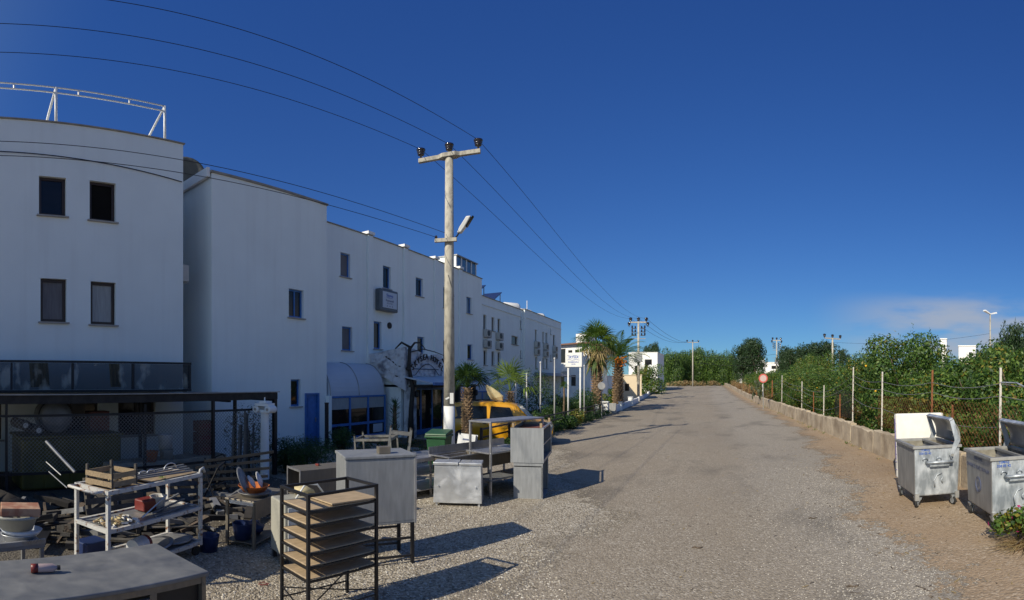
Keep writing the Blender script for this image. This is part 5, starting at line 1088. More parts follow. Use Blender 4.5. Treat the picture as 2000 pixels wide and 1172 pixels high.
# white classical column
t = thing('classical_column', 'white fluted column with Ionic scroll capital at the corner of the yard', 'column', tuple(atD(517, 12.35, 0)), .25)
prof = []; 
m = MB(); n_ = 40; vs = []
for z, r in ((.0, .115), (.6, .112), (1.2, .108), (1.72, .10)):
    for k in range(n_): a = 2 * math.pi * k / n_; rr = r * (1 if k % 2 == 0 else .93); vs.append((rr * math.cos(a), rr * math.sin(a), z))
m.add(vs, [(i * n_ + k, i * n_ + (k + 1) % n_, (i + 1) * n_ + (k + 1) % n_, (i + 1) * n_ + k) for i in range(3) for k in range(n_)]); m.build('shaft', 'bright_plaster', t)
m = MB(); m.lathe([(.13, 1.70), (.14, 1.74), (.12, 1.78)], (0, 0, 0), 24); m.box(-.20, .20, -.15, .15, 1.88, 1.95); m.build('capital', 'bright_plaster', t)
for x in (-.19, .19):
    m = MB(); m.lathe([(.085, -.15), (.095, -.13), (.095, .13), (.085, .15)], (x, 0, 1.80), 18, 'y'); v = m.build('volute', 'bright_plaster', t); m = MB(); m.lathe([(.035, -.17), (.035, .17)], (x, 0, 1.80), 10, 'y'); m.build('volute_eye', 'stone_sill', v)
m = MB(); m.box(-.1, .1, -.1, .1, 1.955, 2.0); m.lathe([(.02, 2.0), (.015, 2.10)], (0, 0, 0), 6); m.build('top_block', 'bright_plaster', t)
# clutter in the shelter
def pl(label, cat, name, loc, rz, dims, m_, bev=.01, tilt=(0, 0)):
    m = MB(); m.box(-dims[0] / 2, dims[0] / 2, -dims[1] / 2, dims[1] / 2, 0, dims[2]); o = m.build(name, m_, None, bevel=bev); o.location = loc; o.rotation_euler = (tilt[0], tilt[1], rz); return tag(o, label, cat)
t = thing('skip_container', 'olive yellow fibreglass container standing inside the mesh shelter', 'container', (-11.2, 2.9, 0), 1.62)
m = MB(); m.box(-1.05, 1.35, -.55, .55, .05, 1.22); m.build('body', 'olive_fibreglass', t, bevel=.05); m = MB(); m.box(-1.1, 1.4, -.6, .6, 1.225, 1.28); m.build('rim', 'olive_fibreglass', t, bevel=.02)
for x in (-.5, .1, .7): m = MB(); m.box(x - .03, x + .03, -.58, -.552, .1, 1.2); m.build('rib', 'olive_fibreglass', t)
t = thing('drum_roll', 'big dark round drum lying on top of the olive container', 'drum', (-11.3, 2.75, 1.6), 1.6)
m = MB(); m.lathe([(.15, -.45), (.34, -.42), (.38, -.35), (.38, .35), (.34, .42), (.15, .45)], (0, 0, .08), 28, 'y'); m.build('drum', 'dark_steel', t, smooth=True); m = MB(); m.lathe([(.40, -.2), (.40, -.16)], (0, 0, .08), 28, 'y'); m.build('band', 'black_metal', t)
for k, (y, z, lab) in enumerate(((1.95, 1.52, 'upper carpet roll with a white hollow end beside the big drum'), (2.25, 1.40, 'lower carpet roll with a white hollow end beside the big drum'))):
    t = thing('carpet_roll', lab, 'roll', (-11.0, y, z), 0.1); m = MB(); m.lathe([(.045, .32), (.12, .315), (.12, -.6)], (0, 0, 0), 16, 'x'); m.build('roll', 'grey_timber', t, smooth=True); m = MB(); m.lathe([(.035, .30), (.06, .32), (.06, .33), (.035, .335)], (0, 0, 0), 14, 'x'); m.build('core', 'white_plastic', t)
pl('dark brown box standing on the right of the olive container', 'box', 'brown_box', (-11.4, 3.9, 1.29), 1.6, (.5, .4, .48), 'brown_slat')
pl('dark box beneath the shelter at the left edge of the yard', 'box', 'dark_box', (-11.0, .9, 0), 1.5, (1.0, .7, 1.1), 'dark_timber')
for i, (z, lab) in enumerate(((.62, 'bottom red bottle crate of the stack inside the shelter'), (.92, 'middle red bottle crate of the stack inside the shelter'), (1.22, 'top red bottle crate of the stack inside the shelter'))):
    t = thing('bottle_crate', lab, 'crate', (-10.75, 6.55, z), 1.5, 'red bottle crates stacked in the shelter')
    m = MB(); m.box(-.22, .22, -.17, -.16, 0, .27); m.box(-.22, .22, .16, .17, 0, .27); m.box(-.22, -.21, -.159, .159, 0, .27); m.box(.21, .22, -.159, .159, 0, .27); m.box(-.209, .209, -.159, .159, 0, .012); m.build('body', 'brown_slat', t)
    m = MB(); m.box(-.13, .13, -.176, -.171, .1, .2); m.build('label_panel', 'red_plastic', t)
pl('low concrete block table under the bottle crates', 'block', 'block_table', (-10.75, 6.5, 0), 1.55, (1.1, .6, .61), 'wall_concrete')
pl('long low ledge of rubble and boards behind the white trolley', 'ledge', 'rubble_ledge', (-10.6, 4.9, 0), 1.6, (2.2, .7, .62), 'wall_concrete', .03)
tub('white_bucket', 'white plastic bucket standing on the ledge inside the shelter', 'bucket', (-10.55, 5.35, .86), [(.16, 0), (.18, .34), (.19, .36)], 'white_plastic')
tub('pale_bucket', 'pale bucket under the white one on the shelter ledge', 'bucket', (-10.5, 5.35, .62), [(.15, 0), (.17, .22), (.175, .24)], 'cream_plastic')
tub('orange_pot', 'orange plant pot on the ledge inside the shelter', 'pot', (-10.3, 4.85, .62), [(.12, 0), (.16, .2), (.175, .22), (.175, .25)], 'orange_enamel')
# leaning pipe, planks and pallets behind the trolley
m = MB(); m.tube([atD(90, 9.3, zD(862, 9.3)), atD(146, 8.8, zD(922, 8.8))], .03, 8); tag(m.build('white_pipe', 'dull_steel', None), 'long pale pipe leaning down in front of the olive container', 'pipe')
for k, (a, b, lab) in enumerate(((tuple(atD(90, 9.2, zD(902, 9.2))), tuple(atD(119, 8.9, zD(928, 8.9))), 'thin pale rod slanting below the leaning pipe'), (tuple(atD(95, 9.1, zD(921, 9.1))), tuple(atD(131, 8.8, zD(953, 8.8))), 'lowest thin pale rod slanting beside the shelter post'))):
    m = MB(); m.tube([Vector(a), Vector(b)], .012, 6); tag(m.build('thin_rod', 'dull_steel', None), lab, 'rod')
def pallet(label, loc, rz, tilt):
    t = thing('pallet', label, 'pallet', loc, rz, 'grey pallets behind the trolley', tilt)
    for k in range(6): m = MB(); m.box(0, 1.1, 0.02 + k * .16, .12 + k * .16, .0, .02); m.build('slat', 'grey_timber', t)
    for x in (.04, .52, 1.0): m = MB(); m.box(x, x + .07, 0, .95, -.08, -.002); m.build('bearer', 'grey_timber', t)
    return t
pallet('grey wooden pallet leaning behind the left end of the trolley', (-7.3, 2.35, .0), 1.75, (R(78), 0))
pallet('grey wooden pallet leaning behind the right half of the trolley', (-7.6, 3.9, .0), 1.9, (R(60), R(8)))
pallet('grey wooden pallet lying flat behind the trolley', (-7.0, 3.0, .12), 1.2, (0, 0))
q = random.Random(21)
for k in range(9):
    x, y = q.uniform(-7.9, -6.6), q.uniform(1.0, 2.6); a = q.uniform(1.0, 1.9); L = q.uniform(.8, 1.6); m = MB(); m.bar((x, y, .05 + .05 * k * .5), (x + L * math.cos(a), y + L * math.sin(a), .05 + .05 * k * .5), .1, .035)
    o = m.build('loose_plank', 'grey_timber' if k % 2 else 'dark_timber', None); tag(o, ('pale' if k % 2 else 'dark') + ' weathered plank, ' + ('lowest', 'second', 'third', 'fourth', 'fifth', 'sixth', 'seventh', 'eighth', 'topmost')[k] + ' of the planks heaped behind the trolley', 'plank', 'loose planks heaped behind the trolley')
for k in range(8):
    m = MB(); x, y = -9.2 + .12 * q.uniform(-1, 1), 6.35 + k * .07; m.bar((x + .35, y - .2, .0), (x - .35, y + .35, q.uniform(1.35, 1.85)), .05, .025)
    tag(m.build('leaning_lath', 'grey_timber', None), 'grey lath in the bundle leaning beside the red bottle crates', 'lath', 'bundle of laths leaning on the shelter')
for k in range(5):
    m = MB(); m.bar((-8.9 + .1 * k, 4.6 + .15 * k, .3 + .14 * k), (-7.5, 6.0 + .05 * k, .45 + .16 * k), .05, .05); tag(m.build('dark_bar', 'black_metal', None), 'dark metal bar in the tangle between the trolley and the column', 'bar', 'dark bars in the tangle beside the column')
for k, (x, y, s, lab) in enumerate(((-8.2, 4.9, .9, 'dark folding chair frame in the tangle right of the trolley'), (-8.7, 5.6, 1.0, 'second dark chair frame nearer the column'))):
    t = thing('chair_frame', lab, 'chair', (x, y, 0), .6 + k); 
    for nm, pts in (('leg', [(0, 0, 0), (.35, .1, .8)]), ('leg', [(.4, 0, 0), (.05, .1, .8)]), ('leg', [(0, .4, 0), (.35, .5, .8)]), ('leg', [(.4, .4, 0), (.05, .5, .8)]), ('seat', [(.1, .05, .45), (.1, .5, .45), (.35, .5, .45), (.35, .05, .45)]), ('backrest', [(.35, .1, .8), (.4, .3, .88), (.35, .5, .8)])):
        m = MB(); m.tube(pts, .016, 6); m.build(nm, 'black_metal', t)
m = MB(); q = random.Random(60)
for k in range(130):
    x, y = q.uniform(-9.0, -6.6), q.uniform(1.2, 5.6)
    if x > -6.5 - .0 * y: continue
    z = q.uniform(.0, .26) * (1 if x < -7 else .5); a = q.uniform(0, 3.14); L = q.uniform(.15, .8); wd = q.uniform(.03, .16); ti = q.uniform(-.35, .35)
    c = Vector((x, y, z + .05)); d = Vector((math.cos(a) * math.cos(ti), math.sin(a) * math.cos(ti), math.sin(ti))) * L / 2; m.m = q.choice((0, 0, 1, 2, 3, 4)); m.bar(c - d, c + d, wd, q.uniform(.02, .1))
tag(m.build('scrap_heap', ['dark_timber', 'grey_timber', 'black_metal', 'dull_steel', 'bark'], None), 'tangled heap of dark scrap boards and metal behind the trolley', None, kind='stuff')  # scrap colours kept low to carry the shade missing behind the trolley
# dark sacks/tarps
for k, (x, y, s, lab) in enumerate(((-8.4, 1.0, .7, 'dark tarpaulin heap at the left of the shelter front'), (-8.6, 3.3, .6, 'dark sack heap behind the pallets'), (-7.6, 5.0, .4, 'low dark heap of sacks between the trolley and the prep table'))):
    m = MB(); q = random.Random(30 + k); vs = []
    for i in range(7):
        for j in range(12): th = math.pi / 2 * i / 6; ph = 2 * math.pi * j / 12; r = s * (1 + q.uniform(-.2, .2)); vs.append((r * math.sin(th + .05) * math.cos(ph), r * math.sin(th + .05) * math.sin(ph), r * .7 * math.cos(th)))
    m.add(vs, [(i * 12 + j, (i + 1) * 12 + j, (i + 1) * 12 + (j + 1) % 12, i * 12 + (j + 1) % 12) for i in range(6) for j in range(12)]); o = m.build('tarpaulin_heap', 'dark_timber', None, smooth=True); o.location = (x, y, 0); tag(o, lab, 'heap')
t = thing('black_post', 'black post standing alone before the blue door', 'post', tuple(atD(638, 17.5, 0)), 0)
m = MB(); m.box(-.05, .05, -.05, .05, 0, zD(788, 17.5)); m.build('post', 'black_metal', t); m = MB(); m.box(-.06, .06, -.06, .06, zD(788, 17.5), zD(788, 17.5) + .03); m.build('cap', 'black_metal', t)

# ------------------------------------------------------------------ dark slatted fence before the hotel, flagpoles, billboard
t = thing('roadside_fence', 'low dark railing with thin top rail coloured pale as if sunlit, running along the hotel garden', 'fence', (-7.15, 24, 0))
y = 14.6
while y < 36.5:
    m = MB(); m.box(-7.19, -7.11, y - .04, y + .04, 0, .95); m.build('post', 'black_metal', t, world=True); y += 2.4
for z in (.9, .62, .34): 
    m = MB(); m.box(-7.17, -7.13, 14.6, 36.2, z - .03, z + .03); m.build('rail', 'grey_timber' if z > .8 else 'black_metal', t, world=True)  # top rail gets a paler material to show sunlight along it
for i, (px, D, ty, lab) in enumerate(((1007, 24.5, 745, 'short thin flagpole nearest the yellow taxi'), (1028.5, 25, 731, 'slim bare flagpole behind the taxi bonnet'), (1055.6, 26, 709, 'bare white flagpole, second left of the billboard'), (1083, 27.5, 701, 'bare white flagpole just left of the billboard'), (1141, 33, 715, 'thin grey pole just right of the billboard'))):
    t = thing('flagpole', lab, 'flagpole', tuple(atD(px, D, 0)), 0, 'bare flagpoles before the annexe'); h = zD(ty, D)
    m = MB(); m.tube([(0, 0, 0), (0, 0, h)], [.05, .032], 8); m.build('pole', 'flag_grey', t, smooth=True); m = MB(); m.lathe([(.05, h), (.06, h + .04), (.01, h + .08)], (0, 0, 0), 8); m.build('finial', 'white_paint', t)
pb = atD(1121.5, 30, 0)
t = thing('billboard', 'white box sign with blue wave lettering raised on two white posts', 'sign', tuple(pb), -.12)
for x in (-.40, .40): m = MB(); m.tube([(x, 0, 0), (x, 0, zD(716, 30))], .055, 8); m.build('post', 'white_paint', t, smooth=True)
z0, z1 = zD(717, 30), zD(689, 30); m = MB(); m.box(-.55, .55, -.12, .12, z0, z1); m.build('sign_box', 'white_paint', t, bevel=.02)
zc = (z0 + z1) / 2; GM = lambda x, z: frameM((x, -.125, z), (1, 0, 0), (0, 0, 1))
text('SKYSEA', .2, 'lettering', 'blue_print', t, GM(0, zc + .15)); text('KASMANALI', .13, 'lettering', 'blue_print', t, GM(0, zc - .14)); text('HOTEL', .09, 'lettering', 'blue_print', t, GM(0, zc - .27))
for k in (0, 1): m = MB(); m.tube([(-.4 + .08 * i, -.126, zc + .0 + .25 * k + .025 * math.sin(i * 1.1 + k)) for i in range(11)], .01, 4); m.build('wave_line', 'blue_print', t)
# round traffic sign seen from behind, post, grey service box
t = thing('round_road_sign', 'round grey back of a road sign on a thin post by the tall palm', 'road sign', tuple(atD(1175, 33, 0)), .1)
m = MB(); m.lathe([(.25, -.02), (.27, 0), (.25, .02)], (0, 0, zD(754, 33)), 24, 'y'); m.build('plate', 'dull_steel', t); m = MB(); m.tube([(0.0, .05, 0), (0, .05, zD(750, 33))], .035, 8); m.build('post', 'dull_steel', t)
# low white garden walls and gate posts up the road
def wallrun(label, pts, h, th, m_='bright_plaster', name='low_wall', cap=None):
    t = thing(name, label, 'wall', (pts[0][0], pts[0][1], 0))
    for i in range(len(pts) - 1):
        a = Vector((*pts[i], h / 2)); b = Vector((*pts[i + 1], h / 2)); g = gz(0, (a.y + b.y) / 2); m = MB(); m.bar(a + Vector((0, 0, g)), b + Vector((0, 0, g)), th, h); m.build('wall_segment', m_, t, world=True)
    return t
wallrun('low white garden wall beside the palms along the road', [(-7.2, 38), (-7.4, 46), (-7.9, 58)], .55, .2)
wallrun('low white garden wall farther up before the white house', [(-8.1, 60), (-9.0, 78), (-9.6, 92)], .5, .2)
for px, D, s, lab in ((1166, 35, .8, 'slim white gate post at the end of the dark railing'), (1182, 36.5, .95, 'stout white gate post by the road sign'), (1212, 42, .7, 'white block at the foot of the date palm'), (1232, 50, .9, 'white meter box on the garden wall')):
    p = atD(px, D, 0); t = thing('gate_post', lab, 'post', tuple(p), 0, 'white gate posts by the palms'); w_ = .14 if s < .9 else .24
    m = MB(); m.box(-w_, w_, -w_, w_, 0, s); m.build('pier', 'bright_plaster', t); m = MB(); m.box(-w_ - .04, w_ + .04, -w_ - .04, w_ + .04, s, s + .06); m.build('cap', 'white_paint', t)
p = atD(1196, 38, 0); t = thing('service_cabinet', 'small grey service cabinet beside the white gate post', 'cabinet', tuple(p), .1)
m = MB(); m.box(-.3, .3, -.2, .2, 0, .8); m.build('box', 'galvanised_dull', t, bevel=.02); m = MB(); m.box(-.26, .26, -.215, -.202, .1, .72); m.build('door', 'galvanised_dull', t)

# ------------------------------------------------------------------ far buildings
def house(name, label, A, B, depth, z1, wm, wins, roof='flat', zb=0, sidewins=()):
    loc, rz, L = AB(A, B); t = thing(name, label, 'house', (loc[0], loc[1], zb), rz)
    mb = MB(); facade(mb, (0, 0, 0), (1, 0), 0, L, -.5, z1, wins, .12)
    facade(mb, (L, 0, 0), (0, 1), 0, depth, -.5, z1, sidewins, .12)
    mb.add([(0, 0, -.5), (0, depth, -.5), (0, depth, z1), (0, 0, z1)], [(0, 3, 2, 1)]); mb.add([(0, depth, -.5), (L, depth, -.5), (L, depth, z1), (0, depth, z1)], [(0, 3, 2, 1)]); mb.add([(0, 0, z1 - .1), (L, 0, z1 - .1), (L, depth, z1 - .1), (0, depth, z1 - .1)], [(0, 1, 2, 3)])
    mb.build('wall', wm, t)
    for h in wins:
        f = MB(); f.box(h[0], h[1], .08, .11, h[2], h[3]); w_ = f.build('window', 'brown_frame', t); g = MB(); g.box(h[0] + .07, h[1] - .07, .065, .079, h[2] + .07, h[3] - .07); g.build('pane', 'glass_dark', w_)
    for h in sidewins:
        f = MB(); f.box(L - .11, L - .08, h[0], h[1], h[2], h[3]); w_ = f.build('window', 'brown_frame', t); g = MB(); g.box(L - .079, L - .065, h[0] + .07, h[1] - .07, h[2] + .07, h[3] - .07); g.build('pane', 'glass_dark', w_)
    if roof == 'tile':
        m = MB(); m.prism([(-.35, z1), (L + .35, z1), (L + .35, z1 + .12), (-.35, z1 + .12)], lambda a, b, q: (a, q - .5, b), depth + 1); m.build('eaves', 'roof_tile', t)
        m = MB(); m.add([(-.3, -.45, z1 + .121), (L + .3, -.45, z1 + .121), (L + .3, depth + .4, z1 + .121), (-.3, depth + .4, z1 + .121), (L * .3, depth / 2, z1 + .4), (L * .7, depth / 2, z1 + .4)], [(0, 1, 5, 4), (1, 2, 5), (2, 3, 4, 5), (3, 0, 4)]); m.build('roof', 'roof_tile', t)
    else:
        m = MB(); m.box(-.08, L + .08, -.08, .15, z1 + .002, z1 + .12); m.box(L - .15, L + .08, .152, depth, z1 + .002, z1 + .12); m.build('parapet', wm, t)
    return t
A = atD(1089, 56, 0); B = atD(1152, 53, 0)
t = house('apartment_house', 'white three-storey house with tiled eaves and balconies behind the billboard', A, B, 3.2, 6.6, 'bright_plaster', [(.4, 1.2, 4.6, 6.2), (1.6, 2.2, 4.6, 6.0), (.3, 1.0, 1.9, 3.3), (2.6, 3.2, 4.8, 6.0), (2.0, 2.7, 2.0, 3.2)], 'tile')
m = MB(); m.box(.2, 1.5, -.75, -.65, 3.6, 4.5); m.box(.2, 1.5, -.64, -.005, 3.6, 3.72); m.build('balcony', 'bright_plaster', t); 
m = MB(); m.lathe([(.03, 0), (.45, .1), (.5, .16)], (2.6, 1.5, 7.5), 16, 'y'); m.build('roof_dish', 'white_paint', t); m = MB(); m.box(1.9, 3.4, 1, 3, 6.7, 7.9); m.build('stair_tower', 'bright_plaster', t)
A = atD(1150, 60, 0); B = atD(1215, 60, 0)
house('white_house', 'low white house seen between the two palms', A, B, 8, 3.1, 'bright_plaster', [(1.2, 2.2, 1.0, 2.3), (2.9, 3.7, 1.0, 2.2)])
A = atD(1213, 66, 0); B = atD(1253, 66, 0)
t = house('cream_house', 'small cream flat-roofed single-storey house behind the date palm', A, B, 7, 3.3, 'cream_plaster', [(.5, 1.1, 1.2, 2.2)], 'flat')
A = atD(1228, 96, .6); B = atD(1284, 95, .6)
t = house('white_villa', 'white cubic two-storey house with one shaded side at the bend of the road', A, B, 9.5, zD(689, 95) - .6, 'bright_plaster', [(3.2, 4.6, 3.6, 6.2), (1.2, 2.2, 3.6, 5.0)], 'flat', .6, [(1.8, 2.5, 3.8, 5.2), (6.0, 6.7, 3.8, 5.2), (1.8, 2.6, 1.0, 2.3), (6.0, 6.7, 1.0, 2.4)])
m = MB(); m.lathe([(.03, .15), (.45, .08), (.55, 0)], (4.3, -.3, 4.6), 20, 'y'); m.build('satellite_dish', 'white_paint', t)
for px, D, w_, h0, nm in ((1445, 150, 8, 5.2, 'white shed between the road end and the pine clump'), (1500, 140, 10, 6.6, 'white stepped building right of the pine clump'), (1889, 75, 2.6, zD(677, 75), 'white box building peeping over the citrus trees'), (1843, 82, 1.0, zD(664, 82), 'small white roof just visible above the large citrus tree')):
    p = atD(px, D, 0); g = gz(p.x, p.y) if p.x < 40 else 0; t = thing('distant_house', nm, 'house', (p.x, p.y, g), -az(px), 'white houses far beyond the orchard')
    m = MB(); m.box(-w_ / 2, w_ / 2, 0, 6, 0, h0); m.build('wall', 'bright_plaster', t); m = MB(); m.box(-w_ / 2 - .1, w_ / 2 + .1, -.1, 6.1, h0, h0 + .15); m.build('roof_edge', 'bright_plaster', t); m = MB(); m.box(w_ * .1, w_ * .3, -.03, -.003, h0 - 1.8, h0 - .9); m.build('window', 'glass_dark', t)
    if w_ > 6: m = MB(); m.box(-w_ * .4, -w_ * .1, 1, 4, h0 + .15, h0 + 1.2); m.build('roof_block', 'bright_plaster', t)

# ------------------------------------------------------------------ right-hand concrete wall, fence, sign
t = thing('concrete_wall', 'crumbling low concrete wall along the right side of the road', 'wall', (5.9, 20, 0))
def wx(y): return 5.62 + min(y, 60) * .0085 + .03 * math.sin(y * .7)
y = -2.0; q = random.Random(14)
while y < 172:
    L = q.uniform(2.6, 3.6) if y < 60 else 7; n = int(L / .25) if y < 60 else 8; m = MB(); rows = []
    h0 = .80 + q.uniform(-.05, .04) - (.1 if y > 60 else 0)
    for i in range(n + 1):
        yy = y + (L - .03) * i / n; x = wx(yy) + q.uniform(-.008, .008); g = gz(x, yy); hh = h0 + q.uniform(-.035, .02) - (.06 if q.random() < .08 else 0)
        rows.append([(x - .02, yy, g - .1), (x + q.uniform(-.01, .01), yy, g + hh * .5), (x + .01, yy, g + hh - .02), (x + .05, yy, g + hh), (x + .26, yy, g + hh + q.uniform(-.02, .02)), (x + .30, yy, g - .1)])
    m.add([v for r in rows for v in r], [(i * 6 + k, i * 6 + k + 1, (i + 1) * 6 + k + 1, (i + 1) * 6 + k) for i in range(n) for k in range(5)] + [tuple(range(6))[::-1], tuple(n * 6 + k for k in range(6))])
    m.build('wall_segment', 'wall_concrete', t, world=True); y += L
t = thing('orchard_fence', 'wire fence on leaning posts behind the low concrete wall', 'fence', (6.1, 20, 0))
mat('worn_post', (0.56, 0.53, 0.47), 0.7, scale=11, col2=(0.22, 0.12, 0.07), thr=(0.55, 0.68))
fp = [(1947, 10.6, 'worn_post', 2.80), (1811, 13.6, 'rust', 2.82), (1717, 17.1, 'worn_post', 2.84), (1657, 20.6, 'worn_post', 3.1), (1613, 25.5, 'worn_post', 2.3), (1560, 31.5, 'worn_post', 2.5), (1522, 40, 'worn_post', 3.0), (1508, 46, 'rust', 2.6), (1487, 54, 'worn_post', 2.2), (1478, 60, 'rust', 2.2), (1464, 70, 'rust', 2.1), (1455, 80, 'rust', 2.1), (1447, 90, 'rust', 2.1)]
tops = []
for px, D, mm, z in fp:
    p = atD(px, D, 0); x = wx(p.y) + .36; tilt = rnd.uniform(-.06, .06); m = MB(); m.tube([(x, p.y, 0), (x + .03, p.y + tilt, z)], .030 if D < 45 else .055, 7); m.build('post', mm, t, world=True); tops.append(Vector((x + .02, p.y + tilt, z)))
for px, D in ((1868, 12.6), (1640, 22.5), (1590, 28)):
    p = atD(px, D, 0); x = wx(p.y) + .36; m = MB(); m.tube([(x, p.y, 0), (x, p.y, 1.9)], .03, 6); m.build('post', 'rust', t, world=True)
tops = [Vector((6.0, 3.0, 2.7))] + tops
for dz in (.35, .62, 1.3):
    m = MB()
    for i in range(len(tops) - 1):
        a, b = tops[i] - Vector((0, 0, dz)), tops[i + 1] - Vector((0, 0, dz)); m.tube([a.lerp(b, k / 6) - Vector((0, 0, .12 * math.sin(math.pi * k / 6))) for k in range(7)], .008, 4, False)
    m.build('strand', 'dull_steel', t, world=True)
m = MB(); chain(m, (wx(20) + .37, 19.5, 0), (.01, 1), 3.2, .9, 2.1, .10, .006); m.build('wire_mesh', 'black_metal', t, world=True)['kind'] = 'stuff'
m = MB(); chain(m, (wx(8) + .37, 8.0, 0), (.01, 1), 8.5, .9, 2.0, .16, .004); m.build('wire_mesh', 'rust', t, world=True)['kind'] = 'stuff'
m = MB(); m.tube([tops[1] - Vector((0, 0, .32)), tops[1] + Vector((.0, -.6, -.33)), tops[1] + Vector((-.05, -1.4, -.55)), tops[1] + Vector((-.1, -2.4, -1.0))], .016, 6); m.build('bent_pipe', 'galvanised', t, world=True)
p = atD(1499.5, 43, 0)
t = thing('round_warning_sign', 'faded red round road sign standing behind the low wall', 'road sign', (p.x - .4, p.y, 0), -.15)
zc = zD(739, 43); m = MB(); m.lathe([(.38, -.015), (.40, 0), (.38, .015)], (0, 0, zc), 28, 'y'); m.build('plate', 'red_sign', t); m = MB(); m.lathe([(.28, -.022), (.28, -.016)], (0, 0, zc), 28, 'y'); m.build('centre', 'pink_grey', t); m = MB(); m.tube([(0, .05, 0), (0, .05, zc)], .035, 8); m.build('post', 'galvanised_dull', t)

# ------------------------------------------------------------------ mattress and galvanised bins
t = thing('mattress', 'dirty white mattress leaning on its edge behind the bins', 'mattress', (4.80, 11.45, .0), -.06, None, (-.10, 0))
m = MB(); m.box(0, 1.35, 0, .2, 0, 1.68); m.build('pad', 'mattress', t, bevel=.05)
m = MB(); m.box(-.004, .0, .06, .14, .5, 1.55); m.build('printed_edge', 'mattress_print', t)
for k in range(7): m = MB(); m.box(-.006, .001, .03, .17, .22 + .2 * k, .235 + .2 * k); m.build('quilt_seam', 'mattress_print', t)
def bin_(label, A, rz, words):
    t = thing('waste_container', label, 'rubbish bin', tuple(A), rz, 'galvanised rubbish containers by the wall'); W, Dp, Z0, Z1 = .95, 1.28, .24, 1.25
    def ringbox(m, x0, x1, y0, y1, xa, xb, ya, yb, z0, z1): m.add([(x0, y0, z0), (x1, y0, z0), (x1, y1, z0), (x0, y1, z0), (xa, ya, z1), (xb, ya, z1), (xb, yb, z1), (xa, yb, z1)], [(0, 3, 2, 1), (0, 1, 5, 4), (1, 2, 6, 5), (2, 3, 7, 6), (3, 0, 4, 7)])
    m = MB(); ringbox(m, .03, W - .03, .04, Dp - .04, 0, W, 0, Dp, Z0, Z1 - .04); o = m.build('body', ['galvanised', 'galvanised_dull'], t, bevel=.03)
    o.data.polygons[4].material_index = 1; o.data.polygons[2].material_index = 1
    m = MB(); ringbox(m, .06, W - .06, .07, Dp - .07, .04, W - .04, .04, Dp - .04, Z0 + .05, Z1 - .005); m.f = [f[::-1] for f in m.f]; m.build('inside', 'bin_inside', t)
    m = MB(); e = .03
    for q in ((-e, W + e, -e, .045), (-e, W + e, Dp - .045, Dp + e), (-e, .045, .046, Dp - .046), (W - .045, W + e, .046, Dp - .046)): m.box(q[0], q[1], q[2], q[3], Z1 - .055, Z1)
    m.build('rim', 'galvanised_dull', t, bevel=.006)
    m = MB(); m.box(W * .60, W * .66, .046, Dp - .046, Z1 - .05, Z1 - .01); m.add([(W * .66, .05, Z1 - .03), (W * .66, Dp - .05, Z1 - .03), (W * .50, Dp - .07, Z0 + .5), (W * .50, .07, Z0 + .5)], [(0, 1, 2, 3)]); m.build('cross_bar', 'galvanised_dull', t)
    # raised frame and pressed ribs on the end face
    for y in (-.002,):
        m = MB(); m.tube([(.24, -.03, .93), (.24, -.10, .93), (.76, -.10, .93), (.76, -.03, .93)], .03, 10); m.build('handle', 'galvanised', t, smooth=True)
        m = MB(); m.box(.30, .70, -.075, -.02, .84, .89); m.build('grip_plate', 'galvanised', t, bevel=.01)
        for x in (.22, .50): m = MB(); m.tube([(x - .05, -.012, .97), (x - .03, -.014, 1.01), (x + .03, -.014, 1.01), (x + .05, -.012, .97)], .014, 6); m.build('pressed_rib', 'galvanised', t, smooth=True)
        m = MB(); m.tube([(.42, -.006, .42), (.40, -.008, .55), (.46, -.008, .66), (.56, -.008, .70)], .010, 6); m.build('pressed_rib', 'galvanised', t, smooth=True); m = MB(); m.tube([(.58, -.006, .62), (.55, -.008, .55), (.58, -.008, .50)], .010, 6); m.build('pressed_rib', 'galvanised', t, smooth=True)
    for x, y in ((.10, .10), (W - .10, .10), (.10, Dp - .10), (W - .10, Dp - .10)):
        m = MB(); m.lathe([(.03, -.025), (.085, -.022), (.095, -.015), (.095, .015), (.085, .022), (.03, .025)], (0, 0, 0), 18, 'y'); m.xf(Matrix.Translation((x - .02, y - .02, .096)) @ Matrix.Rotation(.9 + x, 4, 'Z')); wh = m.build('wheel', 'black_rubber', t)
        m = MB(); m.lathe([(.062, -.028), (.062, .028)], (0, 0, 0), 16, 'y'); m.xf(Matrix.Translation((x - .02, y - .02, .096)) @ Matrix.Rotation(.9 + x, 4, 'Z')); m.build('hub', 'galvanised', wh)
        m = MB(); m.add([(x - .07, y - .07, .215), (x + .07, y - .07, .215), (x + .07, y + .07, .215), (x - .07, y + .07, .215), (x - .03, y - .03, .10), (x + .01, y - .04, .10), (x + .01, y + .02, .10), (x - .03, y + .02, .10)], [(0, 1, 2, 3), (7, 6, 5, 4), (0, 4, 5, 1), (1, 5, 6, 2), (2, 6, 7, 3), (3, 7, 4, 0)]); m.build('fork', 'galvanised', wh)
    m = MB(); m.box(.02, .10, .0, .08, .16, .30); m.build('corner_foot', 'galvanised_dull', t); m = MB(); m.box(W - .10, W - .02, .0, .08, .16, .30); m.build('corner_foot', 'galvanised_dull', t)
    # lid thrown open towards the right on two arms
    lr = R(64); M = Matrix.Translation((W * .80, 0, Z1 - .20)) @ Matrix.Rotation(lr, 4, 'Y')
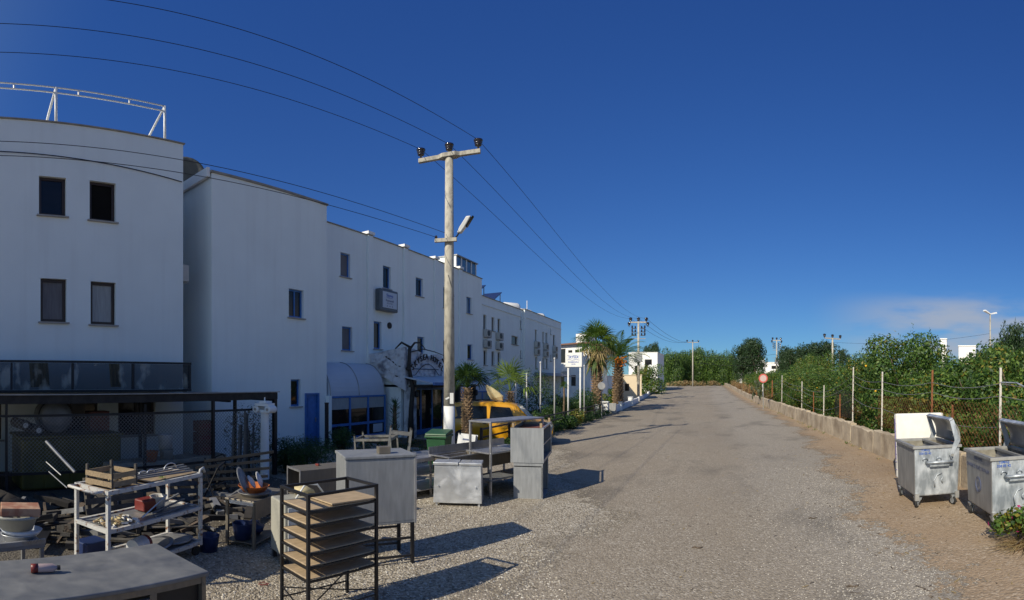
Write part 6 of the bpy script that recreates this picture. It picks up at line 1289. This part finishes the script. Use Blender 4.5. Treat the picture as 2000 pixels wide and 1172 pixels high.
    for y in (-.05, Dp + .035):
        m = MB(); m.prism([(-.03, -.04), (.06, -.05), (-.18, .28), (-.62, .34), (-.62, .25), (-.24, .18)], lambda a, b, q, y=y: (a, y + q, b), .012); m.xf(M); m.build('lid_arm', 'galvanised', t)
        m = MB(); m.lathe([(.03, -.02), (.03, .03)], (W * .80, y, Z1 - .20), 10, 'y'); m.build('pivot', 'galvanised_dull', t)
    m = MB(); n = 8; vs = []
    for i in range(n + 1):
        u = i / n; x = -.64 + .52 * u; z = .30 + .075 * math.sin(math.pi * u) - .04 * u
        vs += [(x, -.035, z), (x, Dp + .03, z)]
    m.add(vs, [(2 * i, 2 * i + 2, 2 * i + 3, 2 * i + 1) for i in range(n)]); m.xf(M); o = m.build('lid', 'galvanised_dull', t, smooth=True); s = o.modifiers.new('s', 'SOLIDIFY'); s.thickness = .012
    m = MB(); m.box(-.66, -.63, -.045, Dp + .04, .25, .33); m.xf(M); m.build('lid_lip', 'galvanised', t)
    for i, (s_, z) in enumerate(words['front']): text(s_, .062, 'lettering', 'blue_print', t, frameM((.22, -.003, z), (1, 0, 0), (0, 0, 1)), .001)
    for s_, y, z, sz in words.get('side', ()): text(s_, sz, 'lettering', 'grey_print', t, frameM((.031 * (1.21 - z) - .004, y, z), (0, -1, 0), (-0.031, 0, 1)), .001)
    if 'side' in words:
        for sgn in (.135, .11):
            m = MB(); m.tube([(.012, Dp * .5 + sgn * math.cos(a), .68 + sgn * math.sin(a)) for a in [k * math.pi / 12 for k in range(25)]], .006, 4); m.build('round_emblem', 'grey_print', t)
        text('B', .13, 'lettering', 'grey_print', t, frameM((.011, Dp * .5, .68), (0, -1, 0), (-0.031, 0, 1)), .001)
    return t
A1 = Vector((3.90, 8.50, 0)); 
bin_('open galvanised rubbish container, the one standing beside the mattress', A1, -.12, {'front': [('TEMAŞ', 1.165), ('358 05 42', 1.10)]})
A2 = Vector((4.40, 6.60, 0))
bin_('open galvanised rubbish container with dark printed side, beside the cut branches', A2, -.20, {'front': [('TEMAŞ', 1.165), ('358 05 42', 1.10)], 'side': [('ÇEVREMİZİ TEMİZ TUTALIM', .66, .98, .085), ('BELEDİYESİ', .62, 1.14, .075)]})
# ------------------------------------------------------------------ vegetation
def leafball(lumps, n, size, seed, mats_w, flat=.42, asp=.5, shell=(.72, 1.06)):
    """leaf-sized faces scattered through lumpy crown volumes; mats_w = weights per material slot (varied by lump)"""
    g = np.random.default_rng(seed); L = np.array(lumps, float); w_ = L[:, 3] ** 2; idx = g.choice(len(L), n, p=w_ / w_.sum())
    d = g.normal(size=(n, 3)); d /= np.linalg.norm(d, axis=1)[:, None]; rad = g.uniform(shell[0], shell[1], n) * L[idx, 3]
    if L.shape[1] > 4: zsc = L[idx, 4]
    else: zsc = np.ones(n)
    c = L[idx, :3] + d * rad[:, None] * np.stack([np.ones(n), np.ones(n), zsc], 1)
    keep = c[:, 2] > 0.03; 
    nrm = d + g.normal(size=(n, 3)) * flat; nrm /= np.linalg.norm(nrm, axis=1)[:, None]
    a = np.cross(nrm, g.normal(size=(n, 3))); a /= np.linalg.norm(a, axis=1)[:, None]; b = np.cross(nrm, a)
    s = size * g.uniform(.6, 1.35, n)[:, None]
    V = np.stack([c - a * s, c + b * s * asp, c + a * s, c - b * s * asp], 1)[keep]
    base = g.uniform(-.25, .25, len(L))[idx][keep]; r = g.random(keep.sum()) + base; cw = np.cumsum(mats_w) / sum(mats_w)
    mi = np.searchsorted(cw, np.clip(r, 0, .999))
    return V.reshape(-1, 3), mi
def np_obj(name, V, mi, mats, parent=None):
    nf = len(V) // 4; me = bpy.data.meshes.new(name); me.vertices.add(len(V)); me.vertices.foreach_set('co', V.astype(np.float32).ravel())
    me.loops.add(nf * 4); me.loops.foreach_set('vertex_index', np.arange(nf * 4, dtype=np.int32)); me.polygons.add(nf)
    me.polygons.foreach_set('loop_start', np.arange(0, nf * 4, 4, dtype=np.int32)); me.polygons.foreach_set('loop_total', np.full(nf, 4, dtype=np.int32))
    for m in mats: me.materials.append(MT[m])
    me.polygons.foreach_set('material_index', np.asarray(mi, dtype=np.int32)); me.update(calc_edges=True)
    o = bpy.data.objects.new(name, me); COL.objects.link(o)
    if parent: o.parent = parent
    return o
def trunk(t, h, r, seed, m_='bark', limbs=5, spread=.6):
    q = random.Random(seed); m = MB(); m.tube([(0, 0, -.1), (.05 * r, 0, h * .3), (q.uniform(-.1, .1), q.uniform(-.1, .1), h * .55)], [r, r * .8, r * .6], 8)
    for k in range(limbs):
        a = 6.28 * k / limbs + q.uniform(-.4, .4); m.tube([(0, 0, h * .45), (spread * .5 * math.cos(a), spread * .5 * math.sin(a), h * .65), (spread * math.cos(a), spread * math.sin(a), h * .9)], [r * .45, r * .3, r * .12], 5)
    m.build('trunk', m_, t, smooth=True)
def crown_lumps(q, W, Hh, z0, n):
    out = []
    for k in range(n):
        a = q.uniform(0, 6.28); rr = W * .62 * math.sqrt(q.random()); zz = z0 + (Hh - z0) * q.uniform(.15, .82); s = W * q.uniform(.28, .48) * (1.1 - .35 * (zz - z0) / (Hh - z0)); out.append((rr * math.cos(a), rr * math.sin(a), zz, s))
    return out
def make_tree(name, label, loc, W, Hh, z0, n, size, mats_, weights, seed, lumps=14, group=None, cat='tree', rz=0, sprays=0, asp=.5):
    t = thing(name, label, cat, loc, rz, group); q = random.Random(seed)
    lm = crown_lumps(q, W, Hh, z0, lumps)
    V, mi = leafball(lm, n, size, seed, weights, asp=asp)
    if sprays:      # shoots sticking out of the crown
        g = np.random.default_rng(seed + 1); Vs = []; ms = []
        for k in range(sprays):
            l = lm[q.randrange(len(lm))]; d = Vector((q.gauss(0, 1), q.gauss(0, 1), abs(q.gauss(0, 1)) + .3)).normalized(); p = Vector(l[:3]) + d * l[3]; Ls = q.uniform(.2, .5) * W * .4
            for j in range(9):
                c = p + d * Ls * j / 9; a = Vector((q.gauss(0, 1), q.gauss(0, 1), q.gauss(0, 1))).normalized(); b = d.cross(a).normalized(); s = size * .9
                Vs += [c - b * s * .2, c + a * s * .7 - b * s * .1 + d * s * .5, c + a * s * 1.4 + d * s, c + a * s * .6 + b * s * .3]; ms.append(q.randrange(len(mats_)) if q.random() < .3 else 0)
        V = np.vstack([V, np.array([tuple(v) for v in Vs])]); mi = np.concatenate([mi, np.array(ms)])
    np_obj('crown', V, mi, mats_, t); trunk(t, Hh * .8, max(.06, Hh * .03), seed, limbs=5, spread=W * .5)
    return t
CM = ['leaf_mid', 'leaf_dark', 'leaf_light', 'leaf_yellow']
# citrus orchard: three prototypes, then copies
cit = [make_tree('citrus_tree', 'largest rounded citrus tree with yellow fruit above the wire fence', tuple(atD(1765, 20.9)), 2.3, 4.75, .5, 26000, .068, CM, (.42, .27, .295, .015), 11, 34, 'citrus trees of the orchard', sprays=26),
       make_tree('citrus_tree', 'dense leafy citrus tree behind the second container lid', tuple(atD(1905, 15.8)), 2.1, 3.55, .3, 22000, .068, CM, (.42, .26, .30, .02), 12, 30, 'citrus trees of the orchard', sprays=18),
       make_tree('citrus_tree', 'bright green citrus tree at the right edge of the picture', tuple(atD(1990, 14.5)), 2.0, 3.95, .3, 22000, .064, CM, (.36, .16, .46, .02), 13, 28, 'citrus trees of the orchard', sprays=18)]
# fruit as part of the first tree
m = MB(); q = random.Random(77)
for k in range(7):
    a = q.uniform(3.3, 5.6); z = q.uniform(1.6, 3.2); m.lathe([(.01, -.045), (.04, -.03), (.05, 0), (.04, .03), (.01, .045)], (1.75 * math.cos(a) + q.uniform(-.2, .2), 1.75 * math.sin(a), z), 8)
for k in range(10): m2 = None
o = m.build('fruit', 'fruit', cit[0], smooth=True); o['kind'] = 'stuff'
spots = [(1700, 19.8, .80, 'olive rounded citrus tree crown left of the largest citrus tree'), (1675, 25, .98, 'citrus tree behind the white fence post nearest the mesh patch'), (1840, 16.8, .86, 'citrus tree just right of the largest one'), (1850, 21, .86, 'citrus tree rising behind the rusty fence post'),
         (1620, 28, .95, 'citrus tree behind the dark mesh patch of the fence'), (1588, 34, 1.0, 'citrus tree in the middle of the orchard row'), (1560, 41, 1.05, 'citrus tree beside the tallest thin fence post'), (1540, 48, 1.08, 'citrus tree right of the red road sign'), (1522, 56, 1.12, 'citrus tree above the red road sign'), (1506, 66, 1.2, 'citrus tree left of the red road sign'), (1490, 78, 1.25, 'citrus tree near the brown dry hedge'), (1474, 92, 1.3, 'last citrus tree before the road end'),
         (1950, 19, 1.1, 'citrus tree in the second row behind the container lids'), (2000, 20, 1.2, 'second row citrus tree at the right edge'), (1910, 24, 1.12, 'second row citrus tree below the twin street lamp'), (1800, 27, 1.05, 'citrus tree hidden behind the largest one'), (1740, 31, 1.0, 'second row citrus tree beyond the olive crown'), (1655, 38, 1.15, 'second row citrus tree under the armed pole'), (1615, 46, 1.2, 'second row citrus tree left of the armed pole'), (1575, 60, 1.35, 'second row citrus tree before the dark pines'), (1970, 29, 1.35, 'third row citrus tree below the tall right-hand trees')]
for i, (px, D, s, lab) in enumerate(spots):
    src = cit[(0, 1, 2, 1)[i % 4] if i else 0]; hs_ = {0: 4.75, 1: 3.55, 2: 3.95}[cit.index(src)]; tgt = 3.35 * s if i else 4.05; k = tgt / hs_; D = max(D, (8.25 if i < 12 else 11.5) / math.sin(az(px)))
    copy_thing(src, tuple(atD(px, D)), rnd.uniform(0, 6.28), lab, (max(.8, s) * 1.0, max(.8, s) * 1.0, k))
# undergrowth: dry weeds and brambles between wall and orchard
g = np.random.default_rng(50); lm = []
for k in range(230):
    y = 5 + 55 * g.uniform(0, 1) ** 1.5; lm.append((wx(y) + g.uniform(.75, 1.9), y, g.uniform(.3, 1.75), g.uniform(.3, .65)))
V, mi = leafball(lm, 62000, .05, 51, (.40, .28, .10, .22), shell=(.3, 1.1)); tag(np_obj('undergrowth', V, mi, ['leaf_mid', 'leaf_dark', 'dry', 'leaf_light']), 'tangle of weeds and brambles behind the concrete wall', None, kind='stuff')
lm = [(wx(y) + g.uniform(.55, 1.2), y, g.uniform(.7, 1.3), g.uniform(.25, .5)) for y in np.concatenate([g.uniform(9.5, 14.5, 8), g.uniform(17, 24, 3)])]
V, mi = leafball(lm, 3800, .05, 52, (.7, .3), shell=(.2, 1.15), asp=.18); tag(np_obj('dry_brush', V, mi, ['dry', 'dry_pale']), 'brown dead brush behind the bins and mattress', None, kind='stuff')
lm = [(wx(y) + g.uniform(.3, 1.0), y, g.uniform(.7, 1.5) + gz(0, y), g.uniform(.4, .7)) for y in g.uniform(46, 120, 60)]
V, mi = leafball(lm, 9000, .10, 53, (.75, .25), shell=(.2, 1.15), asp=.25); tag(np_obj('dry_hedge', V, mi, ['dry', 'dry_pale']), 'rust brown dry hedge along the far wall', None, kind='stuff')
# weeds at wall foot
lm = [(wx(y) - g.uniform(.05, .35), y, .02, g.uniform(.06, .16)) for y in g.uniform(13, 70, 60)]
V, mi = leafball(lm, 2500, .03, 54, (.5, .5), shell=(.2, 1.1), asp=.3); tag(np_obj('weeds', V, mi, ['dry_pale', 'leaf_mid']), 'sparse weeds at the foot of the concrete wall', None, kind='stuff')
# prickly pear
p = atD(1479, 52); t = thing('prickly_pear', 'pale green prickly pear cactus beside the red road sign', 'cactus', tuple(p), 0)
q = random.Random(6)
for k in range(16):
    a = q.uniform(0, 3.14); z = 1.0 + .17 * k % 1.7; m = MB(); m.lathe([(.02, -.22), (.15, -.12), (.19, .04), (.12, .18), (.02, .23)], (0, 0, 0), 10); m.xf(Matrix.Translation((q.uniform(-.6, .6), q.uniform(-.3, .3), .8 + (k % 6) * .32)) @ Matrix.Rotation(a, 4, 'Z') @ Matrix.Rotation(q.uniform(-.5, .5), 4, 'Y') @ Matrix.Diagonal((1, .2, 1, 1)))
    m.build('pad', 'grey_leaf', t, smooth=True)
# pines and cypresses far off
pin = make_tree('pine_tree', 'tall dark pine at the right of the far pine clump', tuple(atD(1475, 118, 1)), 4.6, 12.2, 1.5, 5200, .30, ['pine', 'leaf_dark'], (.7, .3), 21, 26, 'dark pines beyond the orchard', asp=.35, sprays=60)
def conif(label, px, D, top, W, rz, seed=0):
    p = atD(px, D); g_ = gz(0, p.y) if abs(p.x) < 30 else 0; hh = zD(top, D) - g_; return copy_thing(pin, (p.x, p.y, g_), rz, label, (W, W, hh / 12.2))
conif('tall dark pine at the left of the far pine clump', 1452, 122, 672, .8, 1.0); conif('pine in the middle of the far pine clump', 1464, 124, 658, .75, 2.0)
pin.scale = (.8, .8, (zD(656, 118) - 1) / 12.2)
for px, D, top, W, lab in ((1532, 88, 672, .4, 'thin pine beside the orchard switch pole'), (1545, 84, 678, .42, 'small pine right of the switch pole'), (1590, 80, 665, .7, 'dark bushy pine left of the armed pole'), (1612, 78, 662, .62, 'dark brown-green pine touching the armed pole'), (1560, 90, 674, .55, 'mid pine between the switch pole and the armed pole'), (1648, 74, 678, .3, 'small pointed pine right of the armed pole'), (1985, 30, 622, .28, 'tall tree with drooping twigs at the right edge'), (1962, 32, 655, .26, 'shorter tree beside the tall one at the right edge')):
    conif(lab, px, D, top, W, rnd.uniform(0, 6))
for i, (px, D, top, W, lab) in enumerate(((1570, 75, 690, 1.5, 'bright green tree below the dark pines'), (1598, 66, 685, 1.3, 'bright green round tree left of the armed pole'), (1540, 95, 700, 1.6, 'green tree behind the switch pole'))):
    p = atD(px, D); copy_thing(cit[2], (p.x, p.y, 0), i, lab, (W, W, zD(top, D) / 3.95), 'green trees beyond the orchard')
# deciduous trees at the road end
bt = make_tree('broadleaf_tree', 'broad green tree right of the road end pole', tuple(atD(1400, 150, 1.3)), 7.0, 9.3, 0.3, 11000, .26, ['leaf_mid', 'leaf_dark', 'leaf_light', 'pine'], (.40, .22, .28, .10), 31, 30, 'green trees closing the road end', sprays=50)
for i, (px, D, top, W, lab) in enumerate(((1312, 140, 686, .62, 'green tree nearest the white cubic house'), (1326, 146, 690, .6, 'second green tree from the white cubic house'), (1340, 150, 688, .6, 'green tree just left of the road end pole'), (1366, 152, 682, .62, 'taller green tree just right of the road end pole'), (1384, 156, 690, .65, 'green tree in the middle of the road end group'), (1424, 150, 690, .55, 'green tree at the right of the road end group'), (1438, 160, 700, .6, 'low green tree beside the brown hedge end'), (1355, 170, 684, .7, 'rear green tree behind the road end pole'), (1300, 158, 696, .7, 'rear green tree beside the white cubic house'))):
    p = atD(px, D); copy_thing(bt, (p.x, p.y, 1.0), i * 1.3, lab, (W, W, (zD(top, D) - 1.0) / 9.3))
bt.scale = (.7, .7, (zD(690, 150) - 1.3) / 9.3)
for px, D, top, W, lab in ((1272, 104, 668, .36, 'dark tree rising left behind the white cubic house'), (1262, 108, 672, .3, 'dark tree just right of the switch pole behind the house'), (1281, 110, 664, .26, 'taller slim dark tree behind the white cubic house')):
    conif(lab, px, D, top, W, rnd.uniform(0, 6))
for px, D, lab in ((1330, 132, 'low dry brush left of the road end pole'), (1378, 135, 'low dry brush right of the road end pole')):
    g = np.random.default_rng(int(px)); p = atD(px, D, 1.3); lm = [(p.x + g.uniform(-4, 4), p.y + g.uniform(-1, 1), 1.3 + g.uniform(.2, .9), g.uniform(.4, .8)) for k in range(22)]
    V, mi = leafball(lm, 2500, .14, int(px), (.4, .3, .3)); tag(np_obj('brush', V, mi, ['dry_pale', 'grey_leaf', 'dry']), lab, None, kind='stuff')
# yellowish shrub before the white villa
p = atD(1265, 84); make_tree('garden_shrub', 'round olive green tree in front of the white cubic house', (p.x, p.y, .3), 3.4, 5.6, 0.2, 7000, .14, CM, (.3, .15, .4, .15), 41, 16, None, 'shrub')
p = atD(1196, 47); make_tree('garden_shrub', 'bright green shrub between the two palm trunks', (p.x, p.y, 0), 1.2, 2.0, 0.1, 3000, .08, CM, (.4, .1, .45, .05), 42, 10, None, 'shrub')

# palms
def fan_leaf(q, n=22, L=1.0, pet=.7, droop=.3, dead=False):
    V = []; 
    P = Vector((0, 0, 0)); d = Vector((1, 0, 0)); up = Vector((0, 0, 1)); w_ = .02
    c = Vector((pet, 0, 0)); V += [P + Vector((0, -w_, 0)), P + Vector((0, w_, 0)), c + Vector((0, w_, -.02)), c + Vector((0, -w_, -.02))]
    for k in range(n):
        a = R(-105 + 210 * k / (n - 1)) + q.uniform(-.05, .05); l = L * (1 - .25 * abs(k / (n - 1) - .5) * 2) * q.uniform(.85, 1.05); dr = Vector((math.cos(a), math.sin(a), 0)); s = dr.cross(up) * .035 * L
        m_ = c + dr * l * .6 + Vector((0, 0, .03 * (1 if k % 2 else -1))); tip = c + dr * l + Vector((0, 0, -droop * l * q.uniform(.5, 1.2)))
        V += [c, m_ - s, tip, m_ + s]
    return [Vector(v) for v in V]
def palm(name, label, loc, h, r0, crown_r, nleaf, seed, mats_, kind='fan', skirt=0, stubs=True, dead=.15, group=None, bright=0, up=1.0):
    t = thing(name, label, 'palm tree', loc, 0, group); q = random.Random(seed)
    m = MB(); m.tube([(0, 0, -.1), (0, 0, h * .3), (.03, 0, h * .7), (.0, .02, h)], [r0 * 1.15, r0, r0 * .95, r0 * .7], 12); tr = m.build('trunk', 'palm_bark', t, smooth=True)
    if stubs:
        m = MB(); k = 0; z = .3
        while z < h:
            for j in range(7):
                a = j * .8976 + (k % 2) * .45 + q.uniform(-.1, .1); rr = r0 * 1.0; c = Vector((rr * math.cos(a), rr * math.sin(a), z)); d = Vector((math.cos(a), math.sin(a), 1.0)).normalized(); m.bar(c, c + d * r0 * q.uniform(.35, .6), r0 * .28, r0 * .12)
            z += r0 * .55; k += 1
        o = m.build('leaf_stubs', 'palm_stub', t); o['kind'] = 'stuff'
    V = []; mi = []; ga = 2.39996
    for i in range(nleaf):
        u = i / nleaf; elv = R(82 - 118 * u * up) if kind == 'fan' else R(72 - 95 * u); a = i * ga + q.uniform(-.2, .2); isdead = u > 1 - dead
        if kind == 'fan': lv = fan_leaf(q, 20, crown_r * .55, crown_r * q.uniform(.42, .58), .25 + .5 * u)
        else:
            lv = []; n = 26; Lr = crown_r * q.uniform(.9, 1.15); pts = []; p = Vector((0, 0, 0)); e = 0
            for j in range(n + 1): pts.append(p.copy()); e -= (1.15 + .7 * u) / n * (j / n + .35); p = p + Vector((math.cos(e), 0, math.sin(e))) * Lr / n
            for j in range(n):
                a0, a1 = pts[j], pts[j + 1]; w_ = .018 * crown_r * .5 * (1 - j / n) + .004; lv += [a0 + Vector((0, -w_, 0)), a0 + Vector((0, w_, 0)), a1 + Vector((0, w_, 0)), a1 + Vector((0, -w_, 0))]
                if j > 2:
                    ll = Lr * .24 * math.sin(math.pi * (j / n) ** .7 * .93 + .12)
                    for s in (-1, 1):
                        d = Vector((.55, s * .85, .28 + q.uniform(-.15, .1))).normalized(); tip = a0 + d * ll + Vector((0, 0, -ll * .30)); md = a0 + d * ll * .5; b = Vector((.02 * crown_r * .5 + .006, 0, 0)); lv += [a0, md - b, tip, md + b]
        M = Matrix.Translation((0, 0, h)) @ Matrix.Rotation(a, 4, 'Z') @ Matrix.Rotation(-elv, 4, 'Y') @ Matrix.Rotation(q.uniform(-.5, .5), 4, 'X')
        lv = [M @ v for v in lv]; V += lv; nf = len(lv) // 4
        if isdead: mi += [2] * nf
        else: c_ = 1 if q.random() < .35 + bright else 0; mi += [c_] * nf
    np_obj('crown', np.array([tuple(v) for v in V]), mi, mats_, t)
    if skirt:
        V = []
        for i in range(skirt):
            a = q.uniform(0, 6.28); z = h - q.uniform(.1, .45) * crown_r; c = Vector((r0 * .8 * math.cos(a), r0 * .8 * math.sin(a), z)); tip = c + Vector((math.cos(a), math.sin(a), 0)) * q.uniform(.15, .5) * crown_r + Vector((0, 0, -q.uniform(.4, 1.0) * crown_r)); s = Vector((-math.sin(a), math.cos(a), 0)) * .06 * crown_r * .5; md = c.lerp(tip, .6); V += [c, md - s, tip, md + s]
        np_obj('dead_skirt', np.array([tuple(v) for v in V]), [i % 2 for i in range(len(V) // 4)], ['dry_pale', 'palm_green'], t)
    return t
PM = ['palm_green', 'palm_bright', 'dry_pale']
palm('fan_palm', 'tall fan palm with a thick patterned trunk left of the date palm', tuple(atD(1166, 38)), zD(672, 38), .36, 2.0, 46, 3, PM, skirt=150, dead=.16)
t = palm('date_palm', 'date palm with arching fronds and orange fruit clusters', tuple(atD(1207, 44)), zD(700, 44), .42, 3.1, 44, 5, PM, kind='feather', dead=.06)
m = MB(); q = random.Random(3)
for k in range(60): m.lathe([(.01, -.07), (.06, -.03), (.06, .03), (.01, .07)], (q.uniform(-.1, .9), q.uniform(-1.0, -.5), zD(700, 44) + q.uniform(-.75, .1)), 6)
m.build('fruit_cluster', 'date_orange', t)['kind'] = 'stuff'
palm('fan_palm', 'small fan palm with a shaggy head right beside the concrete pole', tuple(atD(912, 16.8)), zD(757, 16.8), .16, .95, 24, 8, ['shade_leaf', 'palm_green', 'dry'], dead=.0, up=.55)
palm('fan_palm', 'young fan palm with spreading bright leaves behind the taxi bonnet', tuple(atD(996, 21.0)), zD(764, 21.0), .15, 1.45, 10, 9, ['palm_bright', 'palm_bright', 'dry_pale'], dead=.1, up=.75)
palm('topiary_palm', 'little round-headed plant on a thin stem among the flagpoles', tuple(atD(1101, 27)), zD(754, 27), .06, .32, 14, 10, ['palm_green', 'palm_green', 'dry_pale'], stubs=False, dead=0)
# yucca
p = atD(771, 17.2); t = thing('yucca', 'spiky dark yucca in front of the restaurant window', 'plant', tuple(p), 0); q = random.Random(15)
h = zD(790, 17.2); m = MB(); m.tube([(0, 0, 0), (0, 0, h)], [.09, .06], 8); m.build('trunk', 'palm_bark', t); V = []; mi = []
for k in range(240):
    a = q.uniform(0, 6.28); z = q.uniform(.45, h); e = R(q.uniform(-20, 85)) * (.4 + .6 * z / h); d = Vector((math.cos(a) * math.cos(e), math.sin(a) * math.cos(e), math.sin(e))); c = Vector((0, 0, z)); s = d.cross(Vector((0, 0, 1))).normalized() * .016; L = q.uniform(.28, .42); V += [c - s, c + d * L * .5 - s, c + d * L, c + d * L * .5 + s]; mi.append(0 if q.random() < .8 else 1)
np_obj('leaves', np.array([tuple(v) for v in V]), mi, ['shade_leaf', 'palm_green'], t)
# dried palm frond sculpture / tan cloth canopy behind taxi
t = thing('folded_parasol', 'tan folded straw parasol slanting above the yellow taxi', 'parasol', tuple(atD(950, 19.4, 0)), 0)
a = Vector((0, 0, zD(752, 19.4))); b = Vector((atD(978, 19.4) - atD(950, 19.4))) + Vector((0, 0, zD(785, 19.4))); m = MB(); n = 12; vs = []
for i in range(5):
    c = a.lerp(b, i / 4); r = (.04, .16, .24, .28, .1)[i]
    for k in range(n): th = 6.283 * k / n; rr = r * (1 if k % 2 else .7); vs.append(c + Vector((rr * math.cos(th), .5 * rr * math.sin(th), .25 * rr * math.cos(th))))
m.add(vs, [(i * n + k, i * n + (k + 1) % n, (i + 1) * n + (k + 1) % n, (i + 1) * n + k) for i in range(4) for k in range(n)]); m.build('canopy', 'cloth', t); 
m = MB(); m.tube([Vector((-.9, 0, 0)), Vector((-.95, 0, zD(775, 24))), Vector((-.6, 0, zD(755, 24))), Vector((-.3, 0, zD(748, 24))), a], .025, 6); m.build('curved_arm', 'black_metal', t)

# garden bushes
def bush(label, loc, W, Hh, n, size, seed, mats_=('shade_leaf', 'leaf_dark', 'leaf_mid'), wt=(.5, .3, .2), asp=.4, grp=None):
    t = thing('bush', label, 'bush', loc, 0, grp); q = random.Random(seed); lm = [(q.uniform(-W, W) * .6, q.uniform(-W, W) * .4, q.uniform(.3, .75) * Hh, q.uniform(.3, .5) * Hh) for k in range(10)]
    V, mi = leafball(lm, n, size, seed, wt, asp=asp); np_obj('foliage', V, mi, list(mats_), t)
    m = MB(); [m.tube([(0, 0, 0), (x, y, z)], [.03, .015], 5) for x, y, z, s in lm[:5]]; m.build('stems', 'bark', t); return t
bush('dark green feathery bush beside the white column', tuple(atD(600, 13.2)), .9, 1.05, 5000, .05, 61, asp=.15)
bush('dark green bush between the column and the blue door', tuple(atD(560, 13.4)), .7, .9, 3500, .05, 62, asp=.2)
bush('twiggy grey shrub behind the mesh near the column', tuple(atD(487, 13.6)), .5, 1.6, 1800, .045, 63, ('grey_leaf', 'shade_leaf', 'dry'), asp=.3)
bush('low dark plant under the left restaurant window', tuple(atD(672, 17.6)), .7, .8, 2500, .05, 64, asp=.3)
bush('dark hedge bush below the yellow taxi side', tuple(atD(985, 16.2)), 1.0, .55, 2500, .04, 65)
for i, (px, D, W, Hh, lab) in enumerate(((1035, 25, .8, .9, 'dark bush between the young palm and the flagpoles'), (1048, 31, .7, 3.2, 'tall dark creeper-clad shrub beside the annexe door'), (1095, 33, 1.0, 1.5, 'dark oleander under the billboard'), (1125, 34, 1.0, 1.5, 'dark shrub right under the billboard posts'), (1150, 35, 1.0, 1.7, 'dark green shrub at the foot of the tall fan palm'), (1075, 29, .8, 1.1, 'low dark bush before the annexe awning'), (1110, 25.5, .7, .7, 'low hedge bush behind the dark railing'))):
    bush(lab, tuple(atD(px, D)), W, Hh, 3600, .06, 70 + i, grp='garden bushes before the annexe')
bush('yellowish croton plant behind the railing', tuple(atD(1124, 27.5)), .4, .9, 900, .06, 90, ('leaf_yellow', 'leaf_light', 'leaf_mid'))
g = np.random.default_rng(5); lm = [(-7.15 + g.uniform(-.35, .25), y, g.uniform(.02, .35), g.uniform(.12, .3)) for y in g.uniform(14.5, 36, 150)]
V, mi = leafball(lm, 20000, .035, 91, (.5, .35, .15)); tag(np_obj('ground_cover', V, mi, ['shade_leaf', 'leaf_dark', 'leaf_mid']), 'dark ground cover growing along the railing', None, kind='stuff')
lm = [(g.uniform(-12.6, -8), g.uniform(12.6, 16.6), .02, g.uniform(.08, .25)) for k in range(90)]
V, mi = leafball(lm, 9000, .035, 92, (.5, .3, .2)); tag(np_obj('garden_grass', V, mi, ['shade_leaf', 'dry', 'leaf_mid']), 'low planting in front of the hotel', None, kind='stuff')

# heap of cut bougainvillea and dry palm leaves by the second bin
p = Vector((4.62, 5.75, 0)); t = thing('cut_branches', 'heap of cut bougainvillea branches with pink flowers and dry fronds', 'branches', tuple(p), 0)
q = random.Random(44); lm = [(q.uniform(-.45, .7), q.uniform(-.45, .45), q.uniform(.1, .42), q.uniform(.12, .26)) for k in range(20)]
V, mi = leafball(lm, 2600, .038, 93, (.40, .10, .34, .08, .08), shell=(.2, 1.2), asp=.7); np_obj('leaves', V, mi, ['leaf_mid', 'leaf_dark', 'leaf_light', 'magenta', 'leaf_yellow'], t)
V = []; mi = []
for k in range(260):
    a = q.uniform(2.4, 4.6); c = Vector((q.uniform(-.3, .4), q.uniform(-.3, .1), .05)); L = q.uniform(.35, .75); d = Vector((math.cos(a), math.sin(a), q.uniform(-.05, .12))); s = Vector((-math.sin(a), math.cos(a), 0)) * .007; V += [c - s, c + d * L * .6 - s + Vector((0, 0, .03)), c + d * L, c + d * L * .6 + s + Vector((0, 0, .03))]; mi.append(0 if q.random() < .75 else 1)
V = [Vector((v.x, v.y, max(v.z, .015))) for v in V]; np_obj('dry_fronds', np.array([tuple(v) for v in V]), mi, ['dry_pale', 'dry'], t)
m = MB()
for k in range(14): a = q.uniform(0, 6.28); m.tube([(0, 0, .05), (.3 * math.cos(a), .3 * math.sin(a), .2), (.6 * math.cos(a), .5 * math.sin(a), q.uniform(.1, .45))], [.012, .01, .005], 5)
m.build('twigs', 'bark', t)
m = MB(); q = random.Random(90)
for k in range(260):
    y = 4.5 + 14 * q.random() ** 1.3; x = q.uniform(2.0, 5.3) if q.random() < .75 else q.uniform(-1.5, 2.0); a = q.uniform(0, 3.14); L = q.uniform(.02, .07) * (2 if q.random() < .15 else 1); m.m = q.randrange(2)
    m.bar((x, y, .014), (x + L * math.cos(a), y + L * math.sin(a), .016 + q.uniform(0, .01)), q.uniform(.004, .016), .004)
tag(m.build('leaf_litter', ['bark', 'dry_pale'], None), 'dry leaf scraps and twigs scattered over the verge', None, kind='stuff')
# little litter on the road
q = random.Random(66)
for k, (px, py, lab) in enumerate(((1365, 1070, 'small dark scrap lying alone on the middle of the road'), (1590, 1012, 'thin twig lying on the gravel in front of the first container'), (1670, 1145, 'dark leaf scrap on the loose gravel at the bottom'), (515, 1142, 'pink plastic twine lying on the gravel left of the rack'))):
    p = at(px, py, .01); m = MB(); 
    if k == 3: m.tube([(p.x + .06 * math.cos(i * 1.3), p.y + .05 * math.sin(i * 1.7), .012 + .01 * (i % 3)) for i in range(9)], .004, 4); mm = 'red_plastic'
    else: m.tube([(p.x - .1 + .04 * i, p.y + .03 * math.sin(i * 2), .015) for i in range(5)], [.008, .016, .010, .014, .004], 5); mm = 'bark'
    tag(m.build('litter', mm, None), lab, 'litter')
